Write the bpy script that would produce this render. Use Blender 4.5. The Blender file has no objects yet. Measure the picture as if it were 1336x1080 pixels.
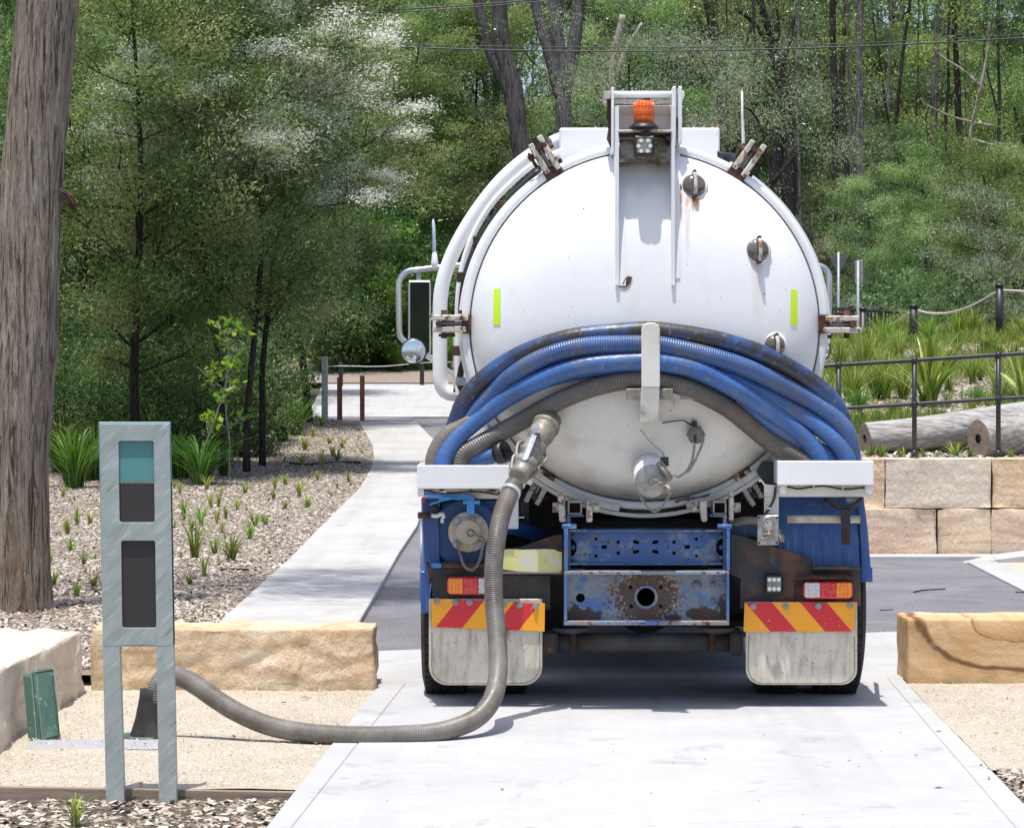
import bpy, bmesh, math, random
import numpy as np
from mathutils import Vector, Matrix, noise
R = math.radians
PI = math.pi
scene = bpy.context.scene
COL = scene.collection

# ---------------- camera, sky, sun, exposure ----------------
FPX, HOR, CAMH, CX = 4000.0, 500.0, 1.71, 668.0        # long lens, horizon row and eye height
cam_data = bpy.data.cameras.new("camera")
cam_data.sensor_width = 36.0
cam_data.lens = FPX / 1336.0 * 36.0
cam_data.shift_y = -(540.0 - HOR) / 1336.0
cam_data.clip_start = 0.2
cam_data.clip_end = 1500.0
cam = bpy.data.objects.new("camera", cam_data)
COL.objects.link(cam)
cam.location = (0, 0, CAMH)
cam.rotation_euler = (R(90), 0, 0)
scene.camera = cam

SUN = Vector((-0.08, -0.19, 0.975)).normalized()          # towards the sun
world = bpy.data.worlds.new("World")
scene.world = world
world.use_nodes = True
wn = world.node_tree
bg = wn.nodes.get("Background") or wn.nodes.new("ShaderNodeBackground")
sky = wn.nodes.new("ShaderNodeTexSky")
sky.sky_type = 'NISHITA'
sky.sun_disc = False
sky.sun_elevation = math.asin(SUN.z)
sky.sun_rotation = math.atan2(SUN.x, SUN.y)
sky.altitude = 50
sky.air_density = 0.8
sky.dust_density = 2.4
sky.ozone_density = 0.8
wn.links.new(sky.outputs[0], bg.inputs[0])
bg.inputs[1].default_value = 0.15
sun_data = bpy.data.lights.new("sun", 'SUN')
sun_data.energy = 3.9
sun_data.angle = R(0.53)
sun_data.color = (1.0, 0.965, 0.91)
sun = bpy.data.objects.new("sun", sun_data)
COL.objects.link(sun)
sun.location = (0, 0, 40)
sun.rotation_euler = (-SUN).to_track_quat('-Z', 'Y').to_euler()
scene.view_settings.view_transform = 'Standard'
scene.view_settings.look = 'None'
scene.view_settings.gamma = 1.0
scene.view_settings.use_curve_mapping = False
scene.view_settings.exposure = 0.42
scene.render.engine = 'CYCLES'
scene.cycles.max_bounces = 6
scene.cycles.transparent_max_bounces = 4
scene.cycles.use_denoising = True

# ---------------- geometry helpers ----------------
def P(px, py, d):
    return Vector(((px - CX) * d / FPX, d, CAMH + (HOR - py) * d / FPX))
GZ = [(0, 0), (30, 0), (40, .2), (50, .52), (60, .915), (75, 1.65), (80, 2.0), (92, 3.1), (130, 8.0), (170, 14), (320, 30)]
def gz(d):
    if d <= 0: return 0.0
    for (a, za), (b, zb) in zip(GZ, GZ[1:]):
        if d <= b: return za + (zb - za) * (d - a) / (b - a)
    return GZ[-1][1]
def GD(py):
    """distance at which the ground shows at picture row py"""
    d = 8.0
    while d < 200:
        if CAMH - (py - HOR) * d / FPX <= gz(d): return d
        d += 0.02
    return 200.0
def G(px, py, off=0.0):
    d = FPX * CAMH / (py - HOR) if py > HOR + 228 else GD(py)
    v = P(px, py, d)
    return Vector((v.x, v.y, gz(d) + off))

def tag(o, label=None, cat=None, group=None, kind=None):
    if label: o["label"] = label
    if cat: o["category"] = cat
    if group: o["group"] = group
    if kind: o["kind"] = kind
    return o
def empty(name, loc, label, cat, group=None):
    o = bpy.data.objects.new(name, None)
    COL.objects.link(o)
    o.location = loc
    o.empty_display_size = .1
    return tag(o, label, cat, group)
def wloc(o):
    v = Vector((0, 0, 0))
    while o is not None:
        v += Vector(o.location); o = o.parent
    return v

class MB:
    """collects shapes in world coordinates, then links them as one mesh"""
    def __init__(s): s.v = []; s.f = []; s.sm = []; s.mi = []; s.cur = 0
    def add(s, vs, fs, smooth=False):
        b = len(s.v)
        s.v += [tuple(v) for v in vs]
        for f in fs:
            s.f.append(tuple(b + i for i in f)); s.sm.append(smooth); s.mi.append(s.cur)
        return s
    def hexa(s, c):
        """eight corners: bottom four (ccw from above), top four"""
        return s.add(c, [(3, 2, 1, 0), (4, 5, 6, 7), (0, 1, 5, 4), (1, 2, 6, 5), (2, 3, 7, 6), (3, 0, 4, 7)])
    def box(s, x0, x1, y0, y1, z0, z1):
        return s.hexa([(x0, y0, z0), (x1, y0, z0), (x1, y1, z0), (x0, y1, z0), (x0, y0, z1), (x1, y0, z1), (x1, y1, z1), (x0, y1, z1)])
    def pbox(s, x0, y0, x1, y1, d0, d1):
        """a box whose front (at distance d0) covers the given outline, square to the axes"""
        a = P(x0, y1, d0); b = P(x1, y0, d0)
        return s.box(a.x, b.x, d0, d1, a.z, b.z)
    def pprism(s, pts, d0, d1):
        """front outline at distance d0, extruded straight back to d1"""
        A = [P(x, y, d0) for x, y in pts]
        return s.prism(A, Vector((0, d1 - d0, 0)))
    def prism(s, A, ext):
        ext = Vector(ext); n = len(A)
        vs = [Vector(a) for a in A] + [Vector(a) + ext for a in A]
        nrm = Vector((0, 0, 0))
        for i in range(n): nrm += vs[i].cross(vs[(i + 1) % n])
        fr = tuple(range(n)); bk = tuple(range(2 * n - 1, n - 1, -1))
        sd = [(i, i + n, (i + 1) % n + n, (i + 1) % n) for i in range(n)]
        fs = [fr, bk] + sd
        if nrm.dot(ext) > 0: fs = [tuple(reversed(f)) for f in fs]
        return s.add(vs, fs)
    def tube(s, pts, r, n=12, cap=True, smooth=True, squash=None):
        pts = [Vector(p) for p in pts]
        if not hasattr(r, '__len__'): r = [r] * len(pts)
        T = []
        for i in range(len(pts)):
            a = pts[max(i - 1, 0)]; b = pts[min(i + 1, len(pts) - 1)]
            t = b - a
            T.append(t.normalized() if t.length > 1e-9 else Vector((0, 0, 1)))
        up = Vector((0, 0, 1)) if abs(T[0].z) < .9 else Vector((1, 0, 0))
        u = T[0].cross(up).normalized()
        vs = []
        for i, p in enumerate(pts):
            u = (u - T[i] * u.dot(T[i]))
            u = u.normalized() if u.length > 1e-9 else T[i].orthogonal().normalized()
            w = T[i].cross(u)
            for k in range(n):
                a = 2 * PI * k / n
                vs.append(p + (u * math.cos(a) + w * math.sin(a)) * r[i])
        fs = []
        for i in range(len(pts) - 1):
            for k in range(n):
                fs.append((i * n + k, i * n + (k + 1) % n, (i + 1) * n + (k + 1) % n, (i + 1) * n + k))
        s.add(vs, fs, smooth)
        if cap:
            b = len(s.v) - len(vs); m = len(pts) - 1
            s.f.append(tuple(b + k for k in reversed(range(n)))); s.sm.append(False); s.mi.append(s.cur)
            s.f.append(tuple(b + m * n + k for k in range(n))); s.sm.append(False); s.mi.append(s.cur)
        return s
    def cyl(s, a, b, r, n=20, r2=None): return s.tube([a, b], [r, r if r2 is None else r2], n)
    def lathe(s, a, axis, prof, n=28):
        """prof: (distance along the axis, radius)"""
        axis = Vector(axis).normalized(); a = Vector(a)
        u = axis.orthogonal().normalized(); w = axis.cross(u)
        vs = []
        for t, r in prof:
            for k in range(n):
                q = 2 * PI * k / n
                vs.append(a + axis * t + (u * math.cos(q) + w * math.sin(q)) * max(r, 1e-4))
        fs = []
        for i in range(len(prof) - 1):
            for k in range(n):
                fs.append((i * n + k, i * n + (k + 1) % n, (i + 1) * n + (k + 1) % n, (i + 1) * n + k))
        b = len(s.v)
        s.add(vs, fs, True)
        m = len(prof) - 1
        if prof[0][1] > .001: s.f.append(tuple(b + k for k in reversed(range(n)))); s.sm.append(False); s.mi.append(s.cur)
        if prof[-1][1] > .001: s.f.append(tuple(b + m * n + k for k in range(n))); s.sm.append(False); s.mi.append(s.cur)
        return s
    def grid(s, rows, smooth=True, closed=False):
        n = len(rows[0]); vs = [v for r in rows for v in r]; fs = []
        for i in range(len(rows) - 1):
            for k in range(n if closed else n - 1):
                fs.append((i * n + k, i * n + (k + 1) % n, (i + 1) * n + (k + 1) % n, (i + 1) * n + k))
        return s.add(vs, fs, smooth)
    def build(s, name, mats, parent=None, bevel=0, label=None, kind=None, origin=None, seg=1):
        if parent is not None: o0 = wloc(parent)
        else: o0 = Vector(origin) if origin is not None else Vector((0, 0, 0))
        me = bpy.data.meshes.new(name)
        me.from_pydata([(v[0] - o0.x, v[1] - o0.y, v[2] - o0.z) for v in s.v], [], s.f)
        me.polygons.foreach_set('use_smooth', s.sm)
        me.polygons.foreach_set('material_index', s.mi)
        for m in (mats if isinstance(mats, (list, tuple)) else [mats]): me.materials.append(m)
        me.update()
        o = bpy.data.objects.new(name, me)
        COL.objects.link(o)
        if parent is not None: o.parent = parent
        else: o.location = o0
        if bevel:
            b = o.modifiers.new('bevel', 'BEVEL'); b.width = bevel; b.segments = seg
            b.limit_method = 'ANGLE'; b.angle_limit = R(40)
        if label: o['label'] = label
        if kind: o['kind'] = kind
        return o

def catmull(pts, step):
    pts = [Vector(p) for p in pts]
    q = [pts[0] * 2 - pts[1]] + pts + [pts[-1] * 2 - pts[-2]]
    fine = []
    for i in range(1, len(q) - 2):
        a, b, c, d = q[i - 1:i + 3]
        for k in range(24):
            t = k / 24
            fine.append(.5 * ((2 * b) + (c - a) * t + (2 * a - 5 * b + 4 * c - d) * t * t + (3 * b - a - 3 * c + d) * t ** 3))
    fine.append(pts[-1])
    out = [fine[0]]; acc = 0.0; nxt = step
    for a, b in zip(fine, fine[1:]):
        L = (b - a).length
        while acc + L >= nxt and L > 0:
            out.append(a + (b - a) * ((nxt - acc) / L)); nxt += step
        acc += L
    out.append(fine[-1])
    return out

def copy_tree(o, parent=None):
    c = o.copy(); COL.objects.link(c); c.parent = parent
    for ch in o.children: copy_tree(ch, c)
    return c

# ---------------- materials ----------------
def lin(r, g, b):
    f = lambda c: (c / 255 / 12.92) if c / 255 <= .04045 else ((c / 255 + .055) / 1.055) ** 2.4
    return (f(r), f(g), f(b), 1)
class Mat:
    def __init__(s, name):
        s.m = bpy.data.materials.new(name); s.m.use_nodes = True
        s.t = s.m.node_tree; s.n = s.t.nodes; s.l = s.t.links
        s.b = s.n.get('Principled BSDF'); s.out = s.n.get('Material Output')
        s.tc = s.n.new('ShaderNodeTexCoord'); s.col = None
    def coord(s, stretch=(1, 1, 1), src='Object', rot=(0, 0, 0)):
        mp = s.n.new('ShaderNodeMapping'); mp.inputs['Scale'].default_value = stretch
        if any(rot):
            m0 = s.n.new('ShaderNodeMapping'); m0.inputs['Rotation'].default_value = rot
            s.l.new(s.tc.outputs[src], m0.inputs[0]); s.l.new(m0.outputs[0], mp.inputs[0])
        else: s.l.new(s.tc.outputs[src], mp.inputs[0])
        return mp.outputs[0]
    def noise(s, scale, detail=5, stretch=(1, 1, 1), dist=0, rough=.6, rot=(0, 0, 0)):
        x = s.n.new('ShaderNodeTexNoise'); x.inputs['Scale'].default_value = scale
        x.inputs['Detail'].default_value = detail; x.inputs['Distortion'].default_value = dist
        x.inputs['Roughness'].default_value = rough
        s.l.new(s.coord(stretch, rot=rot), x.inputs['Vector']); return x.outputs['Fac']
    def ramp(s, fac, stops):
        r = s.n.new('ShaderNodeValToRGB'); e = r.color_ramp.elements
        while len(e) < len(stops): e.new(.5)
        for k, (p, c) in zip(e, stops):
            k.position = p; k.color = c if hasattr(c, '__len__') else (c, c, c, 1)
        s.l.new(fac, r.inputs[0]); return r.outputs[0]
    def math(s, op, a, b=None, c=None):
        x = s.n.new('ShaderNodeMath'); x.operation = op
        for i, q in enumerate((a, b, c)):
            if q is None: continue
            if hasattr(q, 'links'): s.l.new(q, x.inputs[i])
            else: x.inputs[i].default_value = q
        return x.outputs[0]
    def mix(s, fac, a, b):
        x = s.n.new('ShaderNodeMixRGB')
        for i, q in enumerate((fac, a, b)):
            if hasattr(q, 'links'): s.l.new(q, x.inputs[i])
            else: x.inputs[i].default_value = q
        return x.outputs[0]
    def xyz(s, src='Object'):
        x = s.n.new('ShaderNodeSeparateXYZ'); s.l.new(s.tc.outputs[src], x.inputs[0]); return x.outputs
    def layer(s, colour, scale, lo, hi, detail=6, stretch=(1, 1, 1), amt=1.0, dist=0, rot=(0, 0, 0)):
        f = s.ramp(s.noise(scale, detail, stretch, dist, rot=rot), [(lo, 0.0), (hi, amt)])
        s.col = s.mix(f, s.col, colour); return f
    def objvar(s, amt=.25):
        oi = s.n.new('ShaderNodeObjectInfo')
        h = s.n.new('ShaderNodeHueSaturation')
        v = s.math('MULTIPLY_ADD', oi.outputs['Random'], amt * 2, 1 - amt)
        s.l.new(v, h.inputs['Value'])
        s.l.new(s.math('MULTIPLY_ADD', oi.outputs['Random'], .04, .48), h.inputs['Hue'])
        if hasattr(s.col, 'links'): s.l.new(s.col, h.inputs['Color'])
        else: h.inputs['Color'].default_value = s.col
        s.col = h.outputs[0]; return s
    def bump(s, fac, dist, strength=1.0):
        b = s.n.new('ShaderNodeBump'); b.inputs['Distance'].default_value = dist; b.inputs['Strength'].default_value = strength
        s.l.new(fac, b.inputs['Height'])
        if s.b.inputs['Normal'].is_linked: s.l.new(s.b.inputs['Normal'].links[0].from_socket, b.inputs['Normal'])
        s.l.new(b.outputs[0], s.b.inputs['Normal']); return s
    def set(s, **k):
        for a, v in k.items():
            i = s.b.inputs[a.replace('_', ' ')]
            if hasattr(v, 'links'): s.l.new(v, i)
            else: i.default_value = v
        return s
    def done(s):
        if hasattr(s.col, 'links'): s.l.new(s.col, s.b.inputs['Base Color'])
        else: s.b.inputs['Base Color'].default_value = s.col
        return s.m
def mk(name, stops, scale=6, rough=.6, metal=0, bump=0, bscale=60, stretch=(1, 1, 1), detail=6, layers=(), dist=0, spec=.5, coat=0, var=0, rot=(0, 0, 0)):
    m = Mat(name)
    m.col = m.ramp(m.noise(scale, detail, stretch, dist, rot=rot), stops) if len(stops) > 1 else stops[0][1]
    for L in layers: m.layer(*L) if isinstance(L, tuple) else m.layer(**L)
    if var: m.objvar(var)
    m.set(Roughness=rough, Metallic=metal, Specular_IOR_Level=spec, Coat_Weight=coat)
    if bump: m.bump(m.noise(bscale, 5, stretch, rot=rot), bump)
    return m.done()

C = lambda r, g, b: (r, g, b, 1)
RUST = C(.075, .03, .015); DIRT = C(.16, .125, .085)
M = {}
M['white'] = mk('white_paint', [(.3, C(.74, .75, .76)), (.7, C(.82, .83, .835))], 2, .38, layers=[
    dict(colour=C(.45, .38, .28), scale=3, lo=.55, hi=.85, amt=.35), dict(colour=RUST, scale=45, lo=.73, hi=.76, detail=3)])
M['cream'] = mk('cream_paint', [(.3, C(.60, .58, .52)), (.7, C(.72, .70, .64))], 4, .5, layers=[
    dict(colour=DIRT, scale=9, lo=.52, hi=.8, amt=.6), dict(colour=RUST, scale=22, lo=.68, hi=.72)])
M['rusty_white'] = mk('rusty_white_paint', [(.3, C(.42, .39, .34)), (.7, C(.60, .57, .52))], 9, .6, bump=.002, layers=[
    dict(colour=RUST, scale=16, lo=.54, hi=.60), dict(colour=C(.28, .13, .05), scale=30, lo=.55, hi=.62)])
M['rust'] = mk('rust', [(.3, C(.022, .013, .010)), (.5, C(.055, .027, .017)), (.7, C(.13, .06, .03))], 18, .85, bump=.002)
M['dark_rust'] = mk('dark_painted_steel', [(.3, C(.022, .024, .028)), (.6, C(.055, .05, .048)), (.8, C(.12, .06, .035))], 7, .6, bump=.0015, layers=[
    dict(colour=C(.16, .065, .03), scale=6, lo=.52, hi=.62, amt=.8), dict(colour=C(.42, .42, .42), scale=70, lo=.66, hi=.70, amt=.8),
    dict(colour=C(.05, .10, .25), scale=5, lo=.62, hi=.7, amt=.7)])
M['blue'] = mk('blue_paint', [(.3, C(.015, .055, .17)), (.7, C(.035, .10, .27))], 3, .42, layers=[
    dict(colour=C(.16, .24, .42), scale=5, lo=.55, hi=.75, amt=.45, stretch=(4, 4, .4)), dict(colour=DIRT, scale=8, lo=.6, hi=.8, amt=.45),
    dict(colour=C(.3, .33, .38), scale=90, lo=.68, hi=.72, amt=.6)])
M['deep_blue'] = mk('deep_blue_paint', [(.3, C(.006, .05, .17)), (.7, C(.012, .075, .24))], 3, .35, layers=[
    dict(colour=C(.12, .12, .12), scale=7, lo=.6, hi=.8, amt=.4)])
M['guard_blue'] = mk('faded_blue_plastic', [(.3, C(.025, .07, .24)), (.7, C(.05, .125, .34))], 3, .4, layers=[
    dict(colour=C(.30, .36, .52), scale=9, lo=.56, hi=.75, amt=.55, stretch=(5, 5, .25)), dict(colour=C(.5, .5, .5), scale=60, lo=.7, hi=.74, amt=.5, stretch=(3, 3, .4))])
M['sky_blue'] = mk('light_blue_paint', [(.3, C(.04, .24, .62)), (.7, C(.08, .33, .72))], 9, .45, layers=[dict(colour=RUST, scale=30, lo=.62, hi=.66)])
M['worn_blue'] = mk('chipped_blue_steel', [(.3, C(.03, .09, .26)), (.7, C(.075, .165, .36))], 4, .5, bump=.001, layers=[
    dict(colour=C(.30, .33, .36), scale=8, lo=.53, hi=.63, amt=.75), dict(colour=C(.15, .13, .11), scale=14, lo=.58, hi=.66, amt=.8),
    dict(colour=RUST, scale=30, lo=.62, hi=.66)])
M['rusted_plate'] = mk('rust_spotted_blue_grey_steel', [(.35, C(.13, .17, .23)), (.6, C(.26, .29, .32))], 5, .6, bump=.002, layers=[
    dict(colour=C(.05, .16, .45), scale=7, lo=.54, hi=.6, amt=.8), dict(colour=C(.27, .20, .14), scale=9, lo=.5, hi=.6, amt=.8),
    dict(colour=C(.09, .035, .018), scale=38, lo=.56, hi=.60), dict(colour=C(.05, .02, .012), scale=5, lo=.62, hi=.65)])
M['galv'] = mk('galvanised_steel', [(.3, C(.31, .36, .34)), (.5, C(.39, .435, .415)), (.7, C(.46, .50, .485))], 14, .45, .25, stretch=(.35, 1, 1.6), rot=(0, R(42), 0), layers=[
    dict(colour=C(.62, .66, .65), scale=42, lo=.54, hi=.66, stretch=(.22, 1, 1.6), rot=(0, R(40), 0), amt=.6), dict(colour=C(.09, .13, .12), scale=36, lo=.58, hi=.70, stretch=(.2, 1, 1.7), rot=(0, R(47), 0), amt=.55)])
M['steel'] = mk('dull_steel', [(.3, C(.25, .25, .245)), (.7, C(.42, .42, .41))], 20, .45, .6, layers=[dict(colour=DIRT, scale=15, lo=.5, hi=.8, amt=.6)])
M['cast'] = mk('weathered_aluminium_casting', [(.3, C(.20, .18, .15)), (.7, C(.36, .34, .30))], 22, .55, .35, bump=.0015, layers=[dict(colour=DIRT, scale=14, lo=.45, hi=.75, amt=.8)])
M['bright'] = mk('bright_steel', [(.3, C(.55, .58, .63)), (.7, C(.68, .70, .74))], 20, .3, .5)
M['dim_glass'] = mk('lamp_cover_glass', [(.4, C(.16, .165, .15)), (.6, C(.26, .265, .24))], 50, .15, coat=.6)
M['led'] = mk('led_reflector', [(0, C(.82, .82, .78))], 5, .25, coat=.5)
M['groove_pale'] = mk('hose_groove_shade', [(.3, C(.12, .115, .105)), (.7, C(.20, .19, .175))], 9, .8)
M['groove'] = mk('shaded_dirty_hose_groove', [(.3, C(.055, .052, .05)), (.7, C(.11, .10, .095))], 9, .9)  # both groove colours carry painted rib shade along with dirt
M['pole_grey'] = mk('blue_grey_pole', [(.3, C(.20, .23, .25)), (.7, C(.30, .33, .35))], 9, .5, .3)
M['chrome'] = mk('polished_pipe', [(0, C(.62, .62, .62))], 5, .22, .9)
M['black'] = mk('black_paint', [(.3, C(.012, .013, .014)), (.7, C(.03, .03, .032))], 9, .45)
M['rubber'] = mk('tyre_rubber', [(.3, C(.012, .012, .012)), (.7, C(.03, .029, .028))], 12, .8, bump=.001, layers=[dict(colour=C(.10, .09, .075), scale=5, lo=.5, hi=.8, amt=.5)])
M['dark'] = mk('underbody_grime', [(.3, C(.012, .012, .013)), (.7, C(.035, .032, .03))], 9, .85)
M['under_blue'] = mk('grimy_blue_chassis', [(.3, C(.04, .045, .055)), (.7, C(.10, .105, .11))], 8, .7, layers=[dict(colour=C(.09, .055, .035), scale=7, lo=.45, hi=.62, amt=.85), dict(colour=C(.04, .09, .22), scale=6, lo=.56, hi=.64, amt=.8)])
M['flap'] = mk('dirty_white_rubber_flap', [(.3, C(.54, .48, .38)), (.7, C(.70, .65, .55))], 5, .6, bump=.001, layers=[
    dict(colour=C(.26, .22, .17), scale=14, lo=.48, hi=.72, amt=.65, stretch=(2.5, 1, .5)), dict(colour=C(.15, .13, .10), scale=5, lo=.55, hi=.8, amt=.6), dict(colour=C(.07, .06, .05), scale=60, lo=.64, hi=.7, amt=.8)])
M['yellow'] = mk('faded_yellow_plate', [(.3, C(.55, .52, .18)), (.7, C(.66, .63, .30))], 9, .6, layers=[
    dict(colour=C(.55, .56, .5), scale=11, lo=.5, hi=.6, amt=.8), dict(colour=C(.12, .10, .05), scale=40, lo=.66, hi=.7)])
M['lime'] = mk('lime_reflective_tape', [(0, C(.55, .85, .02))], 5, .35)
M['amber'] = mk('amber_lens', [(.4, C(.9, .22, .02)), (.6, C(.95, .34, .05))], 60, .2, coat=.5)
M['red_lens'] = mk('red_lens', [(.4, C(.55, .03, .04)), (.6, C(.75, .08, .08))], 40, .2, coat=.5)
M['clear_lens'] = mk('clear_lens', [(.4, C(.55, .52, .52)), (.6, C(.72, .70, .70))], 60, .2, coat=.5)
M['glass_dark'] = mk('grimy_sight_glass', [(.3, C(.05, .045, .04)), (.7, C(.16, .14, .12))], 14, .12, coat=.6)
M['mirror'] = mk('mirror_glass', [(0, C(.62, .70, .72))], 5, .08, .85)
M['dark_glass'] = mk('dark_mirror_glass', [(.4, C(.006, .008, .008)), (.6, C(.010, .02, .010))], 3, .12, spec=.2)
m = Mat('orange_beacon_plastic'); m.col = C(.98, .16, .01)
m.set(Roughness=.18, Transmission_Weight=.25, Emission_Color=C(1, .2, .02), Emission_Strength=0.0, Coat_Weight=.5); M['orange'] = m.done()
M['teal'] = mk('teal_panel', [(.3, C(.10, .27, .28)), (.7, C(.115, .29, .30))], 2, .3)
M['charcoal'] = mk('charcoal_panel', [(.3, C(.040, .036, .035)), (.7, C(.047, .043, .042))], 2, .35)
M['valve_green'] = mk('scuffed_green_plastic', [(.3, C(.035, .085, .062)), (.7, C(.055, .12, .09))], 8, .5, bump=.001, layers=[
    dict(colour=C(.25, .32, .27), scale=30, lo=.6, hi=.68, amt=.7), dict(colour=C(.3, .26, .2), scale=6, lo=.58, hi=.8, amt=.5)])
def hose_mat(name, a, b, dirt, dlo, dhi):
    m = Mat(name); m.col = m.ramp(m.noise(4, 5), [(.3, a), (.7, b)])
    m.layer(dirt, 5.5, dlo, dhi, 6, dist=.6); m.layer(C(.30, .25, .2), 26, .6, .72, amt=.6)
    m.layer(C(.03, .028, .025), 13, .60, .72, 8, amt=.5, dist=1.5)
    m.set(Roughness=m.ramp(m.noise(9, 4), [(.3, .28), (.7, .55)])); m.bump(m.noise(60, 4), .001); return m.done()
M['hose_blue'] = hose_mat('blue_hose_pvc', C(.03, .095, .28), C(.065, .165, .42), C(.13, .125, .125), .50, .74)
M['hose_navy'] = hose_mat('grimy_navy_hose_pvc', C(.025, .055, .15), C(.04, .10, .26), C(.04, .034, .03), .40, .56)
M['hose_grey'] = hose_mat('grey_ribbed_hose', C(.10, .095, .085), C(.21, .20, .18), C(.15, .11, .075), .44, .66)
M['hose_brown'] = hose_mat('dirty_brown_hose', C(.13, .11, .09), C(.22, .19, .16), C(.10, .07, .05), .5, .7)
M['hose_suction'] = hose_mat('silver_grey_suction_hose', C(.15, .145, .128), C(.25, .24, .215), C(.12, .095, .07), .42, .64)
M['tan'] = mk('tan_dusty_casting', [(.3, C(.34, .29, .20)), (.7, C(.52, .46, .35))], 8, .6, bump=.001, layers=[dict(colour=C(.62, .60, .54), scale=10, lo=.52, hi=.62, amt=.7), dict(colour=C(.04, .06, .12), scale=16, lo=.62, hi=.68, amt=.7), dict(colour=DIRT, scale=6, lo=.5, hi=.8, amt=.5)])
# stripes printed on the marker plates
def chevron(name, x0, z0, period, duty, shear):
    m = Mat(name); x, y, z = m.xyz()
    u = m.math('DIVIDE', m.math('SUBTRACT', m.math('SUBTRACT', x, x0), m.math('MULTIPLY', m.math('SUBTRACT', z, z0), shear)), period)
    f = m.math('LESS_THAN', m.math('FRACT', m.math('ADD', u, 10.0)), duty)
    m.col = m.mix(f, C(.90, .38, .015), C(.62, .025, .035))
    m.layer(C(.6, .55, .5), 45, .64, .7, amt=.5); m.layer(C(.2, .12, .08), 9, .58, .8, amt=.35)
    m.set(Roughness=.38); return m.done()

# stone, ground
def stone(name, stops, band, scale=1.5, dark=C(.10, .05, .03), bandamt=.8, curve=2.2, bump=.012, moss=0):
    m = Mat(name)
    n1 = m.noise(scale, 8, (1, 1, 1.6), .8)
    m.col = m.ramp(n1, stops)
    w = m.n.new('ShaderNodeTexWave'); w.wave_type = 'BANDS'; w.bands_direction = 'Z'; w.inputs['Scale'].default_value = curve
    w.inputs['Distortion'].default_value = 9; w.inputs['Detail'].default_value = 4; w.inputs['Detail Scale'].default_value = .8
    m.l.new(m.coord((.7, 1, 1.3)), w.inputs['Vector'])
    m.col = m.mix(m.ramp(w.outputs['Fac'], [(.55, 0.0), (.95, bandamt)]), m.col, band)
    m.layer(dark, 3.0, .63, .72, 8, (1, 1, 2.2), .5, 1.5)
    m.layer(C(.62, .55, .42), 7, .58, .8, 8, amt=.5)
    m.layer(C(.22, .16, .10), 90, .60, .72, 3, amt=.45)
    if moss:
        z = m.xyz()[2]
        g = m.math('MULTIPLY', m.ramp(z, [(.0, 1.0), (.12, 0.0)]), m.ramp(m.noise(9, 6), [(.4, 0.0), (.6, .7)]))
        m.col = m.mix(g, m.col, C(.17, .17, .08))
    m.layer(C(.78, .70, .58), 16, .56, .68, 9, (1, 1, .6), .6); m.layer(C(.30, .20, .12), 22, .60, .70, 8, (1, 1, 2.5), .5)
    m.set(Roughness=.9, Specular_IOR_Level=.2)
    m.bump(m.noise(9, 9), bump * 1.6); m.bump(m.noise(34, 8, (1, 1, .45)), bump * 1.3); m.bump(m.noise(110, 6), bump * .4)
    return m.done()
M['stone_warm'] = stone('warm_sandstone', [(.3, C(.58, .41, .25)), (.5, C(.70, .54, .36)), (.7, C(.78, .66, .50))], C(.52, .32, .18), 1.7, bandamt=.45, moss=1)
M['stone_pale'] = stone('pale_sandstone', [(.3, C(.68, .58, .46)), (.7, C(.78, .70, .58))], C(.52, .42, .30), 1.6, bandamt=.25)
M['stone_pink'] = stone('pinkish_sandstone', [(.3, C(.60, .41, .29)), (.5, C(.70, .52, .38)), (.7, C(.77, .63, .50))], C(.52, .34, .24), .9, bandamt=.35)
M['stone_orange'] = stone('orange_sandstone', [(.3, C(.62, .44, .28)), (.5, C(.72, .54, .36)), (.7, C(.78, .63, .47))], C(.52, .34, .20), .8, bandamt=.4)
# the ringed block: concentric iron bands round one point
def ringed():
    m = Mat('ringed_honey_sandstone')
    m.col = m.ramp(m.noise(2.0, 8, (1, 1, 2), 1.0), [(.3, C(.54, .33, .16)), (.5, C(.66, .44, .24)), (.72, C(.76, .60, .40))])
    x, y, z = m.xyz()
    dx = m.math('MULTIPLY', m.math('SUBTRACT', x, .62), .55); dz = m.math('SUBTRACT', z, .42)
    r = m.math('SQRT', m.math('ADD', m.math('MULTIPLY', dx, dx), m.math('MULTIPLY', dz, dz)))
    r = m.math('ADD', r, m.math('MULTIPLY', m.math('SUBTRACT', m.noise(3, 4), .5), .09))
    s = m.math('SINE', m.math('MULTIPLY', r, 62.0))
    m.col = m.mix(m.ramp(s, [(.45, 0.0), (1.0, .28)]), m.col, C(.36, .20, .08))
    k = m.math('ABSOLUTE', m.math('SUBTRACT', r, .305))
    m.col = m.mix(m.ramp(k, [(.006, .85), (.02, 0.0)]), m.col, C(.11, .04, .02))
    k = m.math('ABSOLUTE', m.math('SUBTRACT', r, .14))
    m.col = m.mix(m.ramp(k, [(.002, .6), (.008, 0.0)]), m.col, C(.14, .06, .03))
    m.layer(C(.60, .48, .32), 5, .55, .7, 8, (1, 1, 2), .6); m.layer(C(.3, .2, .12), 80, .6, .72, 3, amt=.4)
    g = m.math('MULTIPLY', m.ramp(z, [(.0, 1.0), (.13, 0.0)]), m.ramp(m.noise(7, 6), [(.35, 0.0), (.6, .8)]))
    m.col = m.mix(g, m.col, C(.22, .20, .11))
    m.set(Roughness=.85, Specular_IOR_Level=.2); m.bump(m.noise(8, 8), .01); m.bump(m.noise(90, 6), .003); return m.done()
M['stone_ringed'] = ringed()
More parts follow.
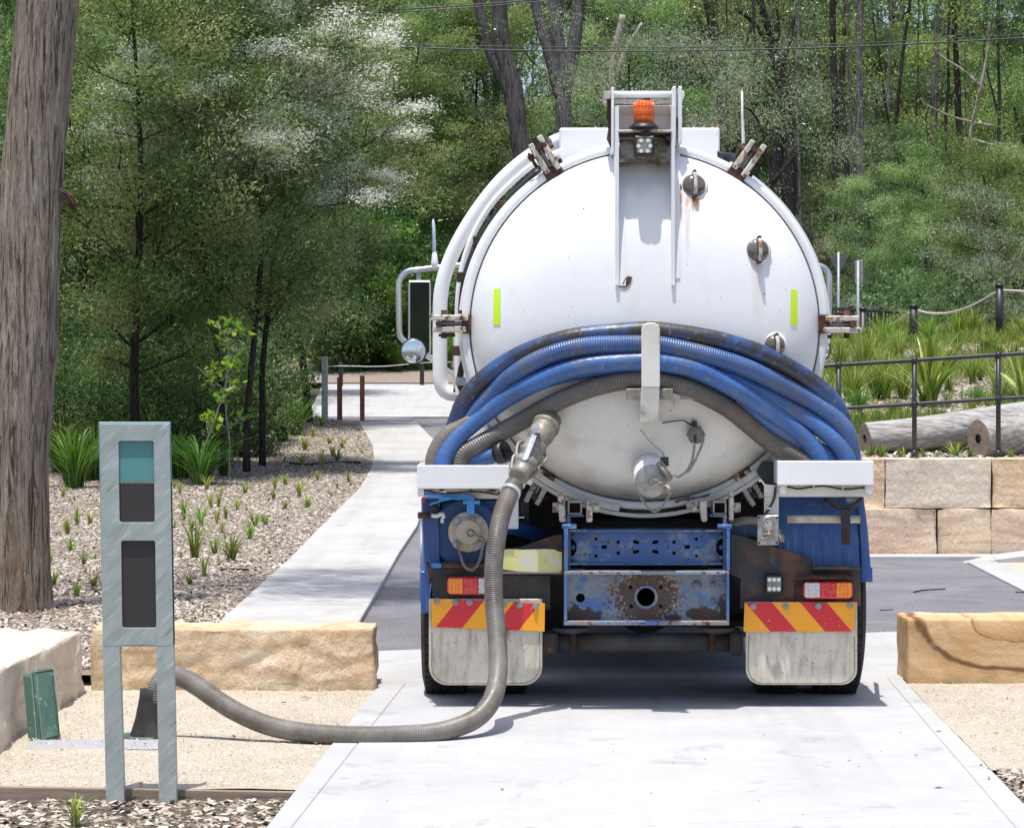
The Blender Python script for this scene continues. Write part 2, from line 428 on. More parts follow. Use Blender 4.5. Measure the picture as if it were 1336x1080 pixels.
def concrete(name, a, b):
    m = Mat(name); m.col = m.ramp(m.noise(1.1, 8), [(.3, a), (.7, b)])
    m.layer(C(.27, .26, .245), 1.6, .48, .80, 9, amt=.22, dist=.8); m.layer(C(.62, .62, .61), 3.5, .55, .8, 8, amt=.35); m.layer(C(.16, .14, .12), 70, .66, .70, 3, amt=.6)
    m.layer(C(.24, .23, .22), 1.3, .50, .72, 8, (3.4, .12, 1), .25); m.layer(C(.20, .18, .16), 3.2, .60, .66, 7, (1, .6, 1), .28, .6); m.layer(C(.24, .235, .23), 14, .5, .72, 4, (.25, 5, 1), .30); m.layer(C(.22, .17, .12), 9, .66, .72, 6, amt=.5)
    m.set(Roughness=.88, Specular_IOR_Level=.25); m.bump(m.noise(120, 3, (.12, 1.6, 1)), .0012); m.bump(m.noise(200, 3), .0006); return m.done()
M['concrete'] = concrete('broomed_concrete', C(.405, .405, .41), C(.485, .485, .49))
M['concrete_band'] = concrete('smooth_concrete_edge', C(.41, .41, .41), C(.47, .47, .47))
M['path_concrete'] = concrete('footpath_concrete', C(.40, .395, .385), C(.49, .483, .47))
m = Mat('weathered_asphalt'); m.col = m.ramp(m.noise(.8, 8), [(.3, C(.16, .155, .17)), (.7, C(.22, .215, .235))])
m.layer(C(.42, .41, .41), 75, .56, .62, 3, amt=.7); m.layer(C(.045, .045, .05), 60, .56, .62, 3, amt=.75); m.layer(C(.10, .10, .105), 1.1, .5, .7, 8, amt=.5, dist=1); m.layer(C(.27, .26, .27), 1.5, .55, .7, 7, (.15, 2.5, 1), .5)
m.set(Roughness=.9, Specular_IOR_Level=.3); m.bump(m.noise(70, 4), .012); M['asphalt'] = m.done()
m = Mat('crushed_sandstone_gravel'); m.col = m.ramp(m.noise(3, 8), [(.3, C(.56, .49, .385)), (.7, C(.68, .61, .50))])
m.layer(C(.20, .15, .10), 110, .56, .61, 3, amt=.85); m.layer(C(.70, .65, .57), 80, .56, .61, 3, amt=.9); m.layer(C(.45, .36, .26), 1.2, .55, .8, 6, amt=.5)
m.set(Roughness=.95, Specular_IOR_Level=.15); m.bump(m.noise(90, 4), .02); M['gravel'] = m.done()
m = Mat('bark_mulch'); m.col = m.ramp(m.noise(40, 8, (1, 1, 1), 1.5), [(.3, C(.11, .085, .065)), (.5, C(.26, .215, .175)), (.68, C(.42, .365, .31))])
m.layer(C(.48, .43, .38), 60, .56, .64, 4, (1, .35, 1), .8); m.layer(C(.10, .07, .05), 1.6, .5, .8, 6, amt=.4)
m.set(Roughness=.95, Specular_IOR_Level=.15); m.bump(m.noise(60, 6), .02); M['mulch'] = m.done()
m = Mat('forest_floor'); m.col = m.ramp(m.noise(1.5, 9), [(.3, C(.045, .035, .022)), (.5, C(.08, .065, .04)), (.7, C(.06, .08, .03))])
m.layer(C(.2, .15, .1), 14, .6, .7, 6, amt=.7); m.set(Roughness=.95); m.bump(m.noise(20, 6), .03); M['floor'] = m.done()
m = Mat('wood_chips_assorted'); a_ = m.n.new('ShaderNodeAttribute'); a_.attribute_name = 'rnd'
m.col = m.ramp(a_.outputs['Fac'], [(0, C(.11, .08, .06)), (.2, C(.22, .175, .14)), (.5, C(.39, .335, .285)), (.85, C(.51, .455, .395)), (1, C(.64, .58, .50))])
m.set(Roughness=.9, Specular_IOR_Level=.2); M['chips'] = m.done()
m = Mat('sandy_grit'); a_ = m.n.new('ShaderNodeAttribute'); a_.attribute_name = 'rnd'
m.col = m.ramp(a_.outputs['Fac'], [(0, C(.16, .11, .07)), (.3, C(.42, .33, .23)), (.6, C(.60, .52, .41)), (1, C(.78, .74, .66))])
m.set(Roughness=.9, Specular_IOR_Level=.2); M['grit'] = m.done()
M['timber'] = mk('weathered_timber', [(.3, C(.22, .16, .12)), (.7, C(.36, .28, .22))], 5, .85, bump=.002, stretch=(.6, 8, 8), layers=[dict(colour=C(.09, .06, .05), scale=6, lo=.55, hi=.65, stretch=(.5, 6, 6), amt=.7)])
M['grey_timber'] = mk('silvered_timber', [(.3, C(.26, .25, .24)), (.7, C(.45, .44, .43))], 5, .85, bump=.003, stretch=(.6, 8, 8))
M['red_post'] = mk('red_brown_post_stain', [(.3, C(.13, .045, .03)), (.7, C(.20, .075, .05))], 9, .7)
M['dead_leaf'] = mk('dry_leaf', [(.3, C(.16, .08, .045)), (.7, C(.36, .26, .17))], 4, .8, var=.4)
M['orange_leaf'] = mk('orange_dry_leaf', [(0, C(.55, .14, .03))], 4, .7)
M['log'] = mk('silvered_log_wood', [(.3, C(.17, .155, .14)), (.5, C(.33, .315, .30)), (.7, C(.52, .505, .49))], 11, .85, bump=.012, bscale=16, stretch=(.35, 3.2, 3.2), layers=[
    dict(colour=C(.10, .07, .055), scale=6, lo=.60, hi=.68, stretch=(.25, 4, 4), amt=.85)])
M['log_end'] = mk('cut_log_end', [(.3, C(.20, .15, .11)), (.7, C(.38, .31, .25))], 11, .9, bump=.004, layers=[dict(colour=C(.06, .04, .03), scale=18, lo=.6, hi=.66)])
def bark(name, stops, dark, sx=9, bump=.03, patch=None, var=0):
    m = Mat(name); m.col = m.ramp(m.noise(3.6, 10, (4.5, 4.5, .35), 1.2, .75), stops)
    m.layer(dark, 3.4, .53, .62, 9, (sx, sx, .42), .9, 1.0); m.layer(dark, 9, .56, .62, 9, (sx, sx, .5), .8, .6)
    if patch: m.layer(patch, 1.3, .58, .7, 7, (1.6, 1.6, .5), .8)
    m.layer(C(.40, .38, .34), 9, .60, .72, 6, (5, 5, .6), .55)
    if var: m.objvar(var)
    m.set(Roughness=.95, Specular_IOR_Level=.15); m.bump(m.noise(3.6, 10, (sx, sx, .45), .8, .7), bump * 1.5); m.bump(m.noise(10, 8, (6, 6, .8)), bump * .7); return m.done()
M['bark_big'] = bark('stringy_grey_brown_bark', [(.3, C(.23, .18, .13)), (.5, C(.40, .335, .265)), (.7, C(.56, .49, .41))], C(.07, .052, .04), 7, .045, C(.34, .20, .13))
M['bark_grey'] = bark('grey_gum_bark', [(.3, C(.09, .085, .085)), (.7, C(.22, .205, .20))], C(.035, .032, .032), 5, .02, var=.25)
M['bark_dark'] = bark('dark_bark', [(.3, C(.022, .019, .017)), (.7, C(.075, .062, .054))], C(.012, .01, .009), 5, .02, var=.3)
M['bark_pale'] = bark('pale_smooth_bark', [(.3, C(.25, .20, .16)), (.7, C(.48, .44, .39))], C(.16, .09, .055), 2, .006, C(.36, .20, .12))
def leaf(name, stops, trans=.45, rough=.5, var=.22):
    m = Mat(name); a = m.n.new('ShaderNodeAttribute'); a.attribute_name = 'rnd'
    m.col = m.ramp(a.outputs['Fac'], stops)
    if var: m.objvar(var)
    c = m.col; m.set(Roughness=rough, Specular_IOR_Level=.35); m.done()
    t = m.n.new('ShaderNodeBsdfTranslucent'); mx = m.n.new('ShaderNodeMixShader'); mx.inputs[0].default_value = trans
    hs = m.n.new('ShaderNodeHueSaturation'); hs.inputs['Value'].default_value = 1.25; hs.inputs['Saturation'].default_value = 1.1; hs.inputs['Hue'].default_value = .49
    m.l.new(c, hs.inputs['Color']); m.l.new(hs.outputs[0], t.inputs[0])
    m.l.new(m.b.outputs[0], mx.inputs[1]); m.l.new(t.outputs[0], mx.inputs[2]); m.l.new(mx.outputs[0], m.out.inputs[0])
    return m.m
L = {}
L['olive'] = leaf('olive_needle_leaf', [(0, C(.06, .125, .034)), (.35, C(.165, .285, .082)), (.75, C(.31, .45, .16)), (1, C(.48, .55, .27))])
L['feather'] = leaf('feathery_green_leaf', [(0, C(.06, .11, .035)), (.45, C(.19, .28, .10)), (1, C(.44, .52, .26))])
L['dark'] = leaf('dark_green_needle', [(0, C(.03, .075, .026)), (.5, C(.105, .19, .065)), (1, C(.26, .37, .15))])
L['gum'] = leaf('gum_leaf', [(0, C(.035, .07, .024)), (.5, C(.11, .19, .06)), (.85, C(.26, .36, .14)), (.97, C(.38, .46, .22)), (1, C(.40, .30, .10))], .4, .25)
L['bright'] = leaf('bright_broad_leaf', [(0, C(.03, .085, .015)), (.5, C(.075, .17, .03)), (1, C(.18, .31, .06))], .35, .35)
L['lime'] = leaf('fresh_lime_leaf', [(0, C(.14, .30, .03)), (1, C(.30, .46, .07))], .4, .4, .1)
L['pale'] = leaf('pale_grey_green_leaf', [(0, C(.10, .15, .075)), (.5, C(.24, .31, .18)), (1, C(.52, .58, .40))], .3)
L['yellowgum'] = leaf('yellow_green_gum_leaf', [(0, C(.13, .20, .03)), (.7, C(.24, .30, .05)), (1, C(.42, .33, .07))], .35)
L['blossom'] = leaf('white_blossom', [(0, C(.62, .66, .52)), (.4, C(.82, .83, .76)), (1, C(.88, .88, .84))], .3, .7, .06)
L['grass'] = leaf('grass_blade', [(0, C(.08, .15, .02)), (.6, C(.20, .30, .05)), (.9, C(.34, .41, .11)), (1, C(.55, .48, .25))], .35, .45, .25)
L['grass_dark'] = leaf('dark_strap_leaf', [(0, C(.04, .10, .015)), (.6, C(.09, .19, .03)), (1, C(.18, .30, .07))], .35, .35, .2)
L['flax'] = leaf('yellow_green_strap_leaf', [(0, C(.14, .22, .03)), (.6, C(.30, .38, .08)), (1, C(.52, .50, .18))], .3, .35, .12)
# =================== the setting ===================
def lerp(a, b, t): return a + (b - a) * t
rng = random.Random(7)
nr = np.random.default_rng(11)

def sheet(name, xs, ys, zf, mat, kind='structure', parent=None):
    mb = MB()
    mb.grid([[(x, y, zf(x, y)) for x in xs] for y in ys], smooth=True)
    return mb.build(name, mat, parent, kind=kind)
ys = [-30, -5, 5, 20, 28, 30, 35, 40, 45, 50, 55, 60, 65, 70, 75, 80, 85, 92, 100, 110, 120, 130, 150, 170, 220, 320, 700]
xs = [-400, -200, -100, -60] + [-40 + 4 * i for i in range(21)] + [60, 100, 200, 400]
sheet('ground', xs, ys, lambda x, y: gz(y) - .09 + (.0 if y < 82 else noise.noise(Vector((x * .06, y * .06, 0))) * .8), M['floor'])

# asphalt carpark: from the end of the concrete bay to the far crossing
axs = [-7 + i * .5 for i in range(60)]
mb = MB(); rows = []
for i in range(60):
    t = i / 59
    rows.append([(x, lerp(17.6, 62.3, t), gz(lerp(17.6, 62.3, t))) for x in axs])
mb.grid(rows); mb.build('asphalt_road', M['asphalt'], kind='structure')

# concrete bay slabs
lo = lambda y: 491 - .784 * (y - 898.5)
ro = lambda y: 1184 + .968 * (y - 894)
ri = lambda y: 1166 + .855 * (y - 897)
li = lambda y: 528 - .784 * (y - 895)
def joint(a, b):
    (xa, ya), (xb, yb) = a, b
    return lambda x: ya + (x - xa) * (yb - ya) / (xb - xa)
def cross(edge, jf):
    y = 900.0
    for _ in range(60): y = jf(edge(y))
    return edge(y), y
J = [joint((488, 852), (1180, 826)), joint((491, 894), (1186, 888)), joint((330, 1105), (1336, 1060)), joint((150, 1500), (1700, 1440))]
bay = MB()
bay_root = None
parts = []
lfar = lambda y: 440.0
rfar = lambda y: 1260.0
for k in range(3):
    far, near = J[k], J[k + 1]
    for (ea, eb, nm, mt) in ((lfar, rfar, 'concrete_slab', 'concrete'),) if k == 0 else ((lo, li, 'edge_band', 'concrete_band'), (li, ri, 'concrete_slab', 'concrete'), (ri, ro, 'edge_band', 'concrete_band')):
        c = []
        for (e, j, sx, sy) in ((ea, near, 1, 1), (eb, near, -1, 1), (eb, far, -1, -1), (ea, far, 1, -1)):
            x, y = cross(e, j)
            d = FPX * CAMH / (y - HOR)
            c.append(Vector(((x - CX) * d / FPX + sx * .0015, d + sy * .006, 0)))
        zt = .016 if nm == 'concrete_slab' else .0135
        parts.append((nm, mt, [Vector((q.x, q.y, -.12)) for q in c] + [Vector((q.x, q.y, zt)) for q in c]))
for i, (nm, mt, c) in enumerate(parts):
    if bay_root is None and nm == 'concrete_slab':
        bay_c = c; mb = MB(); mb.hexa(c); bay_root = mb.build('concrete_driveway', M[mt], kind='structure', bevel=.004)
for i, (nm, mt, c) in enumerate(parts):
    if c is bay_c: continue
    mb = MB(); mb.hexa(c); mb.build(nm, M[mt], bay_root, bevel=.004)
# dark soil shows in the joints
mb = MB(); mb.hexa([(-3.2, 6, -.13), (4, 6, -.13), (4, 21.3, -.13), (-1.2, 19.4, -.13), (-3.2, 6, -.035), (4, 6, -.035), (2.95, 20.9, -.035), (-.9, 19.4, -.035)])
mb.build('driveway_bedding', M['floor'], kind='structure')

# footpath: slabs with joints
PL = [(880, 232), (815, 290), (737, 375), (680, 430), (640, 470), (615, 484), (600, 488), (585, 486), (570, 478), (553, 468)]
PR = [(880, 436), (808, 475), (770, 497), (728, 520), (690, 545), (660, 553), (620, 566), (590, 572), (578, 567), (553, 543)]
def edge_at(tab, py):
    for (a, xa), (b, xb) in zip(tab, tab[1:]):
        if b <= py <= a: return lerp(xa, xb, (a - py) / (a - b))
    return tab[-1][1] if py < tab[-1][0] else tab[0][1]
def path_rows(pa, pb, n):
    out = []
    for i in range(n + 1):
        # even in distance
        d = lerp(GD(pa), GD(pb), i / n)
        py = HOR + (CAMH - gz(d)) * FPX / d
        out.append((d, (edge_at(PL, py) - CX) * d / FPX, (edge_at(PR, py) - CX) * d / FPX))
    return out
cuts = [880, 832, 783, 742, 708, 678, 652, 628, 607, 588, 570, 553]
path_root = None
for a, b in zip(cuts, cuts[1:]):
    rr = path_rows(a, b, 6)
    mb = MB(); top = []; 
    for i, (d, x0, x1) in enumerate(rr):
        dd = d + (.012 if i == 0 else (-.012 if i == 6 else 0))
        z = gz(dd) + .05
        top.append([(x0, dd, z - .15), (x0, dd, z), (lerp(x0, x1, .08), dd, z), (lerp(x0, x1, .92), dd, z), (x1, dd, z), (x1, dd, z - .15)])
    mb.grid(top, smooth=False)
    mb.f.append(tuple(range(5, -1, -1))); mb.sm.append(False); mb.mi.append(0)
    n = len(top) * 6 - 6
    mb.f.append(tuple(n + k for k in range(6))); mb.sm.append(False); mb.mi.append(0)
    if path_root is None: path_root = mb.build('footpath', M['path_concrete'], kind='structure', bevel=.006)
    else: mb.build('path_slab', M['path_concrete'], path_root, bevel=.006)
# far concrete crossing
mb = MB()
mb.grid([[(x, lerp(62, 75.5, i / 10), gz(lerp(62, 75.5, i / 10)) + .02) for x in [(-4.15 if i < 2 else -4.15 - i * .05)] + [-3.5 + j for j in range(16)]] for i in range(11)])
mb.build('concrete_crossing', M['concrete'], kind='structure')
mb = MB()
mb.grid([[(x, lerp(57.5, 62, i / 5), gz(lerp(57.5, 62, i / 5)) + .012) for x in [-7, -4, -2]] for i in range(6)])
mb.build('asphalt_apron', M['asphalt'], kind='structure')

# mulch bed on the left
def path_left_x(d):
    py = HOR + (CAMH - gz(d)) * FPX / d
    return (edge_at(PL, py) - CX) * d / FPX
def mulch_z(x, d):
    e = max(0, min(1, (path_left_x(d) - x) / .5))
    return gz(d) + .03 + e * (.03 + .05 * noise.noise(Vector((x * .9, d * .5, 3)))) + .25 * max(0, min(1, (-5.0 - x * 1 + 0) / 8))
mb = MB(); rows = []
for i in range(90):
    d = lerp(17.3, 60.4, (i / 89) ** 1.2); xr = path_left_x(d)
    rows.append([(xr - 16 * (j / 40) ** 1.7, d, mulch_z(xr - 16 * (j / 40) ** 1.7, d)) for j in range(40, -1, -1)])
mb.grid(rows); mb.build('mulch_bed', M['mulch'], kind='structure')
# mulch verge beyond the crossing
mb = MB()
mb.grid([[(x, lerp(75.3, 84, i / 8), gz(lerp(75.3, 84, i / 8)) + .05 + .12 * noise.noise(Vector((x, i, 5)))) for x in [-20 + j for j in range(36)]] for i in range(9)])
mb.build('mulch_verge', M['mulch'], kind='structure')

# gravel pads
mb = MB(); mb.grid([[(x, lerp(12.90, 17.5, i / 20), .004 + .010 * noise.noise(Vector((x * 3, i * .6, 0)))) for x in [-2.9 + j * .1 for j in range(23)]] for i in range(21)])
mb.build('gravel_pad', M['gravel'], kind='structure')
rows = []
for i in range(21):
    d = lerp(13.52, 17.52, i / 20)
    y = HOR + FPX * CAMH / d
    x0 = (ro(y) - CX) * d / FPX + .004
    rows.append([(x0 + j * .15, d, .006 + .012 * noise.noise(Vector((j * .5, i * .6, 4)))) for j in range(40)])
mb = MB(); mb.grid(rows); mb.build('gravel_strip', M['gravel'], kind='structure')
mb = MB(); rows = []
for i in range(14):
    d = lerp(8, 12.86, i / 13); y = HOR + FPX * CAMH / d
    x1 = (lo(y) - CX) * d / FPX - .01
    rows.append([(x1 - 4 * (1 - j / 30), d, -.062 + .015 * noise.noise(Vector((j * .7, i * .7, 4)))) for j in range(31)])
mb.grid(rows); mb.build('mulch_foreground', M['mulch'], kind='structure')
mb = MB(); rows = []
for i in range(14):
    d = lerp(9, 13.5, i / 13); y = HOR + FPX * CAMH / d
    x1 = (ro(y) - CX) * d / FPX + .01
    rows.append([(x1 + 3 * j / 20, d, -.012 + .015 * noise.noise(Vector((j * .7, i * .7, 4)))) for j in range(21)])
mb.grid(rows); mb.build('mulch_corner', M['mulch'], kind='structure')
# right side beyond the asphalt: gravel corner with white border strip and kerb
a = G(1262, 735, .02); b = G(1400, 806, .02); c = G(1300, 735, .02); e = G(1460, 806, .02)
mb = MB(); mb.hexa([a - Vector((0, 0, .1)), b - Vector((0, 0, .1)), e - Vector((0, 0, .1)), c - Vector((0, 0, .1)), a, b, e, c]); mb.build('border_strip', M['concrete_band'], kind='structure', bevel=.004)
mb = MB(); mb.add([c - Vector((0, 0, .012)), e - Vector((0, 0, .012)), (9, 22.5, .008), (9, 29.9, .008), (c.x, 29.9, .008)], [(0, 1, 2, 3, 4)]); mb.build('gravel_corner', M['gravel'], kind='structure')
mb = MB()
k0 = P(1262, 735, 29.2); pts = [(1262, 738, 29.0), (1300, 729, 29.1), (1345, 723, 29.2), (1480, 718, 29.3)]
for (x0, y0, d0), (x1, y1, d1) in zip(pts, pts[1:]):
    A = P(x0, y0, d0); B = P(x1, y1, d1)
    mb.hexa([(A.x, A.y, -.05), (B.x, B.y, -.05), (B.x, B.y + .35, -.05), (A.x, A.y + .35, -.05), A, B, (B.x, B.y + .35, B.z + .02), (A.x, A.y + .35, A.z + .02)])
mb.build('concrete_kerb', M['concrete_band'], kind='structure', bevel=.01)
mb = MB()
A = P(1100, 728, 29.75)
mb.box(1.5, 4.9, 29.62, 29.95, -.05, .045); mb.build('kerb_footing', M['path_concrete'], kind='structure', bevel=.01)

# wood chips as countless loose pieces
def chips(name, pts, smin, smax, label, mat='chips', cat='wood chips'):
    n = len(pts); pts = np.array(pts)
    L_ = nr.uniform(smin, smax, n); W = L_ * nr.uniform(.18, .5, n)
    th = nr.uniform(0, 2 * PI, n); tx = nr.normal(0, .28, n); ty = nr.normal(0, .28, n)
    u = np.stack([np.cos(th), np.sin(th), tx], 1) * L_[:, None] * .5
    w = np.stack([-np.sin(th), np.cos(th), ty], 1) * W[:, None] * .5
    up = np.zeros((n, 3)); up[:, 2] = W * .25
    base = pts + np.array([0, 0, .006])
    V = np.stack([base - u - w * .6, base + u - w * .8, base + u * .9 + w, base - u * .8 + w, base - u * .1 + up * 1.6], 1).reshape(-1, 3)
    i = np.arange(n)[:, None] * 5
    F = np.concatenate([i + np.array([[0, 1, 4]]), i + np.array([[1, 2, 4]]), i + np.array([[2, 3, 4]]), i + np.array([[3, 0, 4]])], 1).reshape(-1, 3)
    me = bpy.data.meshes.new(name)
    me.vertices.add(len(V)); me.vertices.foreach_set('co', V.ravel())
    me.loops.add(F.size); me.loops.foreach_set('vertex_index', F.ravel())
    me.polygons.add(len(F)); me.polygons.foreach_set('loop_start', np.arange(0, F.size, 3)); me.polygons.foreach_set('loop_total', np.full(len(F), 3))
    me.update()
    at = me.attributes.new('rnd', 'FLOAT', 'FACE'); at.data.foreach_set('value', np.repeat(nr.random(n) ** 1.1, 4))
    me.materials.append(M[mat])
    o = bpy.data.objects.new(name, me); COL.objects.link(o)
    tag(o, label, cat, kind='stuff'); return o
pp = []
while len(pp) < 80000:
    d = 17.6 + 42.5 * rng.random() ** 1.5
    x = path_left_x(d) - rng.random() * 8
    if x / d * FPX + CX < -20: continue
    pp.append((x, d, mulch_z(x, d)))
chips('wood_chips', pp, .014, .06, 'loose pale wood chips covering the planting bed beside the footpath')
pp = []
for _ in range(9000):
    d = rng.uniform(11.6, 12.84); y = HOR + FPX * CAMH / d; x1 = (lo(y) - CX) * d / FPX - .02
    pp.append((x1 - rng.random() * 1.75, d, -.058 + .015 * rng.random()))
chips('wood_chips', pp, .018, .075, 'coarse wood chips round the feet of the galvanised marker post')
pp = []
for _ in range(4000):
    d = rng.uniform(11.9, 13.45); y = HOR + FPX * CAMH / d; x1 = (ro(y) - CX) * d / FPX + .02
    pp.append((x1 + rng.random() * .8, d, -.008 + .02 * rng.random()))
chips('wood_chips', pp, .014, .06, 'wood chips in the bottom right corner beside the concrete')

pp = [(rng.uniform(-2.9, -.2) , rng.uniform(12.92, 17.0), .008) for _ in range(9000)]
pp = [q for q in pp if (q[0] / q[1] * FPX + CX) < lo(HOR + FPX * CAMH / q[1]) - 2]
chips('loose_grit', pp, .004, .016, 'loose sandy grit scattered over the gravel pad on the left', 'grit', 'grit')
pp = []
for _ in range(5000):
    d = rng.uniform(13.55, 17.4); y = HOR + FPX * CAMH / d; pp.append(((ro(y) - CX) * d / FPX + .02 + rng.random() * 1.9, d, .012))
chips('loose_grit', pp, .004, .016, 'loose sandy grit scattered over the gravel at the right', 'grit', 'grit')
# =================== sandstone ===================
def rock(name, c, mat, parent=None, amp=.015, seed=0, res=.05, label=None, bev=.018):
    """rough hewn block: c = eight corners (bottom four ccw, top four)"""
    c = [Vector(q) for q in c]; ctr = sum(c, Vector()) / 8
    bm = bmesh.new(); vs = [bm.verts.new(q) for q in c]
    for f in [(3, 2, 1, 0), (4, 5, 6, 7), (0, 1, 5, 4), (1, 2, 6, 5), (2, 3, 7, 6), (3, 0, 4, 7)]: bm.faces.new([vs[i] for i in f])
    r = bev
    bmesh.ops.bevel(bm, geom=bm.edges[:] + bm.verts[:], offset=r, segments=2, affect='EDGES', profile=.6)
    for _ in range(6):
        long_ = [e for e in bm.edges if e.calc_length() > res * 1.6]
        if not long_: break
        bmesh.ops.subdivide_edges(bm, edges=long_, cuts=1, use_grid_fill=True)
    bmesh.ops.triangulate(bm, faces=[f for f in bm.faces if len(f.verts) > 4])
    bm.normal_update()
    off = Vector((seed * 3.1, seed * 1.7, 0))
    for v in bm.verts:
        p = v.co + off
        rd = 1 - abs(noise.noise(p * Vector((2.2, 2.2, 4.0)))) * 2
        a = -max(0, rd - .5) * amp * 1.2 + noise.noise(p * Vector((1.3, 1.3, 2.0))) * amp * 1.3 + noise.fractal(p * 3.2, 1.0, 2.1, 4) * amp * 1.2 + noise.noise(p * 14) * amp * .5 + noise.noise(p * Vector((30, 30, 16))) * amp * .22 - abs(noise.noise(p * Vector((6, 6, 2.2)))) * amp
        v.co += v.normal * a
    mb = MB(); bm.verts.index_update()
    mb.add([v.co.copy() for v in bm.verts], [[v.index for v in f.verts] for f in bm.faces], True)
    bm.free()
    o = mb.build(name, mat, parent, origin=None if parent else (c[0].x, c[0].y, c[0].z), label=label)
    return o
def rbox(x0, x1, y0, y1, z0, z1): return [(x0, y0, z0), (x1, y0, z0), (x1, y1, z0), (x0, y1, z0), (x0, y0, z1), (x1, y0, z1), (x1, y1, z1), (x0, y1, z1)]
o = rock('sandstone_block', [(-2.98, 13.5, -.04), (-2.37, 13.5, -.04), (-2.36, 17.0, -.04), (-2.98, 17.0, -.04), (-2.96, 13.5, .36), (-2.39, 13.5, .385), (-2.38, 17.0, .345), (-2.96, 17.0, .345)], M['stone_pale'], amp=.020, seed=1, res=.026)
tag(o, 'long rough pale sandstone block running along the left edge behind the green lid', 'stone block')
o = rock('sandstone_block', rbox(-2.345, -.765, 17.05, 17.55, -.04, .35), M['stone_warm'], amp=.014, seed=2, res=.022)
tag(o, 'rough warm tan sandstone block lying across behind the galvanised marker post', 'stone block')
o = rock('sandstone_block', rbox(2.245, 4.3, 17.42, 17.92, -.04, .375), M['stone_ringed'], amp=.006, seed=3)
tag(o, 'smooth sawn honey sandstone block with brown rings, right of the truck', 'stone block')

# retaining wall of big blocks
wall = empty('retaining_wall', (2.5, 30.0, 0), 'two course sandstone block retaining wall below the black railing', 'wall')
W0 = 30.0
def wx(px): return (px - CX) * W0 / FPX
zt = CAMH - (598 - HOR) * W0 / FPX; zm = CAMH - (663.5 - HOR) * W0 / FPX; zb = -.03
up_ = [(1560, 1740, 'stone_orange'), (1740, 1990, 'stone_pink'), (1990, 2200, 'stone_orange'), (880, 1155, 'stone_orange'), (1155, 1294, 'stone_pale'), (1294, 1420, 'stone_orange'), (1420, 1560, 'stone_pale')]
lo_ = [(1560, 1800, 'stone_pink'), (1800, 2200, 'stone_orange'), (860, 1000, 'stone_pale'), (1000, 1222, 'stone_pink'), (1222, 1293, 'stone_orange'), (1293, 1400, 'stone_pink'), (1400, 1560, 'stone_warm')]
for i, (a, b, mt) in enumerate(up_):
    rock('stone_block', rbox(wx(a) + .002, wx(b) - .002, W0 + .012 * math.sin(i * 2.3), W0 + .5, zm + .003, zt), M[mt], wall, .008, 10 + i, .06, bev=.007)
for i, (a, b, mt) in enumerate(lo_):
    rock('stone_block', rbox(wx(a) + .002, wx(b) - .002, W0 - .02 + .012 * math.sin(i * 1.7), W0 + .5, zb, zm - .002), M[mt], wall, .009, 30 + i, .06, bev=.007)
# garden behind the wall
def garden_z(x, y):
    t = y - 30.4
    return zt - .03 + .077 * t + .12 * noise.noise(Vector((x * .35, y * .25, 2))) * min(1, t / 3) + .05 * max(0, x - 4.5) * min(1, t / 6)
mb = MB(); rows = []
for i in range(40):
    y = lerp(30.45, 54, i / 39)
    rows.append([(1.5 + .55 * j, y, garden_z(1.5 + .55 * j, y) if y < 49 else lerp(garden_z(1.5 + .55 * j, 49), gz(54) - .1, (y - 49) / 5)) for j in range(50)])
mb.grid(rows); mb.build('garden_slope', M['mulch'], kind='structure')
pp = []
for _ in range(26000):
    d = rng.uniform(30.6, 48.5); x = rng.uniform(2.6, 9.5) * d / 48 + .6
    pp.append((x, d, garden_z(x, d) + .005))
chips('wood_chips', pp, .02, .09, 'pale wood chips on the slope above the sandstone retaining wall')

# =================== vegetation ===================
def leaf_mesh(name, cen, dr, ln, wd, mats, mi=None, rnd=None, fold=.25):
    n = len(cen)
    side = np.cross(dr, nr.normal(size=(n, 3))); side /= np.linalg.norm(side, axis=1)[:, None] + 1e-9
    nrm = np.cross(dr, side)
    ln = np.asarray(ln)[:, None] * np.ones((n, 1)); wd = np.asarray(wd)[:, None] * np.ones((n, 1))
    V = np.stack([cen, cen + dr * ln * .45 + side * wd * .5 + nrm * wd * fold, cen + dr * ln, cen + dr * ln * .45 - side * wd * .5 + nrm * wd * fold], 1).reshape(-1, 3)
    F = np.arange(n * 4)
    me = bpy.data.meshes.new(name)
    me.vertices.add(n * 4); me.vertices.foreach_set('co', V.ravel())
    me.loops.add(n * 4); me.loops.foreach_set('vertex_index', F)
    me.polygons.add(n); me.polygons.foreach_set('loop_start', np.arange(0, n * 4, 4)); me.polygons.foreach_set('loop_total', np.full(n, 4))
    for m_ in mats: me.materials.append(m_)
    if mi is not None: me.polygons.foreach_set('material_index', mi)
    me.update()
    at = me.attributes.new('rnd', 'FLOAT', 'FACE'); at.data.foreach_set('value', nr.random(n) if rnd is None else rnd)
    return me
def link(name, me, parent=None, loc=(0, 0, 0)):
    o = bpy.data.objects.new(name, me); COL.objects.link(o)
    o.location = loc
    if parent is not None: o.parent = parent
    return o

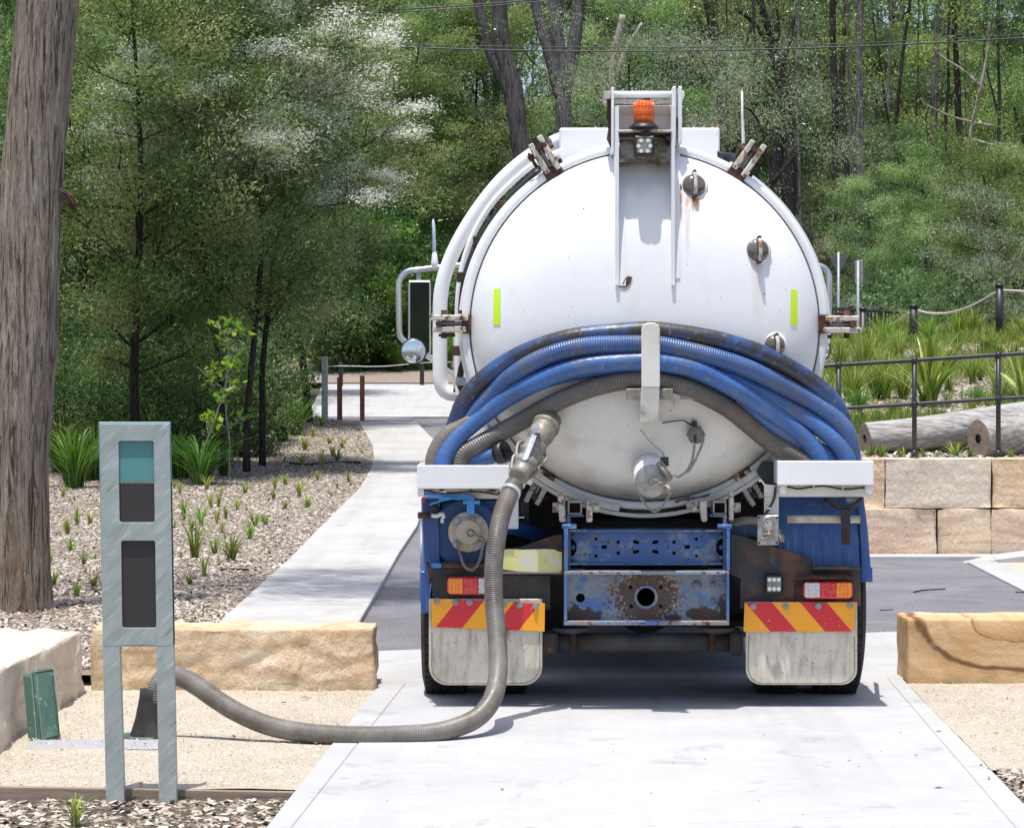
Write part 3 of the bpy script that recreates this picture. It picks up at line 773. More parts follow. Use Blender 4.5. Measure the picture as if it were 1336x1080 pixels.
def wander(p, d, L_, n, wob, grav=0):
    pts = [p.copy()]; d = d.normalized()
    for i in range(n):
        d = (d + Vector((rng.gauss(0, wob), rng.gauss(0, wob), rng.gauss(0, wob) + grav))).normalized()
        p = p + d * (L_ / n); pts.append(p.copy())
    return pts, d
def make_tree(kind, H, r0, crown0, nb, blen, elev, sub, per, leafmat, ll, lw, droop, spread, bark_m, flat=.5, lean=0, blossom=0, fork=0, twigmat=None, wob=.05):
    """returns meshes (trunk, crown, blossom) round the origin"""
    mb = MB(); cen = []; drs = []; bl = []; tone = []
    stems = [(Vector((0, 0, -.15)), Vector((rng.gauss(0, .03) + lean, rng.gauss(0, .03), 1)), H, r0)]
    if fork:
        stems = []
        for k in range(fork):
            a = rng.uniform(0, 2 * PI)
            stems.append((Vector((.08 * math.cos(a), .08 * math.sin(a), -.15)), Vector((.22 * math.cos(a), .22 * math.sin(a), 1)), H * rng.uniform(.75, 1), r0 * rng.uniform(.6, 1)))
    for (p0, d0, h, rr) in stems:
        pts, _ = wander(p0, d0, h, 14, wob, .02)
        rad = [rr * (1.25 if i == 0 else 1) * (1 - .8 * (i / 14) ** 1.1) for i in range(15)]
        mb.tube(pts, rad, 8)
        for b in range(int(nb / len(stems))):
            t = crown0 + (1 - crown0) * (b + rng.random()) / (nb / len(stems))
            t = min(t, .985); k = int(t * 14); p = pts[k].lerp(pts[min(k + 1, 14)], t * 14 - k)
            az = b * 2.4 + rng.uniform(-.5, .5); el = elev + rng.gauss(0, .18)
            prof = blen * (.35 + .65 * math.sin(PI * min(1, (t - crown0) / (1 - crown0) * .85 + .15)))
            L1 = prof * rng.uniform(.7, 1.15)
            bd = Vector((math.cos(az) * math.cos(el), math.sin(az) * math.cos(el), math.sin(el)))
            bp, bdir = wander(p, bd, L1, 6, .14, .03)
            mb.tube(bp, [max(.004, rad[k] * .42 * (1 - .8 * q / 6)) for q in range(7)], 5, cap=False)
            for s_ in range(sub):
                q = 2 + (s_ * 4.4 / sub); i0 = int(q); sp = bp[i0].lerp(bp[min(i0 + 1, 6)], q - i0)
                sd = (bdir + Vector((rng.gauss(0, .8), rng.gauss(0, .8), rng.gauss(.1, .35)))).normalized()
                spts, send = wander(sp, sd, L1 * rng.uniform(.25, .5), 4, .18, -.02)
                mb.tube(spts, [.010, .008, .006, .005, .003], 4, cap=False)
                m = int(per * rng.uniform(.5, 1.5)); base = np.array([spts[1 + j % 4] for j in range(m)])
                sg = spread * rng.uniform(.7, 1.3)
                c = base + np.clip(nr.normal(size=(m, 3)), -1.5, 1.5) * np.array([sg, sg, sg * flat])
                cen.append(c)
                dd = np.tile(np.array(send), (m, 1)) * .6 + nr.normal(size=(m, 3)) * .55; dd[:, 2] += droop
                drs.append(dd); tone.append(np.clip(rng.random() ** 1.2 + nr.normal(size=m) * .16, 0, 1))
                if blossom and t > .45 and noise.noise(Vector((base[0][0] * .55, base[0][1] * .55, base[0][2] * .45))) > -.14 and rng.random() < .7:
                    mm = int(m * 1.9); cb = np.array([spts[2 + j % 3] for j in range(mm)]) + nr.normal(size=(mm, 3)) * np.array([sg * .62, sg * .62, sg * flat * .5]) + np.array([0, 0, sg * flat * 1.1])
                    bl.append(cb)
    cen = np.concatenate(cen); drs = np.concatenate(drs); drs /= np.linalg.norm(drs, axis=1)[:, None]
    n = len(cen)
    tm = bpy.data.meshes.new(kind + '_trunk')
    tm.from_pydata([tuple(v) for v in mb.v], [], mb.f); tm.polygons.foreach_set('use_smooth', mb.sm); tm.materials.append(M[bark_m]); tm.update()
    cm = leaf_mesh(kind + '_crown', cen, drs, ll * nr.uniform(.6, 1.3, n), lw * nr.uniform(.7, 1.3, n), [L[leafmat]], rnd=np.concatenate(tone))
    bmh = None
    if bl:
        bc = np.concatenate(bl); n = len(bc); d = nr.normal(size=(n, 3)); d[:, 2] = d[:, 2] * .35 - .1; d /= np.linalg.norm(d, axis=1)[:, None]
        bmh = leaf_mesh(kind + '_blossom', bc, d, nr.uniform(.03, .07, n), nr.uniform(.012, .024, n), [L['blossom']])
    return tm, cm, bmh
PROTO = {}
def proto(key, **k): PROTO[key] = (make_tree(**k), k['H'])
for i in range(3):
    proto('gum%d' % i, kind='gum', H=15, r0=.17, crown0=.42, nb=20, blen=3.2, elev=.55, sub=5, per=110, leafmat='gum', ll=.16, lw=.042, droop=-.75, spread=.34, bark_m='bark_dark' if i != 1 else 'bark_grey', flat=.7, wob=.06)
proto('gumfork', kind='gum', H=14, r0=.22, crown0=.55, nb=22, blen=2.6, elev=.5, sub=5, per=90, leafmat='gum', ll=.16, lw=.042, droop=-.7, spread=.35, bark_m='bark_grey', flat=.7, fork=3, wob=.07)
for i in range(3):
    proto('tea%d' % i, kind='teatree', H=7.5 + i * .7, r0=.075, crown0=.2, nb=28, blen=2.1, elev=.35, sub=5, per=330, leafmat='olive' if i != 1 else 'feather', ll=.085, lw=.022, droop=.05, spread=.27, bark_m='bark_dark', flat=.45, wob=.05)
proto('flower', kind='teatree', H=8, r0=.055, crown0=.28, nb=28, blen=2.1, elev=.4, sub=5, per=280, leafmat='feather', ll=.085, lw=.022, droop=.05, spread=.24, bark_m='bark_dark', flat=.5, blossom=.5)
for i in range(2):
    proto('oak%d' % i, kind='sheoak', H=9, r0=.10, crown0=.1, nb=34, blen=1.9, elev=.15, sub=5, per=160, leafmat='dark', ll=.17, lw=.020, droop=-.35, spread=.24, bark_m='bark_dark', flat=.6, wob=.04)
for i in range(2):
    proto('shrub%d' % i, kind='shrub', H=3.4, r0=.05, crown0=.08, nb=26, blen=1.4, elev=.5, sub=5, per=65, leafmat='bright' if i == 0 else 'pale', ll=.11, lw=.045, droop=-.1, spread=.2, bark_m='bark_dark', flat=.6, fork=2, wob=.1)
proto('fern', kind='understorey', H=2.4, r0=.03, crown0=.05, nb=22, blen=1.1, elev=.45, sub=5, per=60, leafmat='dark', ll=.10, lw=.03, droop=-.1, spread=.2, bark_m='bark_dark', flat=.6, fork=2, wob=.1)
proto('palegum', kind='gum', H=8, r0=.09, crown0=.3, nb=20, blen=2.2, elev=.3, sub=5, per=90, leafmat='pale', ll=.12, lw=.03, droop=-.1, spread=.3, bark_m='bark_pale', flat=.45, wob=.12)
proto('ygum', kind='gum', H=7, r0=.07, crown0=.4, nb=14, blen=1.5, elev=.3, sub=5, per=80, leafmat='yellowgum', ll=.17, lw=.03, droop=-.9, spread=.26, bark_m='bark_pale', flat=.8, wob=.12)
proto('sapling', kind='sapling', H=2.6, r0=.014, crown0=.3, nb=8, blen=.5, elev=.7, sub=2, per=8, leafmat='lime', ll=.13, lw=.06, droop=0, spread=.07, bark_m='bark_pale', flat=.8, wob=.08)

def put_tree(key, x, d, sc, label, cat='tree', group=None, name=None, z=None, rot=None, sz=None):
    (tm, cm, bl), H = PROTO[key]
    root = empty(name or {'g': 'gum_tree', 't': 'tea_tree', 'f': 'flowering_tree', 'o': 'she_oak', 's': 'shrub', 'p': 'gum_tree', 'y': 'gum_tree'}.get(key[0], 'tree'), (x, d, (gz(d) if z is None else z) - .05), label, cat, group)
    root.rotation_euler = (0, 0, rng.uniform(0, 6.28) if rot is None else rot); root.scale = (sc, sc, sz or sc)
    link('trunk', tm, root); link('crown', cm, root)
    if bl is not None: link('blossom', bl, root)
    return root
def pt(key, px, d, sc, label, **k):
    return put_tree(key, (px - CX) * d / FPX, d, sc, label, **k)

# --- the big trunk on the left
pts = []; rad = []
for py, cx_, w in [(840, 14, 118), (812, 15, 104), (780, 17, 97), (700, 17, 92), (600, 18, 90), (500, 24, 90), (400, 33, 84), (300, 37, 82), (200, 44, 80), (100, 53, 80), (0, 62, 80), (-150, 74, 78), (-400, 95, 70), (-700, 110, 60)]:
    pts.append(P(cx_, py, 22.3)); rad.append(w / 2 * 22.3 / FPX)
mb = MB(); cs = catmull(pts, .04)
def rint(i):
    t = i / (len(cs) - 1); z = cs[i].z
    for (a, ra), (b, rb) in zip(zip(pts, rad), list(zip(pts, rad))[1:]):
        if a.z <= z <= b.z: return lerp(ra, rb, (z - a.z) / (b.z - a.z))
    return rad[0] if z < pts[0].z else rad[-1]
ring = 72; rows = []
for i, c in enumerate(cs):
    r_ = rint(i); row = []
    for k in range(ring):
        a = 2 * PI * k / ring
        q = Vector((math.cos(a) * 3.2, math.sin(a) * 3.2, c.z * .55))
        f = 1 + .05 * noise.fractal(q, 1, 2, 4) + .045 * noise.noise(Vector((math.cos(a) * 9, math.sin(a) * 9, c.z * 1.1))) + .03 * noise.noise(Vector((math.cos(a) * 18, math.sin(a) * 18, c.z * 2.5)))
        f += .09 * math.exp(-((c.z - CAMH - .25) / .12) ** 2) * max(0, math.cos(a - .1)) ** 4
        if c.z < .35: f += .10 * (1 - c.z / .35) * max(0, math.sin(a * 5 + 1))
        row.append((c.x + math.cos(a) * r_ * f, c.y + math.sin(a) * r_ * f, c.z))
    rows.append(row)
mb.grid(rows, True, True)
big = empty('gum_tree', (pts[0].x, 22.3, 0), 'massive rough barked gum trunk rising out of the mulch at the left edge', 'tree')
mb.build('trunk', M['bark_big'], big)
mb = MB()
for k in range(9):
    a = P(78 + rng.uniform(-2, 4), 246 + k, 22.1); mb.tube([a, a + Vector((.05 + rng.random() * .04, -.02, -.03 - k * .006)), a + Vector((.09 + rng.random() * .04, -.04, -.12 - rng.random() * .05))], [.008, .012, .003], 5)
mb.build('bark_strip', M['rust'], big, label='hanging reddish strip of torn bark')
# crown high above the frame, so that the trunk carries leaves
(tm, cm, _), H = PROTO['gum0']
c_ = link('crown', cm, big, (.6, .3, 3.5)); c_.scale = (.9, .9, .9)

TREES = 'trees of the forest edge'
# --- left: feathery trees close behind the bed (trunks that can be told apart)
lt = [
 ('tea0', 172, 44, 1.0, 'slim dark tea tree whose bare trunk rises behind the galvanised marker post', .0),
 ('flower', 322, 45, 1.02, 'tall white flowering tea tree with the left one of two thin twin trunks', 1.0),
 ('flower', 343, 46, .95, 'white flowering tea tree with the right one of two thin twin trunks', 2.6),
 ('oak0', 205, 49, 1.0, 'dark drooping she oak with a broad shaded trunk left of the twin trunks', 0),
 ('tea1', 120, 50, .95, 'feathery tea tree standing right beside the big gum trunk', 0),
 ('oak1', 262, 52, .9, 'dark she oak standing behind the lime leaved sapling', 0),
 ('tea2', 352, 57, .9, 'olive tea tree with its trunk between the twin trunks and the path post', 0),
 ('tea1', 60, 56, 1.05, 'feathery tea tree half hidden by the big gum trunk', 0),
 ('flower', 235, 58, 1.1, 'flowering tree with white sprays high above the dark she oaks', 0),
 ('tea1', 405, 59, 1.12, 'tall feathery tree left of the tank, above the path posts', 0),
 ('tea0', -30, 52, 1.0, 'tea tree at the far left edge of the picture', 0),
 ('flower', 290, 44.5, .93, 'white flowering tea tree rising left of the two thin twin trunks', 5.2),
 ('oak0', -10, 45, .8, 'dark she oak at the far left edge of the picture', 0),
]
for key, px, d, sc, lab, rot in lt: pt(key, px, d, sc, lab, rot=rot or None, group=TREES)
pt('sapling', 262, 42, 1.0, 'young sapling with glowing lime green leaves in front of the dark trees', name='sapling', cat='sapling')
pt('sapling', 300, 43.5, .95, 'taller lime leaved sapling leaning right beside the twin trunks', name='sapling', cat='sapling')

for (key, px, d, sc, where) in [('fern', 95, 46, .9, 'beside the big gum trunk'), ('fern', 150, 48, 1.0, 'behind the marker post'), ('oak1', 215, 50, .32, 'just right of the marker post'), ('fern', 245, 47, .8, 'at the foot of the lime sapling'), ('fern', 300, 49, .9, 'left of the twin trunks'),
                                ('oak0', 330, 51, .33, 'behind the twin trunks'), ('fern', 340, 53, .7, 'right of the twin trunks'), ('fern', 190, 53, 1.1, 'deep behind the marker post'), ('fern', 275, 55, 1.2, 'deep behind the lime sapling')]:
    pt(key, px, d, sc, 'dark low bush ' + where, name='shrub', cat='shrub', group='low bushes under the left trees')
# --- across the crossing: bright shrub and dark thin stems in the middle
mids = [
 ('shrub0', 470, 80, 1.0, 'bright green broad leaved shrub above the brown bollards'), ('shrub0', 505, 83, 1.45, 'tallest bright green broad leaved shrub left of the mirror'),
 ('fern', 440, 82, 1.3, 'dark shrub just above the grey metal path post'), ('fern', 540, 82, 1.5, 'dark green shrub showing behind the truck mirror'),
 ('fern', 415, 79, 1.2, 'dark low shrub at the left end of the crossing'), ('oak0', 520, 86, .95, 'dark she oak over the bright shrubs left of the truck'),
 ('tea1', 480, 88, 1.3, 'feathery tree behind the bright shrubs left of the tank'), ('tea0', 560, 85, 1.15, 'dark olive tree behind the antenna'),
 ('oak1', 590, 88, 1.2, 'dark she oak right beside the tank pipe hoop'), ('tea2', 545, 74.5 + 10, 1.05, 'olive tree with low foliage between mirror and hoop')]
for key, px, d, sc, lab in mids: pt(key, px, d, sc, lab, group=TREES, name='shrub' if key[0] in 'sf' and key != 'flower' else None, cat='shrub' if key[0] in 'sf' else 'tree')

MARKS = [(0, 'at the left edge of the picture'), (70, 'behind the big gum trunk'), (130, 'above the left side of the marker post'), (225, 'above the marker post'), (300, 'above the lime saplings'), (370, 'behind the twin trunks'), (430, 'above the grey metal path post'), (500, 'above the brown bollards'), (570, 'behind the truck mirror'), (640, 'behind the tank pipe hoop'), (730, 'left of the tank box'), (800, 'behind the left of the tank box'), (880, 'behind the hinge frame'), (950, 'behind the right of the tank box'), (1010, 'behind the whip antenna'), (1070, 'just right of the tank'), (1130, 'above the road signs'), (1190, 'right of the road signs'), (1250, 'above the flax clump'), (1310, 'left of the right rope bollard'), (9999, 'at the right edge of the picture')]
# --- grey trunks that show above the truck and on the right: individually placed
def bare_tree(paths, mat, label, d, leaves='gum', nleaf=2600, group=None, name='gum_tree', crown_at=None):
    b0 = P(paths[0][0][0], paths[0][0][1], d)
    root = empty(name, (b0.x, d, gz(d) - .1), label, 'tree', group)
    mb = MB()
    ends = []
    for pth in paths:
        pp_ = catmull([P(x, y, d + (dd[0] if dd else 0)) for x, y, w, *dd in pth], .25)
        ws = [w for x, y, w, *dd in pth]; zs = [P(x, y, d).z for x, y, w, *dd in pth]
        rr = [w_ / 2 * d / FPX for w_ in np.interp([i / (len(pp_) - 1) for i in range(len(pp_))], np.linspace(0, 1, len(ws)), ws)]
        rr = [r_ * (1 + .08 * noise.noise(Vector((i * .4, r_ * 30, 0)))) for i, r_ in enumerate(rr)]
        pp_ = [q + Vector((noise.noise(q * .9), noise.noise(q * .9 + Vector((5, 5, 5))), 0)) * .05 for q in pp_]
        mb.tube(pp_, rr, 10); ends.append(pp_[-1])
    mb.build('trunk', M[mat], root)
    cen = []; dr = []; cs_ = .6 if leaves == 'yellowgum' else 1
    for e in (crown_at or ends):
        e = Vector(e)
        for k in range(10):
            q = np.array(e) + nr.normal(size=3) * np.array([1.1, 1.1, .8]) + np.array([0, 0, .6])
            m_ = nleaf // (10 * len(crown_at or ends)); cen.append(q + nr.normal(size=(m_, 3)) * np.array([.34, .34, .16]) * cs_); dd = nr.normal(size=(m_, 3)); dd[:, 2] -= 1.0; dr.append(dd)
    cen = np.concatenate(cen); dr = np.concatenate(dr); dr /= np.linalg.norm(dr, axis=1)[:, None]; n = len(cen)
    if leaves == 'pale':
        cen = np.concatenate([cen + nr.normal(size=cen.shape) * .12 for _ in range(3)]); dr = np.concatenate([dr] * 3); dr = dr + nr.normal(size=dr.shape) * .5; dr /= np.linalg.norm(dr, axis=1)[:, None]; n = len(cen)
    me = leaf_mesh('crown', cen - np.array(wloc(root)), dr, nr.uniform(.05, .10, n) if leaves == 'pale' else nr.uniform(.08, .15, n), nr.uniform(.012, .022, n) if leaves == 'pale' else nr.uniform(.02, .035, n), [L[leaves]]); link('crown', me, root)
    return root
bare_tree([[(694, 480, 30), (684, 250, 27), (672, 130, 26), (655, 60, 25), (650, -40, 20)], [(672, 135, 18), (640, 70, 15), (628, 20, 13), (610, -40, 11)]], 'bark_grey', 'grey gum whose trunk leans and forks just left of the white tank box', 84)
bare_tree([[(738, 480, 30), (737, 250, 27), (733, 110, 26), (726, 40, 20), (722, -40, 16)], [(733, 130, 20), (712, 60, 14), (692, -30, 12)], [(736, 120, 22), (750, 50, 18), (757, -40, 15)]], 'bark_grey', 'stout grey gum forking into three stems above the white tank box', 84)
bare_tree([[(800, 480, 18), (797, 200, 14), (800, 90, 12), (812, 20, 9)], [(798, 110, 10), (820, 60, 7), (838, 30, 4)]], 'bark_pale', 'pale thin dead looking gum behind the tank hinge frame', 88, nleaf=800)
bare_tree([[(947, 480, 20), (944, 200, 19), (941, 90, 17), (925, 10, 15), (910, -50, 12)], [(943, 140, 9), (965, 80, 7), (985, 20, 5)]], 'bark_dark', 'dark forked gum just right of the tank box', 83)
bare_tree([[(1028, 480, 16), (1030, 200, 15), (1018, 90, 15), (1000, 30, 11), (985, -30, 9)], [(1022, 110, 11), (992, 40, 8), (960, 10, 5)], [(1020, 90, 8), (1035, 20, 5)]], 'bark_dark', 'dark gum with a bent crown of forks right of the whip antenna', 80)
bare_tree([[(1095, 480, 11), (1093, 300, 10), (1088, 120, 9), (1085, -40, 9)]], 'bark_dark', 'straight dark pole trunk above the give way sign', 72)
bare_tree([[(1126, 480, 12), (1124, 260, 11), (1122, 100, 10), (1120, -40, 10)]], 'bark_grey', 'straight grey pole trunk above the rectangular sign', 76)
bare_tree([[(1110, 480, 10), (1105, 240, 10), (1100, 140, 9), (1102, 20, 6), (1104, -30, 5)]], 'bark_dark', 'wavy dark trunk between the two straight pole trunks', 82)
bare_tree([[(1166, 480, 7), (1164, 300, 7), (1168, 180, 6), (1180, 60, 5), (1190, -30, 4)], [(1165, 200, 4), (1150, 90, 3), (1140, 20, 2)]], 'bark_dark', 'thin dark forked sapling trunk right of the pole trunks', 74, nleaf=1200)
bare_tree([[(1212, 480, 11), (1214, 300, 10), (1218, 160, 9), (1222, 40, 8), (1226, -40, 8)]], 'bark_grey', 'leaning grey trunk in the middle of the right side', 84)
bare_tree([[(1262, 480, 13), (1257, 260, 12), (1252, 180, 10), (1246, 60, 8), (1240, -30, 7)]], 'bark_dark', 'dark trunk behind the pale curling branches at right', 82)
bare_tree([[(1300, 480, 6), (1268, 300, 6), (1262, 200, 5), (1284, 90, 4), (1290, 30, 3)], [(1285, 118, 4), (1255, 90, 3), (1228, 72, 2.5), (1218, 55, 2)], [(1295, 165, 4), (1250, 155, 3), (1215, 140, 2.5), (1202, 128, 1.5)], [(1320, 200, 6), (1296, 190, 5), (1268, 182, 3)]], 'bark_pale', 'pale gum with curling bare branches near the right edge', 66, leaves='yellowgum', nleaf=1300)
bare_tree([[(1012, 480, 8), (1010, 320, 8), (1002, 200, 6), (985, 150, 4), (968, 140, 3)], [(1008, 240, 6), (1040, 200, 4), (1052, 190, 3)]], 'bark_dark', 'small dark tree with spreading grey green sprays beside the tank', 70, leaves='pale', nleaf=2200)
bare_tree([[(905, 480, 8), (900, 250, 7), (890, 150, 5), (880, 100, 4)]], 'bark_dark', 'grey green leafy tree behind the tank box and hinge frame', 72, leaves='pale', nleaf=6000, crown_at=[P(860, 130, 72), P(900, 120, 72), P(930, 150, 72)])

for i in range(11):
    px = 945 + i * 36 + rng.uniform(-8, 8); d = rng.uniform(76, 92); a = rng.uniform(-14, 14); w = rng.uniform(4, 8)
    b = rng.uniform(80, 260)
    bare_tree([[(px, 480, w), (px + a * .3, 300, w * .9), (px + a * .4 + rng.uniform(-4, 4), 160, w * .75), (px + a, 20, w * .6), (px + a * 1.2, -40, w * .5)], [(px + a * .4, b + 40, w * .5), (px + a + rng.choice([-1, 1]) * rng.uniform(15, 35), b - 30, w * .3), (px + a + rng.uniform(-30, 30), b - 90, w * .15)]],
              rng.choice(['bark_dark', 'bark_dark', 'bark_grey']), 'slender bare stemmed gum in the wood ' + next(t_ for x_, t_ in MARKS if px < x_), d, nleaf=900, group='slender gums right of the tank')
# --- shrubs and trees on the right, behind the garden
rights = [('palegum', 1315, 58, .58, 'pale grey green spreading tree at the right edge above the bollard', 'palegum'),
 ('palegum', 1272, 60, .42, 'pale grey green bushy tree left of the rope bollard', 'palegum'), ('ygum', 1330, 62, 1.05, 'yellow green drooping gum hanging in at the right edge', ''),
 ('tea1', 1130, 66, .62, 'feathery small tree behind the sign poles', ''), ('shrub1', 1060, 64, .8, 'pale leaved shrub just right of the tank', ''),
 ('tea2', 1205, 68, .62, 'olive round topped small tree in the middle right', ''), ('shrub1', 1100, 62, .7, 'pale leaved shrub behind the picket fence', ''),
 ('fern', 1170, 60, 1.3, 'dark low shrub behind the picket fence', ''), ('fern', 1240, 58, 1.2, 'dark low shrub between the two rope bollards', ''), ('fern', 1290, 57, 1.3, 'dark low shrub behind the right rope bollard', ''),
 ('tea0', 1350, 64, .8, 'olive tree just beyond the right edge', ''), ('oak0', 1240, 72, .75, 'dark she oak behind the olive round topped tree', '')]
for key, px, d, sc, lab, _ in rights: pt(key, px, d, sc, lab, group=TREES, name='shrub' if key[0] in 'sf' else None, cat='shrub' if key[0] in 'sf' else 'tree')

# --- deeper rows: nothing tells these apart
def half(d): return 668 * d / FPX
deep = 'trees deep in the forest'
def rowfill(d0, d1, n_, keys, sc0, sc1, label, px0=-220, px1=1600):
    n = n_ if px1 < 500 else int(n_ * 1.25)
    for i in range(n):
        d = rng.uniform(d0, d1); px = px0 + (px1 - px0) * (i + rng.random()) / n
        key = rng.choice(keys); pt(key, px, d, rng.uniform(sc0, sc1), label + ' ' + next(t_ for x_, t_ in MARKS if px < x_), group='forest ' + label.split(' standing')[0])
rowfill(62, 72, 7, ['tea0', 'tea2', 'oak0', 'tea1'], .9, 1.2, 'feathery tree standing left of the path', -60, 385)
rowfill(88, 96, 15, ['tea0', 'tea1', 'tea2', 'oak0', 'oak1', 'palegum'], 1.0, 1.4, 'leafy tree standing low in the forest wall')
rowfill(90, 102, 17, ['gum0', 'gum1', 'gum2', 'gumfork'], .8, 1.1, 'tall slender gum standing in the forest wall')
rowfill(104, 116, 20, ['gum0', 'gum1', 'gum2', 'gumfork', 'gum0'], .85, 1.15, 'tall gum standing deep in the forest')
rowfill(104, 116, 15, ['tea0', 'tea1', 'oak0', 'oak1', 'shrub0'], 1.1, 1.6, 'bushy tree standing deep in the forest')

# --- the far wood on the hill: one mass
cl = []; N = 1150
for _ in range(N):
    y = rng.uniform(122, 165); x = rng.uniform(-1, 1) * (half(y) + 14); hgt = rng.uniform(.5, 17) ** 1.0
    m_ = 75; q = np.array([x, y, gz(y) + hgt]); cl.append(q + nr.normal(size=(m_, 3)) * np.array([1.3, 1.3, .8]))
cen = np.concatenate(cl); n = len(cen); dr = nr.normal(size=(n, 3)); dr[:, 2] -= .5; dr /= np.linalg.norm(dr, axis=1)[:, None]
me = leaf_mesh('far_forest', cen, dr, nr.uniform(.25, .5, n), nr.uniform(.1, .2, n), [L['gum'], L['dark'], L['olive']], mi=np.repeat(nr.integers(0, 3, N), 75))
o = link('distant_wood', me); tag(o, 'far off wood on the hillside behind all the trees', 'wood', kind='stuff')
mb = MB()
for _ in range(90):
    y = rng.uniform(118, 150); x = rng.uniform(-1, 1) * (half(y) + 3); r_ = rng.uniform(.07, .18)
    pp_, _d = wander(Vector((x, y, gz(y) - .8)), Vector((rng.gauss(0, .08), 0, 1)), 20, 8, .05); mb.tube(pp_, [r_ * (1 - .08 * i) for i in range(9)], 6, cap=False)
o = mb.build('distant_trunks', M['bark_grey']); tag(o, 'thin far trunks of the wood on the hillside', 'wood', kind='stuff')

# --- undergrowth along the forest foot: countless
cl = []; dl = []
def undergrow(n, fx, fd, hz):
    for _ in range(n):
        x, y, z = fx(); m_ = 50
        c = np.array([x, y, z + .05]) + nr.normal(size=(m_, 3)) * np.array([.45, .45, .28]); c[:, 2] = np.maximum(c[:, 2], z)
        cl.append(c); d = nr.normal(size=(m_, 3)); d[:, 2] = abs(d[:, 2]) + .3; dl.append(d)
undergrow(260, lambda: (lambda y: (rng.uniform(-half(y) - 2, half(y) + 2), y, gz(y) + .25))(rng.uniform(84, 96)), None, 0)
undergrow(330, lambda: (lambda y: (rng.uniform(-half(y) - 2, -.38 * half(y)), y, gz(y) + rng.uniform(.2, 1.3)))(rng.uniform(50, 66)), None, 0)
undergrow(120, lambda: (lambda y: (rng.uniform(.4 * half(y), half(y) + 2), y, gz(y) + .5))(rng.uniform(54, 66)), None, 0)
cl = [c for c, d in zip(cl, dl)]
cen = np.concatenate(cl); dr = np.concatenate(dl); dr /= np.linalg.norm(dr, axis=1)[:, None]; n = len(cen)
keep = ~((cen[:, 1] < 77) & (cen[:, 0] > -4.4) & (cen[:, 0] < 3)); cen = cen[keep]; dr = dr[keep]; n = len(cen)
me = leaf_mesh('undergrowth', cen, dr, nr.uniform(.1, .3, n), nr.uniform(.03, .08, n), [L['feather'], L['dark'], L['bright']], mi=nr.integers(0, 3, n))
o = link('undergrowth', me); tag(o, 'tangled green undergrowth along the foot of the forest', 'undergrowth', kind='stuff')

# --- tufts
def tuft_mesh(nb, h, w, spread, mat, stiff=.6, segs=4):
    V = []; F = []; rv = []
    for b in range(nb):
        a = rng.uniform(0, 2 * PI); ln = h * rng.uniform(.5, 1.1); out = spread * rng.uniform(.2, 1); r_ = rng.random()
        p = Vector((math.cos(a), math.sin(a), 0)) * rng.random() * spread * .12; dx = Vector((math.cos(a), math.sin(a), 0)); sd = Vector((-dx.y, dx.x, 0)); i0 = len(V)
        sd = (sd + dx * rng.uniform(-.6, .6)).normalized()
        for s_ in range(segs + 1):
            t = s_ / segs; q = p + dx * out * t ** 1.6 + Vector((0, 0, ln * (t - (1 - stiff) * t ** 2.4))); ww = w * (1 - t ** 1.5) * .5 + .0008
            V += [q - sd * ww, q + sd * ww]
        for s_ in range(segs):
            k = i0 + 2 * s_; F.append((k, k + 1, k + 3, k + 2)); rv.append(r_)
    me = bpy.data.meshes.new('tuft'); me.from_pydata([tuple(v) for v in V], [], F); me.materials.append(L[mat]); me.update()
    at = me.attributes.new('rnd', 'FLOAT', 'FACE'); at.data.foreach_set('value', rv); return me
T_small = [tuft_mesh(30, .22, .008, .15, 'grass' if k_ % 2 else 'flax') for k_ in range(4)]
T_light = [tuft_mesh(150, .62, .010, .34, 'grass', .75) for _ in range(3)]
T_seed = [tuft_mesh(12, .20, .012, .09, 'flax') for _ in range(3)] + [tuft_mesh(16, .13, .008, .10, 'grass') for _ in range(3)]
T_mid = [tuft_mesh(60, .42, .010, .25, 'grass') for _ in range(3)]
T_big = [tuft_mesh(170, .95, .014, .75, 'grass_dark', .5, 5) for _ in range(3)]
T_flax = [tuft_mesh(44, .95, .06, .62, 'flax', .75, 5) for _ in range(2)]
def tuft(me, x, y, z, sc, label, name='grass_tuft', cat='plant', group=None):
    o = link(name, me, None, (x, y, z)); o.rotation_euler = (0, 0, rng.uniform(0, 6)); o.scale = (sc, sc, sc * rng.uniform(.8, 1.2)); return tag(o, label, cat, group)
bed = [(88, 705), (92, 728), (118, 690), (110, 745), (122, 775), (82, 655), (275, 668), (270, 645), (250, 700), (254, 738), (247, 770), (280, 728), (302, 740), (320, 650), (333, 695), (345, 690), (357, 658), (372, 672), (390, 655), (372, 640), (414, 632), (420, 615), (434, 600), (408, 575), (398, 592), (430, 585), (446, 590), (310, 672), (326, 712), (290, 705), (240, 680), (234, 650), (262, 690), (420, 560), (412, 556), (440, 608), (395, 612), (65, 745), (70, 775), (100, 790)]
for i, (px, py) in enumerate(bed):
    g = G(px, py); g.z = mulch_z(g.x, g.y)
    lab = {9: 'lush dark green tuft beside the right edge of the marker post', 12: 'bushy pale tuft with a twig at its foot, right of the marker post', 4: 'tuft closest to the stone block left of the marker post'}.get(i, 'small green grass tuft planted in the mulch bed')
    tuft(rng.choice(T_small if i not in (9, 12) else T_mid), g.x, g.y, g.z, rng.uniform(.95, 1.5) * (1 if g.y < 45 else 1.3), lab, group='small tufts in the mulch bed')
k_ = 0
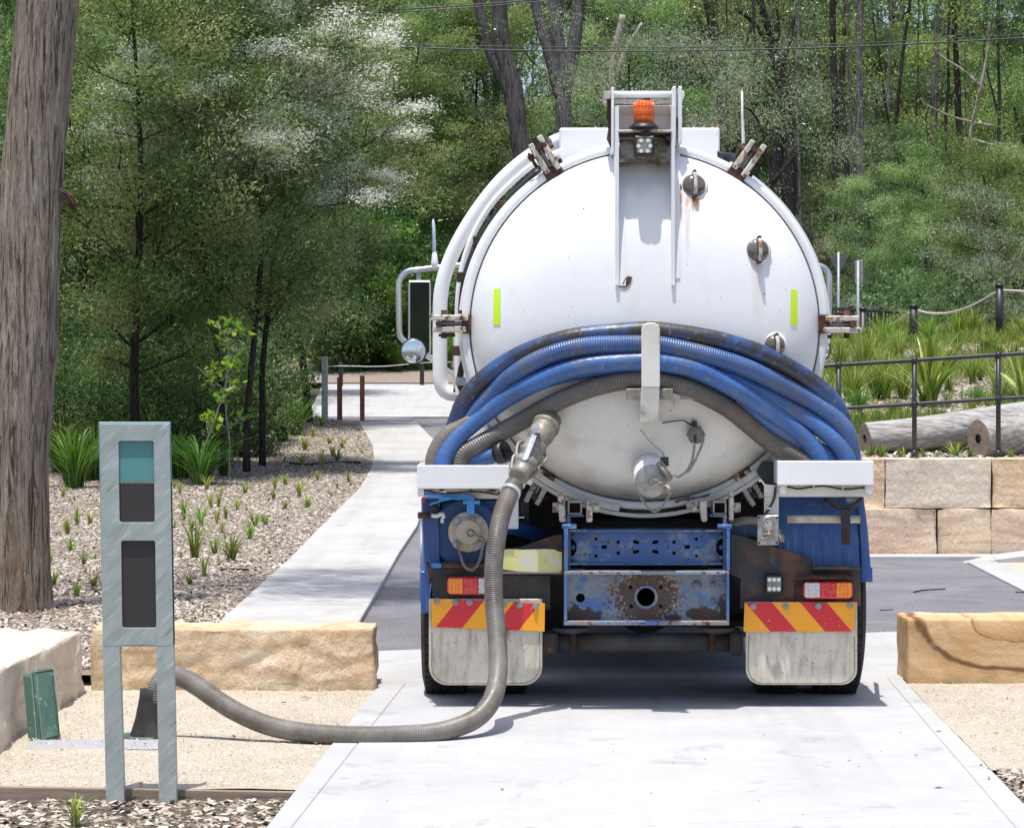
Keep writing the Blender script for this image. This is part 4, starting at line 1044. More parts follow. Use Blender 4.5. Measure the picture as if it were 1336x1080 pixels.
while k_ < 75:
    d = rng.uniform(23, 55); x = path_left_x(d) - .15 - rng.random() ** 1.3 * 8; px = x / d * FPX + CX
    if px < 55: continue
    k_ += 1; tuft(rng.choice(T_seed), x, d, mulch_z(x, d), rng.uniform(.6, 1.5), 'tiny yellow green seedling in the mulch bed beside the path', 'seedling', group='seedlings in the mulch bed')
for (px, py, d, sc, lab) in [(98, 652, 41, 1.5, 'large arching green grass clump left of the marker post'), (122, 640, 42.5, 1.35, 'large arching clump close behind the marker post'), (262, 632, 42, 1.4, 'large arching grass clump right of the marker post'), (235, 628, 43, 1.4, 'arching grass clump touching the right edge of the marker post'), (292, 625, 44, .6, 'small arching clump below the twin trunks'),
      (385, 566, 55, 1.2, 'green clump left of the metal path post'), (368, 580, 53, 1.1, 'green clump at the bed end below the dark she oak'), (80, 640, 44, 1.4, 'arching clump beside the big gum trunk')]:
    x = (px - CX) * d / FPX; tuft(rng.choice(T_big), x, d, mulch_z(x, d), sc, lab, 'grass_clump', group='arching grass clumps')
for i in range(48):
    d = rng.uniform(79.5, 86); px = rng.choice([rng.uniform(408, 600), rng.uniform(408, 560)]); x = (px - CX) * d / FPX
    tuft(rng.choice(T_big), x, d, gz(d) + .02, rng.uniform(1.0, 1.7), 'green grass clump growing behind the post and cable fence', 'grass_clump', group='grass clumps behind the cable fence')
for (px, d, sc, lab) in [(392, 60.5, .5, 'green clump filling the corner left of the metal path post'), (404, 61.5, .45, 'green clump right behind the metal path post'), (380, 62, .7, 'tall green clump in the shade beyond the bed end')]:
    x = (px - CX) * d / FPX; tuft(T_big[1], x, d, gz(d), sc, lab, 'grass_clump', group='arching grass clumps')
tuft(T_small[0], P(98, 0, 12.1).x, 12.1, -.03, .95, 'single bright grass tuft left of the feet of the marker post', group=None)
# garden on the right
for (px, d, sc, lab) in [(1212, 36.5, 1.15, 'big yellow green flax clump behind the black railing'), (1338, 35.5, .95, 'yellow green flax clump cut off by the right edge'), (1160, 39, .6, 'small flax clump near the truck hoses')]:
    x = (px - CX) * d / FPX; tuft(T_flax[0], x, d, garden_z(x, d), sc, lab, 'flax_plant', 'plant')
for i in range(80):
    d = rng.uniform(31.2, 48) if i > 34 else rng.uniform(42, 48.4); px = rng.uniform(1082, 1345); x = (px - CX) * d / FPX
    if i % 3 == 0: me_, sc = rng.choice(T_mid), rng.uniform(.7, 1.2)
    elif i % 3 == 1: me_, sc = rng.choice(T_small), rng.uniform(1, 2)
    else: me_, sc = rng.choice(T_big), rng.uniform(.3, .6)
    if d < 34: sc *= .6
    tuft(me_, x, d, garden_z(x, d) - .01, sc, 'green grass tuft on the garden slope above the retaining wall', group='grass tufts on the garden slope')
for (px, d, sc, lab) in [(1246, 30.75, .42, 'bright leafy weed between the two logs'), (1175, 30.7, .38, 'thin grass in front of the long log')]:
    x = (px - CX) * d / FPX; tuft(T_mid[1] if px < 1200 else T_flax[1], x, d, zt - .02, sc if px < 1200 else .28, lab)
for i in range(26):
    d = rng.uniform(36, 48); px = rng.uniform(1080, 1180) if i < 15 else rng.uniform(1180, 1345); x = (px - CX) * d / FPX
    tuft(rng.choice(T_light), x, d, garden_z(x, d) - .01, rng.uniform(.7, 1.25), 'tall light green grass clump on the upper garden slope', 'grass_clump', group='tall grass clumps on the upper slope')
for (px, d, sc) in [(1150, 30.72, .5), (1205, 30.7, .42), (1224, 30.74, .36), (1265, 30.62, .5), (1318, 30.6, .4), (1135, 30.8, .6), (1185, 31.45, .9), (1290, 31.6, .9), (1255, 31.5, .8), (1330, 31.8, 1.0)]:
    x = (px - CX) * d / FPX; tuft(rng.choice(T_mid), x, d, zt - .02 + (.03 if d > 31 else 0), sc, 'grass tuft growing against the logs behind the railing', group='grass tufts round the logs')
# loose ground cover grass on the slope
cl = []; dl = []
for _ in range(330):
    d = rng.uniform(31.5, 49); px = rng.uniform(1078, 1350) if d > 36 else rng.uniform(1080, 1230); x = (px - CX) * d / FPX
    if noise.noise(Vector((x * .7, d * .35, 9))) < (.15 if px > 1150 else -.05) and d < 45: continue
    m_ = 80; c = np.array([x, d, garden_z(x, d)]) + nr.normal(size=(m_, 3)) * np.array([.28, .4, .0]); c[:, 2] = [garden_z(a, b) for a, b in c[:, :2]]
    cl.append(c); q = nr.normal(size=(m_, 3)) * .45; q[:, 2] = 1; dl.append(q)
cen = np.concatenate(cl); dr = np.concatenate(dl); dr /= np.linalg.norm(dr, axis=1)[:, None]; n = len(cen)
me = leaf_mesh('slope_grass', cen, dr, nr.uniform(.06, .26, n), nr.uniform(.008, .02, n), [L['grass']])
o = link('slope_grass', me); tag(o, 'loose green grass covering the garden slope above the wall', 'grass', kind='stuff')
# =================== the vacuum tanker truck ===================
truck = empty('tanker_truck', (.709, 16.9, 0), 'white vacuum tanker truck with a blue chassis, seen from behind on the concrete bay', 'truck')
XC, ZC, RD, DF = .703, 2.012, .925, 16.30
HD = .44
def dome_y(x, z):
    r = math.hypot(x - XC, z - ZC) / RD
    if r >= 1: return DF
    return DF - HD * (1 - r ** 2.5) ** (1 / 2.35)
def on_dome(px, py, off=0.0, clamp=None):
    d = 15.9
    for _ in range(30):
        p = P(px, py, d); d = .5 * d + .5 * (dome_y(p.x, p.z) - off)
    if clamp is not None: d = min(d, clamp)
    return P(px, py, d)
def dome_n(p):
    e = .01
    gx = (dome_y(p.x + e, p.z) - dome_y(p.x - e, p.z)) / (2 * e); gz_ = (dome_y(p.x, p.z + e) - dome_y(p.x, p.z - e)) / (2 * e)
    return Vector((gx, -1, gz_)).normalized()

# paint of the dome with its own rust streaks and grime
m = Mat('tank_paint')
m.col = m.ramp(m.noise(1.6, 6), [(.3, C(.77, .78, .79)), (.7, C(.83, .84, .845))])
x_, y_, z_ = m.xyz()
low = m.ramp(z_, [(0, 0.0), (1, 1.0)])
lowmask = m.math('SMOOTH_MIN', 1.0, 1.0, .1)
zz = m.math('SUBTRACT', 1.78, z_)
lowm = m.math('MULTIPLY', m.math('MINIMUM', m.math('MAXIMUM', m.math('MULTIPLY', zz, 4.0), 0.0), 1.0), 1.0)
m.col = m.mix(m.math('MULTIPLY', lowm, .85), m.col, C(.72, .69, .61))          # cream tint coming in over the lower third
m.col = m.mix(m.math('MULTIPLY', lowm, m.ramp(m.noise(7, 7), [(.5, 0.0), (.8, .5)])), m.col, C(.34, .29, .22))
bot = m.math('MINIMUM', m.math('MAXIMUM', m.math('MULTIPLY', m.math('SUBTRACT', 1.20, z_), 9.0), 0.0), 1.0)
m.col = m.mix(m.math('MULTIPLY', bot, m.ramp(m.noise(6, 6), [(.3, .35), (.6, 1.0)])), m.col, C(.09, .07, .05))
m.layer(C(.06, .04, .03), 38, .725, .74, 3, amt=.9)
sp_ = m.math('MULTIPLY', lowm, m.ramp(m.noise(34, 4), [(.69, 0.0), (.72, .85)])); m.col = m.mix(sp_, m.col, C(.05, .04, .03))
m.layer(C(.55, .55, .52), 6, .55, .85, 7, (1, 1, .35), .35)
def streak(px, py, w, ln, amt=1.0, col=RUST):
    p = on_dome(px, py); lx = p.x - .709; lz = p.z
    dx = m.math('ABSOLUTE', m.math('SUBTRACT', x_, lx)); dz = m.math('DIVIDE', m.math('SUBTRACT', lz, z_), ln)
    a = m.math('MAXIMUM', m.math('SUBTRACT', 1.0, m.math('DIVIDE', dx, w)), 0.0)
    b = m.math('MULTIPLY', m.math('GREATER_THAN', dz, 0.0), m.math('MAXIMUM', m.math('SUBTRACT', 1.0, dz), 0.0))
    f = m.math('MULTIPLY', m.math('MULTIPLY', a, b), m.ramp(m.noise(28, 4, (2.2, 2.2, .3)), [(.38, .2), (.6, amt)]))
    m.col = m.mix(m.math('MINIMUM', m.math('MULTIPLY', f, 1.7), 1.0), m.col, col)
O_ = C(.42, .22, .08)
for a in [(888, 238, .018, .25, 1, O_), (905, 258, .05, .10, 1, O_), (896, 256, .02, .35, .5, O_), (988, 342, .04, .35, .25, O_), (816, 368, .03, .06, 1, O_), (850, 200, .14, .06, 1, C(.2, .15, .04)), (858, 202, .02, .12, 1, O_),
          (797, 188, .02, .08, 1, O_), (1010, 462, .03, .1, .7, O_), (843, 506, .12, .2, .2, O_), (880, 520, .04, .06, .6, O_), (852, 640, .05, .1, .6, O_)]: streak(*a)
m.set(Roughness=.26, Coat_Weight=.25, Coat_Roughness=.15); m.bump(m.noise(2.2, 3), .006)
M['tank'] = m.done()

# shell, rings, dome
mb = MB(); mb.lathe((XC, 16.46, ZC), (0, 1, 0), [(0, .94), (0, .957), (4.3, .957), (4.55, .7), (4.6, 0)], 96); mb.build('tank_shell', M['white'], truck)
mb = MB()
rows = []
N = 120
for i in range(26):
    r = RD * math.sin(i / 25 * PI / 2) ** .9
    rows.append([(XC + r * math.cos(2 * PI * k / N), dome_y(XC + r * .99999, ZC) if i < 25 else DF, ZC + r * math.sin(2 * PI * k / N)) for k in range(N)])
rows.append([(XC + RD * math.cos(2 * PI * k / N), DF + .03, ZC + RD * math.sin(2 * PI * k / N)) for k in range(N)])
rows[0] = [(XC + 1e-4 * math.cos(2 * PI * k / N), DF - HD, ZC + 1e-4 * math.sin(2 * PI * k / N)) for k in range(N)]
mb.grid(rows, True, True); mb.build('rear_dome', M['tank'], truck)
mb = MB(); mb.lathe((XC, 16.235, ZC), (0, 1, 0), [(.07, .928), (.004, .930), (.0, .934), (.0, .962), (.006, .970), (.12, .970), (.125, .965), (.125, .90)], 120); mb.build('door_flange', M['white'], truck, bevel=0)
mb = MB(); mb.lathe((XC, 16.40, ZC), (0, 1, 0), [(0, .93), (0, .985), (.012, .99), (.06, .99), (.065, .93)], 120); mb.build('tank_flange', M['white'], truck)
mb = MB(); mb.lathe((XC, 16.375, ZC), (0, 1, 0), [(0, .955), (.02, .955)], 90); mb.build('door_seal', M['black'], truck)
# wide white outer band, upper half, and the curved drip lip below
def arc_strip(r0, r1, d0, d1, a0, a1, n=60):
    mb = MB(); rows = []
    for i in range(n + 1):
        a = R(lerp(a0, a1, i / n)); c, s = math.cos(a), math.sin(a)
        rows.append([(XC + r0 * c, d0, ZC + r0 * s), (XC + r1 * c, d0, ZC + r1 * s), (XC + r1 * c, d1, ZC + r1 * s), (XC + r0 * c, d1, ZC + r0 * s), (XC + r0 * c, d0, ZC + r0 * s)])
    return mb.grid(rows, smooth=False)
arc_strip(.962, 1.010, 16.5, 16.62, -5, 62).build('tank_rib', M['white'], truck)
arc_strip(.962, 1.015, 16.75, 16.86, 108, 200).build('tank_rib', M['white'], truck)
arc_strip(.992, 1.012, 16.2, 16.42, 212, 322).build('drip_lip', M['cream'], truck)
arc_strip(.955, .988, 16.20, 16.30, 225, 262).build('lower_band', M['cream'], truck, label='dirty cream band under the left of the dome')
arc_strip(.955, .988, 16.20, 16.30, 283, 330).build('lower_band', M['cream'], truck)

# pipe hoop on the left side, cable and brackets
DHP = 17.1
hp = [(745, 180), (725, 185), (690, 205), (655, 235), (625, 272), (600, 312), (583, 350), (575, 385), (574, 430), (574, 480), (575, 500), (582, 512), (595, 514), (612, 514)]
mb = MB(); mb.tube(catmull([P(x, y, DHP) for x, y in hp], .03), .041, 18); mb.build('pipe_hoop', M['white'], truck)
hp = [(735, 196), (700, 212), (668, 238), (640, 268), (618, 305), (604, 345), (598, 385), (597, 430), (597, 480), (598, 512)]
mb = MB(); mb.tube(catmull([P(x, y, 16.75) for x, y in hp], .03), .017, 10); mb.build('thin_pipe', M['white'], truck)
hp = [(704, 222), (688, 236), (660, 264), (640, 290), (622, 320), (610, 350), (604, 380), (602, 412), (606, 440), (610, 458), (602, 480), (600, 500), (604, 512)]
mb = MB(); mb.tube(catmull([P(x, y, 16.62) for x, y in hp], .03), .018, 8); mb.build('cable', M['black'], truck)
hp = [(706, 226), (690, 242), (664, 270), (644, 297), (628, 326), (615, 356), (609, 392), (607, 425), (612, 452)]
mb = MB(); mb.tube(catmull([P(x, y, 16.58) for x, y in hp], .03), .008, 8); mb.build('cable', M['black'], truck)
for (x, y) in [(656, 269), (625, 315), (604, 362), (598, 458)]:
    mb = MB(); mb.pbox(x - 8, y - 7, x + 6, y + 6, 16.54, 16.60); mb.build('cable_clip', M['rust'], truck, bevel=.004)
mb = MB(); mb.pbox(591, 440, 611, 512, 16.78, 16.84); mb.build('side_bracket', M['rusty_white'], truck, bevel=.004)
mb = MB(); mb.pbox(594, 492, 618, 503, 16.6, 16.7); mb.build('pipe_bracket', M['galv'], truck, bevel=.004)
mb = MB(); mb.tube(catmull([P(617, 432, 16.28), P(609, 432, 16.27), P(609, 460, 16.27), P(618, 490, 16.27), P(622, 500, 16.3)], .02), .012, 8); mb.build('grab_loop', M['white'], truck)
mb = MB(); mb.tube(catmull([P(1066, 430, 16.28), P(1073, 431, 16.27), P(1074, 455, 16.27), P(1069, 480, 16.28)], .02), .011, 8); mb.build('grab_loop', M['white'], truck)

# door clamps round the flange
def clamp(px, py, ang, side=1, sc=1.0):
    """bars lie along the outward direction; ang in degrees in the picture plane"""
    c = P(px, py, 16.28); a = R(ang); u = Vector((math.cos(a), 0, math.sin(a))); w = Vector((-u.z, 0, u.x)); y = Vector((0, 1, 0))
    def blk(u0, u1, w0, w1, y0, y1):
        u0, u1, w0, w1 = u0 * sc, u1 * sc, w0 * sc, w1 * sc
        q = lambda a_, b_, c_: c + u * a_ + w * b_ + y * c_
        vs = [q(u0, w0, y0), q(u1, w0, y0), q(u1, w0, y1), q(u0, w0, y1), q(u0, w1, y0), q(u1, w1, y0), q(u1, w1, y1), q(u0, w1, y1)]
        mb = MB(); mb.add(vs, [(0, 1, 2, 3), (7, 6, 5, 4), (4, 5, 1, 0), (5, 6, 2, 1), (6, 7, 3, 2), (7, 4, 0, 3)]); return mb
    root = blk(-.10, -.035, -.05, .05, -.06, .13).build('door_clamp', M['rust'], truck, bevel=.006)
    blk(-.07, .135, -.048, -.018, -.075, -.01).build('clamp_bar', M['rusty_white'], root, bevel=.005)
    blk(-.06, .12, .014, .044, -.07, -.01).build('clamp_bar', M['rusty_white'], root, bevel=.005)
    blk(-.08, .105, -.014, .008, -.03, .10).build('clamp_bar', M['steel'], root, bevel=.005)
    mb = MB(); mb.cyl(c + u * .06 * sc - w * .075 * sc, c + u * .06 * sc + w * .075 * sc, .016, 8); mb.cyl(c + u * .085 * sc - y * .09, c + u * .085 * sc + y * .05, .018, 8)
    mb.build('clamp_bolt', M['rust'], root)
    blk(-.075, -.02, -.075, -.056, -.01, .10).build('clamp_lug', M['rust'], root, bevel=.004)
    blk(.0, .09, .05, .065, .02, .10).build('clamp_lug', M['rust'], root, bevel=.004)
clamp(713, 211, 121); clamp(971, 213, 55); clamp(594, 423, 180); clamp(1090, 423, 0)
clamp(707, 630, 242, sc=.95); clamp(973, 628, 300, sc=.95)
# box on top
mb = MB()
mb.box(P(730, 0, 16.9).x, P(939, 0, 16.9).x, 16.9, 17.8, 2.93, P(0, 167, 16.9).z); mb.build('top_box', M['white'], truck, bevel=.008)
for x, h in [(905, 4), (912, 3), (918, 5), (930, 4), (936, 6), (777, 2)]:
    mb = MB(); mb.pbox(x - 1.5, 167 - h, x + 1.5, 168, 16.91, 16.93); mb.build('box_clip', M['rusty_white'], truck)
mb = MB(); mb.cyl(P(700, 186, 16.9), P(716, 186, 17.1), .03, 14); mb.build('hose_stub', M['black'], truck)
mb = MB(); mb.cyl(P(936, 206, 16.9), P(956, 208, 17.1), .035, 14); mb.build('hose_stub', M['black'], truck)

# hinge frame over the dome
DH = 15.98
hf = MB(); hf.pbox(797.5, 114, 801, 200, 16.0, 16.3); hr = hf.build('hinge_frame', M['white'], truck, bevel=.003)
def part(name, mat, x0, y0, x1, y1, d0, d1, bev=.003, par=None, label=None):
    mb = MB(); mb.pbox(x0, y0, x1, y1, d0, d1); return mb.build(name, M[mat], par or truck, bevel=bev, label=label)
part('frame_plate', 'rusty_white', 788, 119, 796, 129, 15.99, 16.3, par=hr)
mb = MB(); mb.pprism([(792, 129), (797, 129), (797, 145), (799, 160), (797, 172), (800, 183), (797, 192), (792, 180), (794, 168), (791, 150), (793, 140)], 16.02, 16.1); mb.build('rusty_link', M['rust'], hr, bevel=.003)
part('frame_plate', 'white', 877.5, 113, 882, 190, 16.0, 16.3, par=hr)
part('frame_plate', 'white', 885, 113, 890, 187, 16.0, 16.3, par=hr)
part('frame_plate', 'white', 889.5, 119, 893, 127, 16.05, 16.2, par=hr)
mb = MB(); mb.cyl(P(801, 123.5, 16.12), P(879, 123.5, 16.12), .018, 14); mb.build('top_bar', M['white'], hr)
part('cross_bar', 'rusty_white', 802, 129, 878, 134, 16.12, 16.2, par=hr)
part('pin_link', 'cream', 881, 148, 886, 154, 16.05, 16.15, par=hr); part('pin_link', 'rusty_white', 881, 170, 886, 178, 16.05, 16.15, par=hr)
# arms: tapering vertical plates running down onto the dome
def arm(xo, xi, name='hinge_arm'):
    mb = MB(); rows = []
    ylist = [138, 150, 165, 180, 200, 230, 260, 290, 320, 345, 362, 372]
    for i, y in enumerate(ylist):
        t = i / (len(ylist) - 1); w = 1.0
        p = on_dome(xo, y, 0); back = max(p.y, 15.85) + .015
        fr = 15.84 + .0 * t if y < 200 else min(lerp(15.84, on_dome(xo, 372).y - .02, (y - 200) / 172), on_dome(xo, y).y - .022)
        xs_ = (xo, xi)
        a = P(xs_[0], y, fr); b = P(xs_[1], y, fr)
        rows.append([Vector((a.x, fr, a.z)), Vector((b.x, fr, b.z)), Vector((b.x, max(back, fr + .03), b.z)), Vector((a.x, max(back, fr + .03), a.z)), Vector((a.x, fr, a.z))])
    mb.grid(rows, smooth=False); n = len(mb.v)
    for r0 in (0, n - 5):
        mb.f.append((r0, r0 + 1, r0 + 2, r0 + 3)); mb.sm.append(False); mb.mi.append(0)
    return mb.build(name, M['white'], hr)
arm(803, 807.5); arm(876, 880.5)
# doubler strips that lie on the dome under the arms
def strip_on_dome(pts, off, w, name, mat, par, th=.006):
    mb = MB(); rows = []
    cs = [on_dome(x, y, off) for x, y in pts]
    for i, p in enumerate(cs):
        a = cs[max(i - 1, 0)]; b = cs[min(i + 1, len(cs) - 1)]; t = (b - a).normalized(); n_ = dome_n(p); sd = t.cross(n_).normalized()
        rows.append([p - sd * w / 2 + n_ * 0, p - sd * w / 2 + n_ * th, p + sd * w / 2 + n_ * th, p + sd * w / 2])
    mb.grid(rows, smooth=False)
    n = len(cs) * 4 - 4
    mb.f += [(0, 1, 2, 3), (n + 3, n + 2, n + 1, n)]; mb.sm += [False] * 2; mb.mi += [0] * 2
    return mb.build(name, M[mat], par)
strip_on_dome([(812, y) for y in range(205, 376, 14)], .0, .035, 'arm_doubler', 'white', hr)
strip_on_dome([(882, y) for y in range(195, 372, 14)], .0, .040, 'arm_doubler', 'white', hr)
# hood between the arms, shelf, recess
mb = MB(); mb.pprism([(806, 140), (876, 140), (877, 150), (877, 169), (806, 169)], 16.02, 16.06); mb.build('hood_plate', M['white'], hr, bevel=.003)
mb = MB(); A = [P(804, 150, 15.86), P(804, 139, 15.90), P(814, 137.5, 15.96), P(814, 137.5, 16.02), P(804, 150, 16.02)]
mb.hexa([P(806, 149, 16.0), P(877, 149, 16.0), P(877, 149, 16.03), P(806, 149, 16.03), P(806, 138, 15.93), P(877, 138, 15.93), P(877, 138, 16.03), P(806, 138, 16.03)]); mb.build('hood_top', M['white'], hr, bevel=.003)
part('beacon_shelf', 'rusty_white', 806, 169.5, 877, 172.5, 15.83, 16.1, par=hr)
part('shelf_edge', 'rust', 807, 172.5, 876, 175.5, 15.88, 16.1, par=hr)
mb = MB(); mb.tube(catmull([P(858, 177, 15.95), P(864, 180, 15.93), P(872, 188, 15.98)], .02), .012, 8); mb.build('lamp_cable', M['black'], hr)
part('recess_plate', 'white', 808, 176, 876, 187, 16.06, 16.1, par=hr)
mb = MB(); mb.hexa([P(808, 212, 15.98), P(876, 212, 15.98), P(876, 212, 16.2), P(808, 212, 16.2), P(808, 184, 16.04), P(876, 184, 16.04), P(876, 184, 16.2), P(808, 184, 16.2)])
mb.build('recess_back', mk('mossy_white_paint', [(.33, C(.16, .14, .07)), (.45, C(.42, .38, .25)), (.55, C(.72, .71, .68))], 11, .6, layers=[dict(colour=RUST, scale=20, lo=.58, hi=.64)]), hr)
# beacon
b0 = P(840, 168, 15.87); mb = MB(); mb.lathe(b0, (0, 0, 1), [(0, .078), (.008, .078), (.022, .06), (.030, .052)], 32)
bb = mb.build('beacon_base', M['black'], truck)
mb = MB(); mb.lathe(b0 + Vector((0, 0, .031)), (0, 0, 1), [(0, .052), (.05, .0515), (.09, .050), (.108, .049), (.112, .044), (.112, .0)], 36)
mb.build('beacon_lens', M['orange'], bb, label='glowing orange ribbed beacon lens')
mb = MB()
for k in range(16):
    a = 2 * PI * k / 16; c = b0 + Vector((.051 * math.cos(a), .051 * math.sin(a), .034)); mb.tube([c, c + Vector((0, 0, .10))], .0022, 4)
for z in (.045, .075, .105): mb.lathe(b0 + Vector((0, 0, z + .01)), (0, 0, 1), [(0, .0512), (.001, .0525), (.003, .0525), (.004, .0508)], 36)
mb.build('lens_ribs', M['orange'], bb)
# work lamp
wl = part('work_lamp', 'black', 827, 177, 854.5, 204, 15.80, 15.86, .01)
part('lamp_bracket', 'black', 835, 171.5, 847, 179, 15.82, 15.86, .003, wl)
mb = MB(); mb.pbox(831.5, 181.5, 850, 199.5, 15.797, 15.80); mb.build('lamp_glass', M['dim_glass'], wl)
for (x, y) in [(836.5, 183.5), (845.5, 183.5), (833, 190.5), (848.5, 190.5), (836.5, 197), (845, 197)]:
    mb = MB(); mb.cyl(P(x, y, 15.797), P(x, y, 15.794), .0105, 12); mb.build('led', M['led'], wl)

# reflective strips laid on the curved door
def tape(px, y0, y1, w):
    strip_on_dome([(px, y0 + (y1 - y0) * i / 8) for i in range(9)], .001, w, 'reflective_strip', 'lime', truck, .002)
tape(648.3, 377, 424, .043); tape(1036, 378, 425, .043)
# sight glasses
def sight(px, py, r):
    p = on_dome(px, py); n_ = dome_n(p); n_ = (n_ + Vector((0, -1.2, 0))).normalized()
    mb = MB(); mb.lathe(p - n_ * .02, n_, [(0, r * 1.28), (.024, r * 1.24), (.03, r * 1.08), (.034, r), (.026, r * .98)], 32); g = mb.build('sight_glass', M['white'], truck)
    mb = MB(); mb.lathe(p - n_ * .01, n_, [(0, r * .97), (.03, r * .97), (.045, r * .8), (.052, r * .4), (.054, 0)], 28); mb.build('glass', M['glass_dark'], g)
    mb = MB(); w = Vector((0, 0, 1)); w = (w - n_ * w.dot(n_)).normalized()
    mb.tube(catmull([p - w * r * 1.15 + n_ * .03, p - w * r * .6 + n_ * .068, p + n_ * .074, p + w * r * .6 + n_ * .068, p + w * r * 1.1 + n_ * .03], .01), .0105, 8)
    mb.build('guard_bar', M['rusty_white'], g)
    mb = MB(); mb.cyl(p - w * r * 1.05 + n_ * .02, p - w * r * 1.05 + n_ * .05, .013, 8); mb.build('rusty_bolt', M['rust'], g); mb = MB(); mb.cyl(p + w * r * 1.0 + n_ * .03, p + w * r * 1.0 + n_ * .06, .011, 8); mb.build('rusty_bolt', M['rust'], g)
sight(905, 243, .062); sight(988, 327, .060); sight(1010, 451, .056)
# rusty chips of torn paint
mb = MB(); q = [on_dome(x, y, .003) for x, y in [(806, 374), (812, 371), (815, 364), (820, 360), (825, 362), (822, 370), (815, 375)]]; mb.prism(q, (0, -.003, 0)); mb.build('rust_scab', M['rust'], truck)
mb = MB(); q = [on_dome(x, y, .003) for x, y in [(881, 236), (885, 235), (890, 243), (889, 247), (884, 242)]]; mb.prism(q, (0, -.003, 0)); mb.build('rust_scab', M['rust'], truck)

# bracket that holds the coiled hoses
hb = MB(); hp = []
for x, y in [(837, 505), (837, 430), (839, 424), (845, 421), (854, 421), (859, 424), (861, 430), (861, 505)]: hp.append(P(x, y, 15.50))
hb.prism(hp, (0, .03, 0)); hbr = hb.build('hose_bracket', M['cream'], truck, bevel=.004)
mb = MB(); mb.hexa([P(835, 551, 15.53), P(859, 551, 15.53), P(859, 551, 15.90), P(835, 551, 15.90), P(836, 505, 15.505), P(860.5, 505, 15.505), P(860.5, 505, 15.90), P(836, 505, 15.90)]); mb.build('bracket_foot', M['cream'], hbr, bevel=.004)
part('bracket_tab', 'cast', 817, 507, 836, 521, 15.74, 15.78, par=hbr); part('bracket_tab', 'cast', 861, 507, 878, 521, 15.74, 15.78, par=hbr)
part('data_plate', 'steel', 887, 512, 906, 521, 15.79, 15.80, 0, par=truck)
mb = MB(); mb.hexa([P(839, 436, 15.53), P(859, 436, 15.53), P(859, 436, 15.86), P(839, 436, 15.86), P(839, 426, 15.53), P(859, 426, 15.53), P(859, 426, 15.86), P(839, 426, 15.86)]); mb.build('bracket_top', M['cream'], hbr, bevel=.003)

# chains
def chain(pts, r=.011, wire=.0028, par=None, mat='steel'):
    cs = catmull(pts, r * 1.55); mb = MB()
    for i in range(len(cs) - 1):
        c = (cs[i] + cs[i + 1]) / 2; t = (cs[i + 1] - cs[i]).normalized(); u = t.cross(Vector((0, 1, 0))).normalized(); w = t.cross(u)
        s_ = (u * .75 + w * .66) if i % 2 else (u * .66 - w * .75)
        ring = [c + t * (r * 1.15 * math.cos(a)) + s_ * (r * .62 * math.sin(a)) for a in [2 * PI * k / 10 for k in range(11)]]
        mb.tube(ring, wire, 5, cap=False)
    return mb.build('chain', M[mat], par or truck)
# bottom outlet with its cap
ax = Vector((.07, -1, -.28)).normalized()
oc = on_dome(846, 612); fc = P(850, 628, 15.60)
mb = MB(); dirv = (fc - oc).normalized(); L0 = (fc - oc).length
mb.lathe(oc - dirv * .1, dirv, [(0, .088), (L0 + .06, .083), (L0 + .06, .07)], 36); out_ = mb.build('outlet_pipe', M['white'], truck)
mb = MB(); mb.lathe(fc - dirv * .035, dirv, [(0, .074), (0, .083), (.028, .084), (.034, .080), (.034, 0)], 36); mb.build('outlet_cap', M['steel'], out_)
mb = MB(); q = fc - dirv * -.002; rr = [q + Vector((.017 * math.cos(a), -.004, .017 * math.sin(a))) for a in [2 * PI * k / 14 for k in range(15)]]; mb.tube(rr, .003, 5, cap=False); mb.build('cap_ring', M['cast'], out_)
mb = MB(); mb.pbox(862, 596, 872.5, 608, 15.62, 15.66); mb.build('valve_block', M['black'], out_, bevel=.002)
mb = MB(); mb.tube(catmull([P(835.5, 560, 15.64), P(850, 578, 15.64), P(864, 590, 15.64), P(867, 597, 15.64)], .01), .0035, 6); mb.build('valve_rod', M['steel'], out_)
mb = MB(); mb.tube([P(858, 604, 15.60), P(866, 614, 15.58), P(875, 627, 15.58)], .011, 8); mb.tube([P(862, 602, 15.62), P(870, 612, 15.60), P(877, 624, 15.60)], .008, 8); mb.build('cap_lever', M['cast'], out_)
mb = MB(); mb.cyl(P(868, 634, 15.58), P(876, 642, 15.56), .018, 8); mb.build('cap_lug', M['cast'], out_)
chain([P(834.5, 640, 15.62), P(838, 652, 15.64), P(846, 662, 15.66), P(855, 667, 15.66), P(864, 660, 15.64), P(871, 650, 15.62), P(875, 640, 15.6)], par=out_)
chain([P(853, 625, 15.57), P(862, 630, 15.56), P(870, 637, 15.56)], .009, par=out_, mat='cast')
sv = on_dome(908, 567); n_ = dome_n(sv)
mb = MB(); mb.lathe(sv - n_ * .02, Vector((0, -1, -.1)), [(0, .034), (.05, .034), (.05, .044), (.08, .045), (.085, .04), (.085, 0)], 28); svo = mb.build('sampling_valve', M['cast'], truck)
mb = MB(); mb.pbox(903, 549, 909.5, 558, sv.y - .06, sv.y - .02); mb.build('valve_nut', M['rust'], svo, bevel=.002); mb = MB(); mb.pbox(905, 567, 909, 577, sv.y - .095, sv.y - .085); mb.build('valve_nut', M['rust'], svo, bevel=.002)
mb = MB(); mb.tube(catmull([P(864, 551.5, sv.y - .05), P(882, 549, sv.y - .06), P(892, 548.5, sv.y - .06), P(899, 553, sv.y - .05), P(904, 554, sv.y - .04)], .01), .004, 6); mb.build('valve_handle', M['black'], svo)
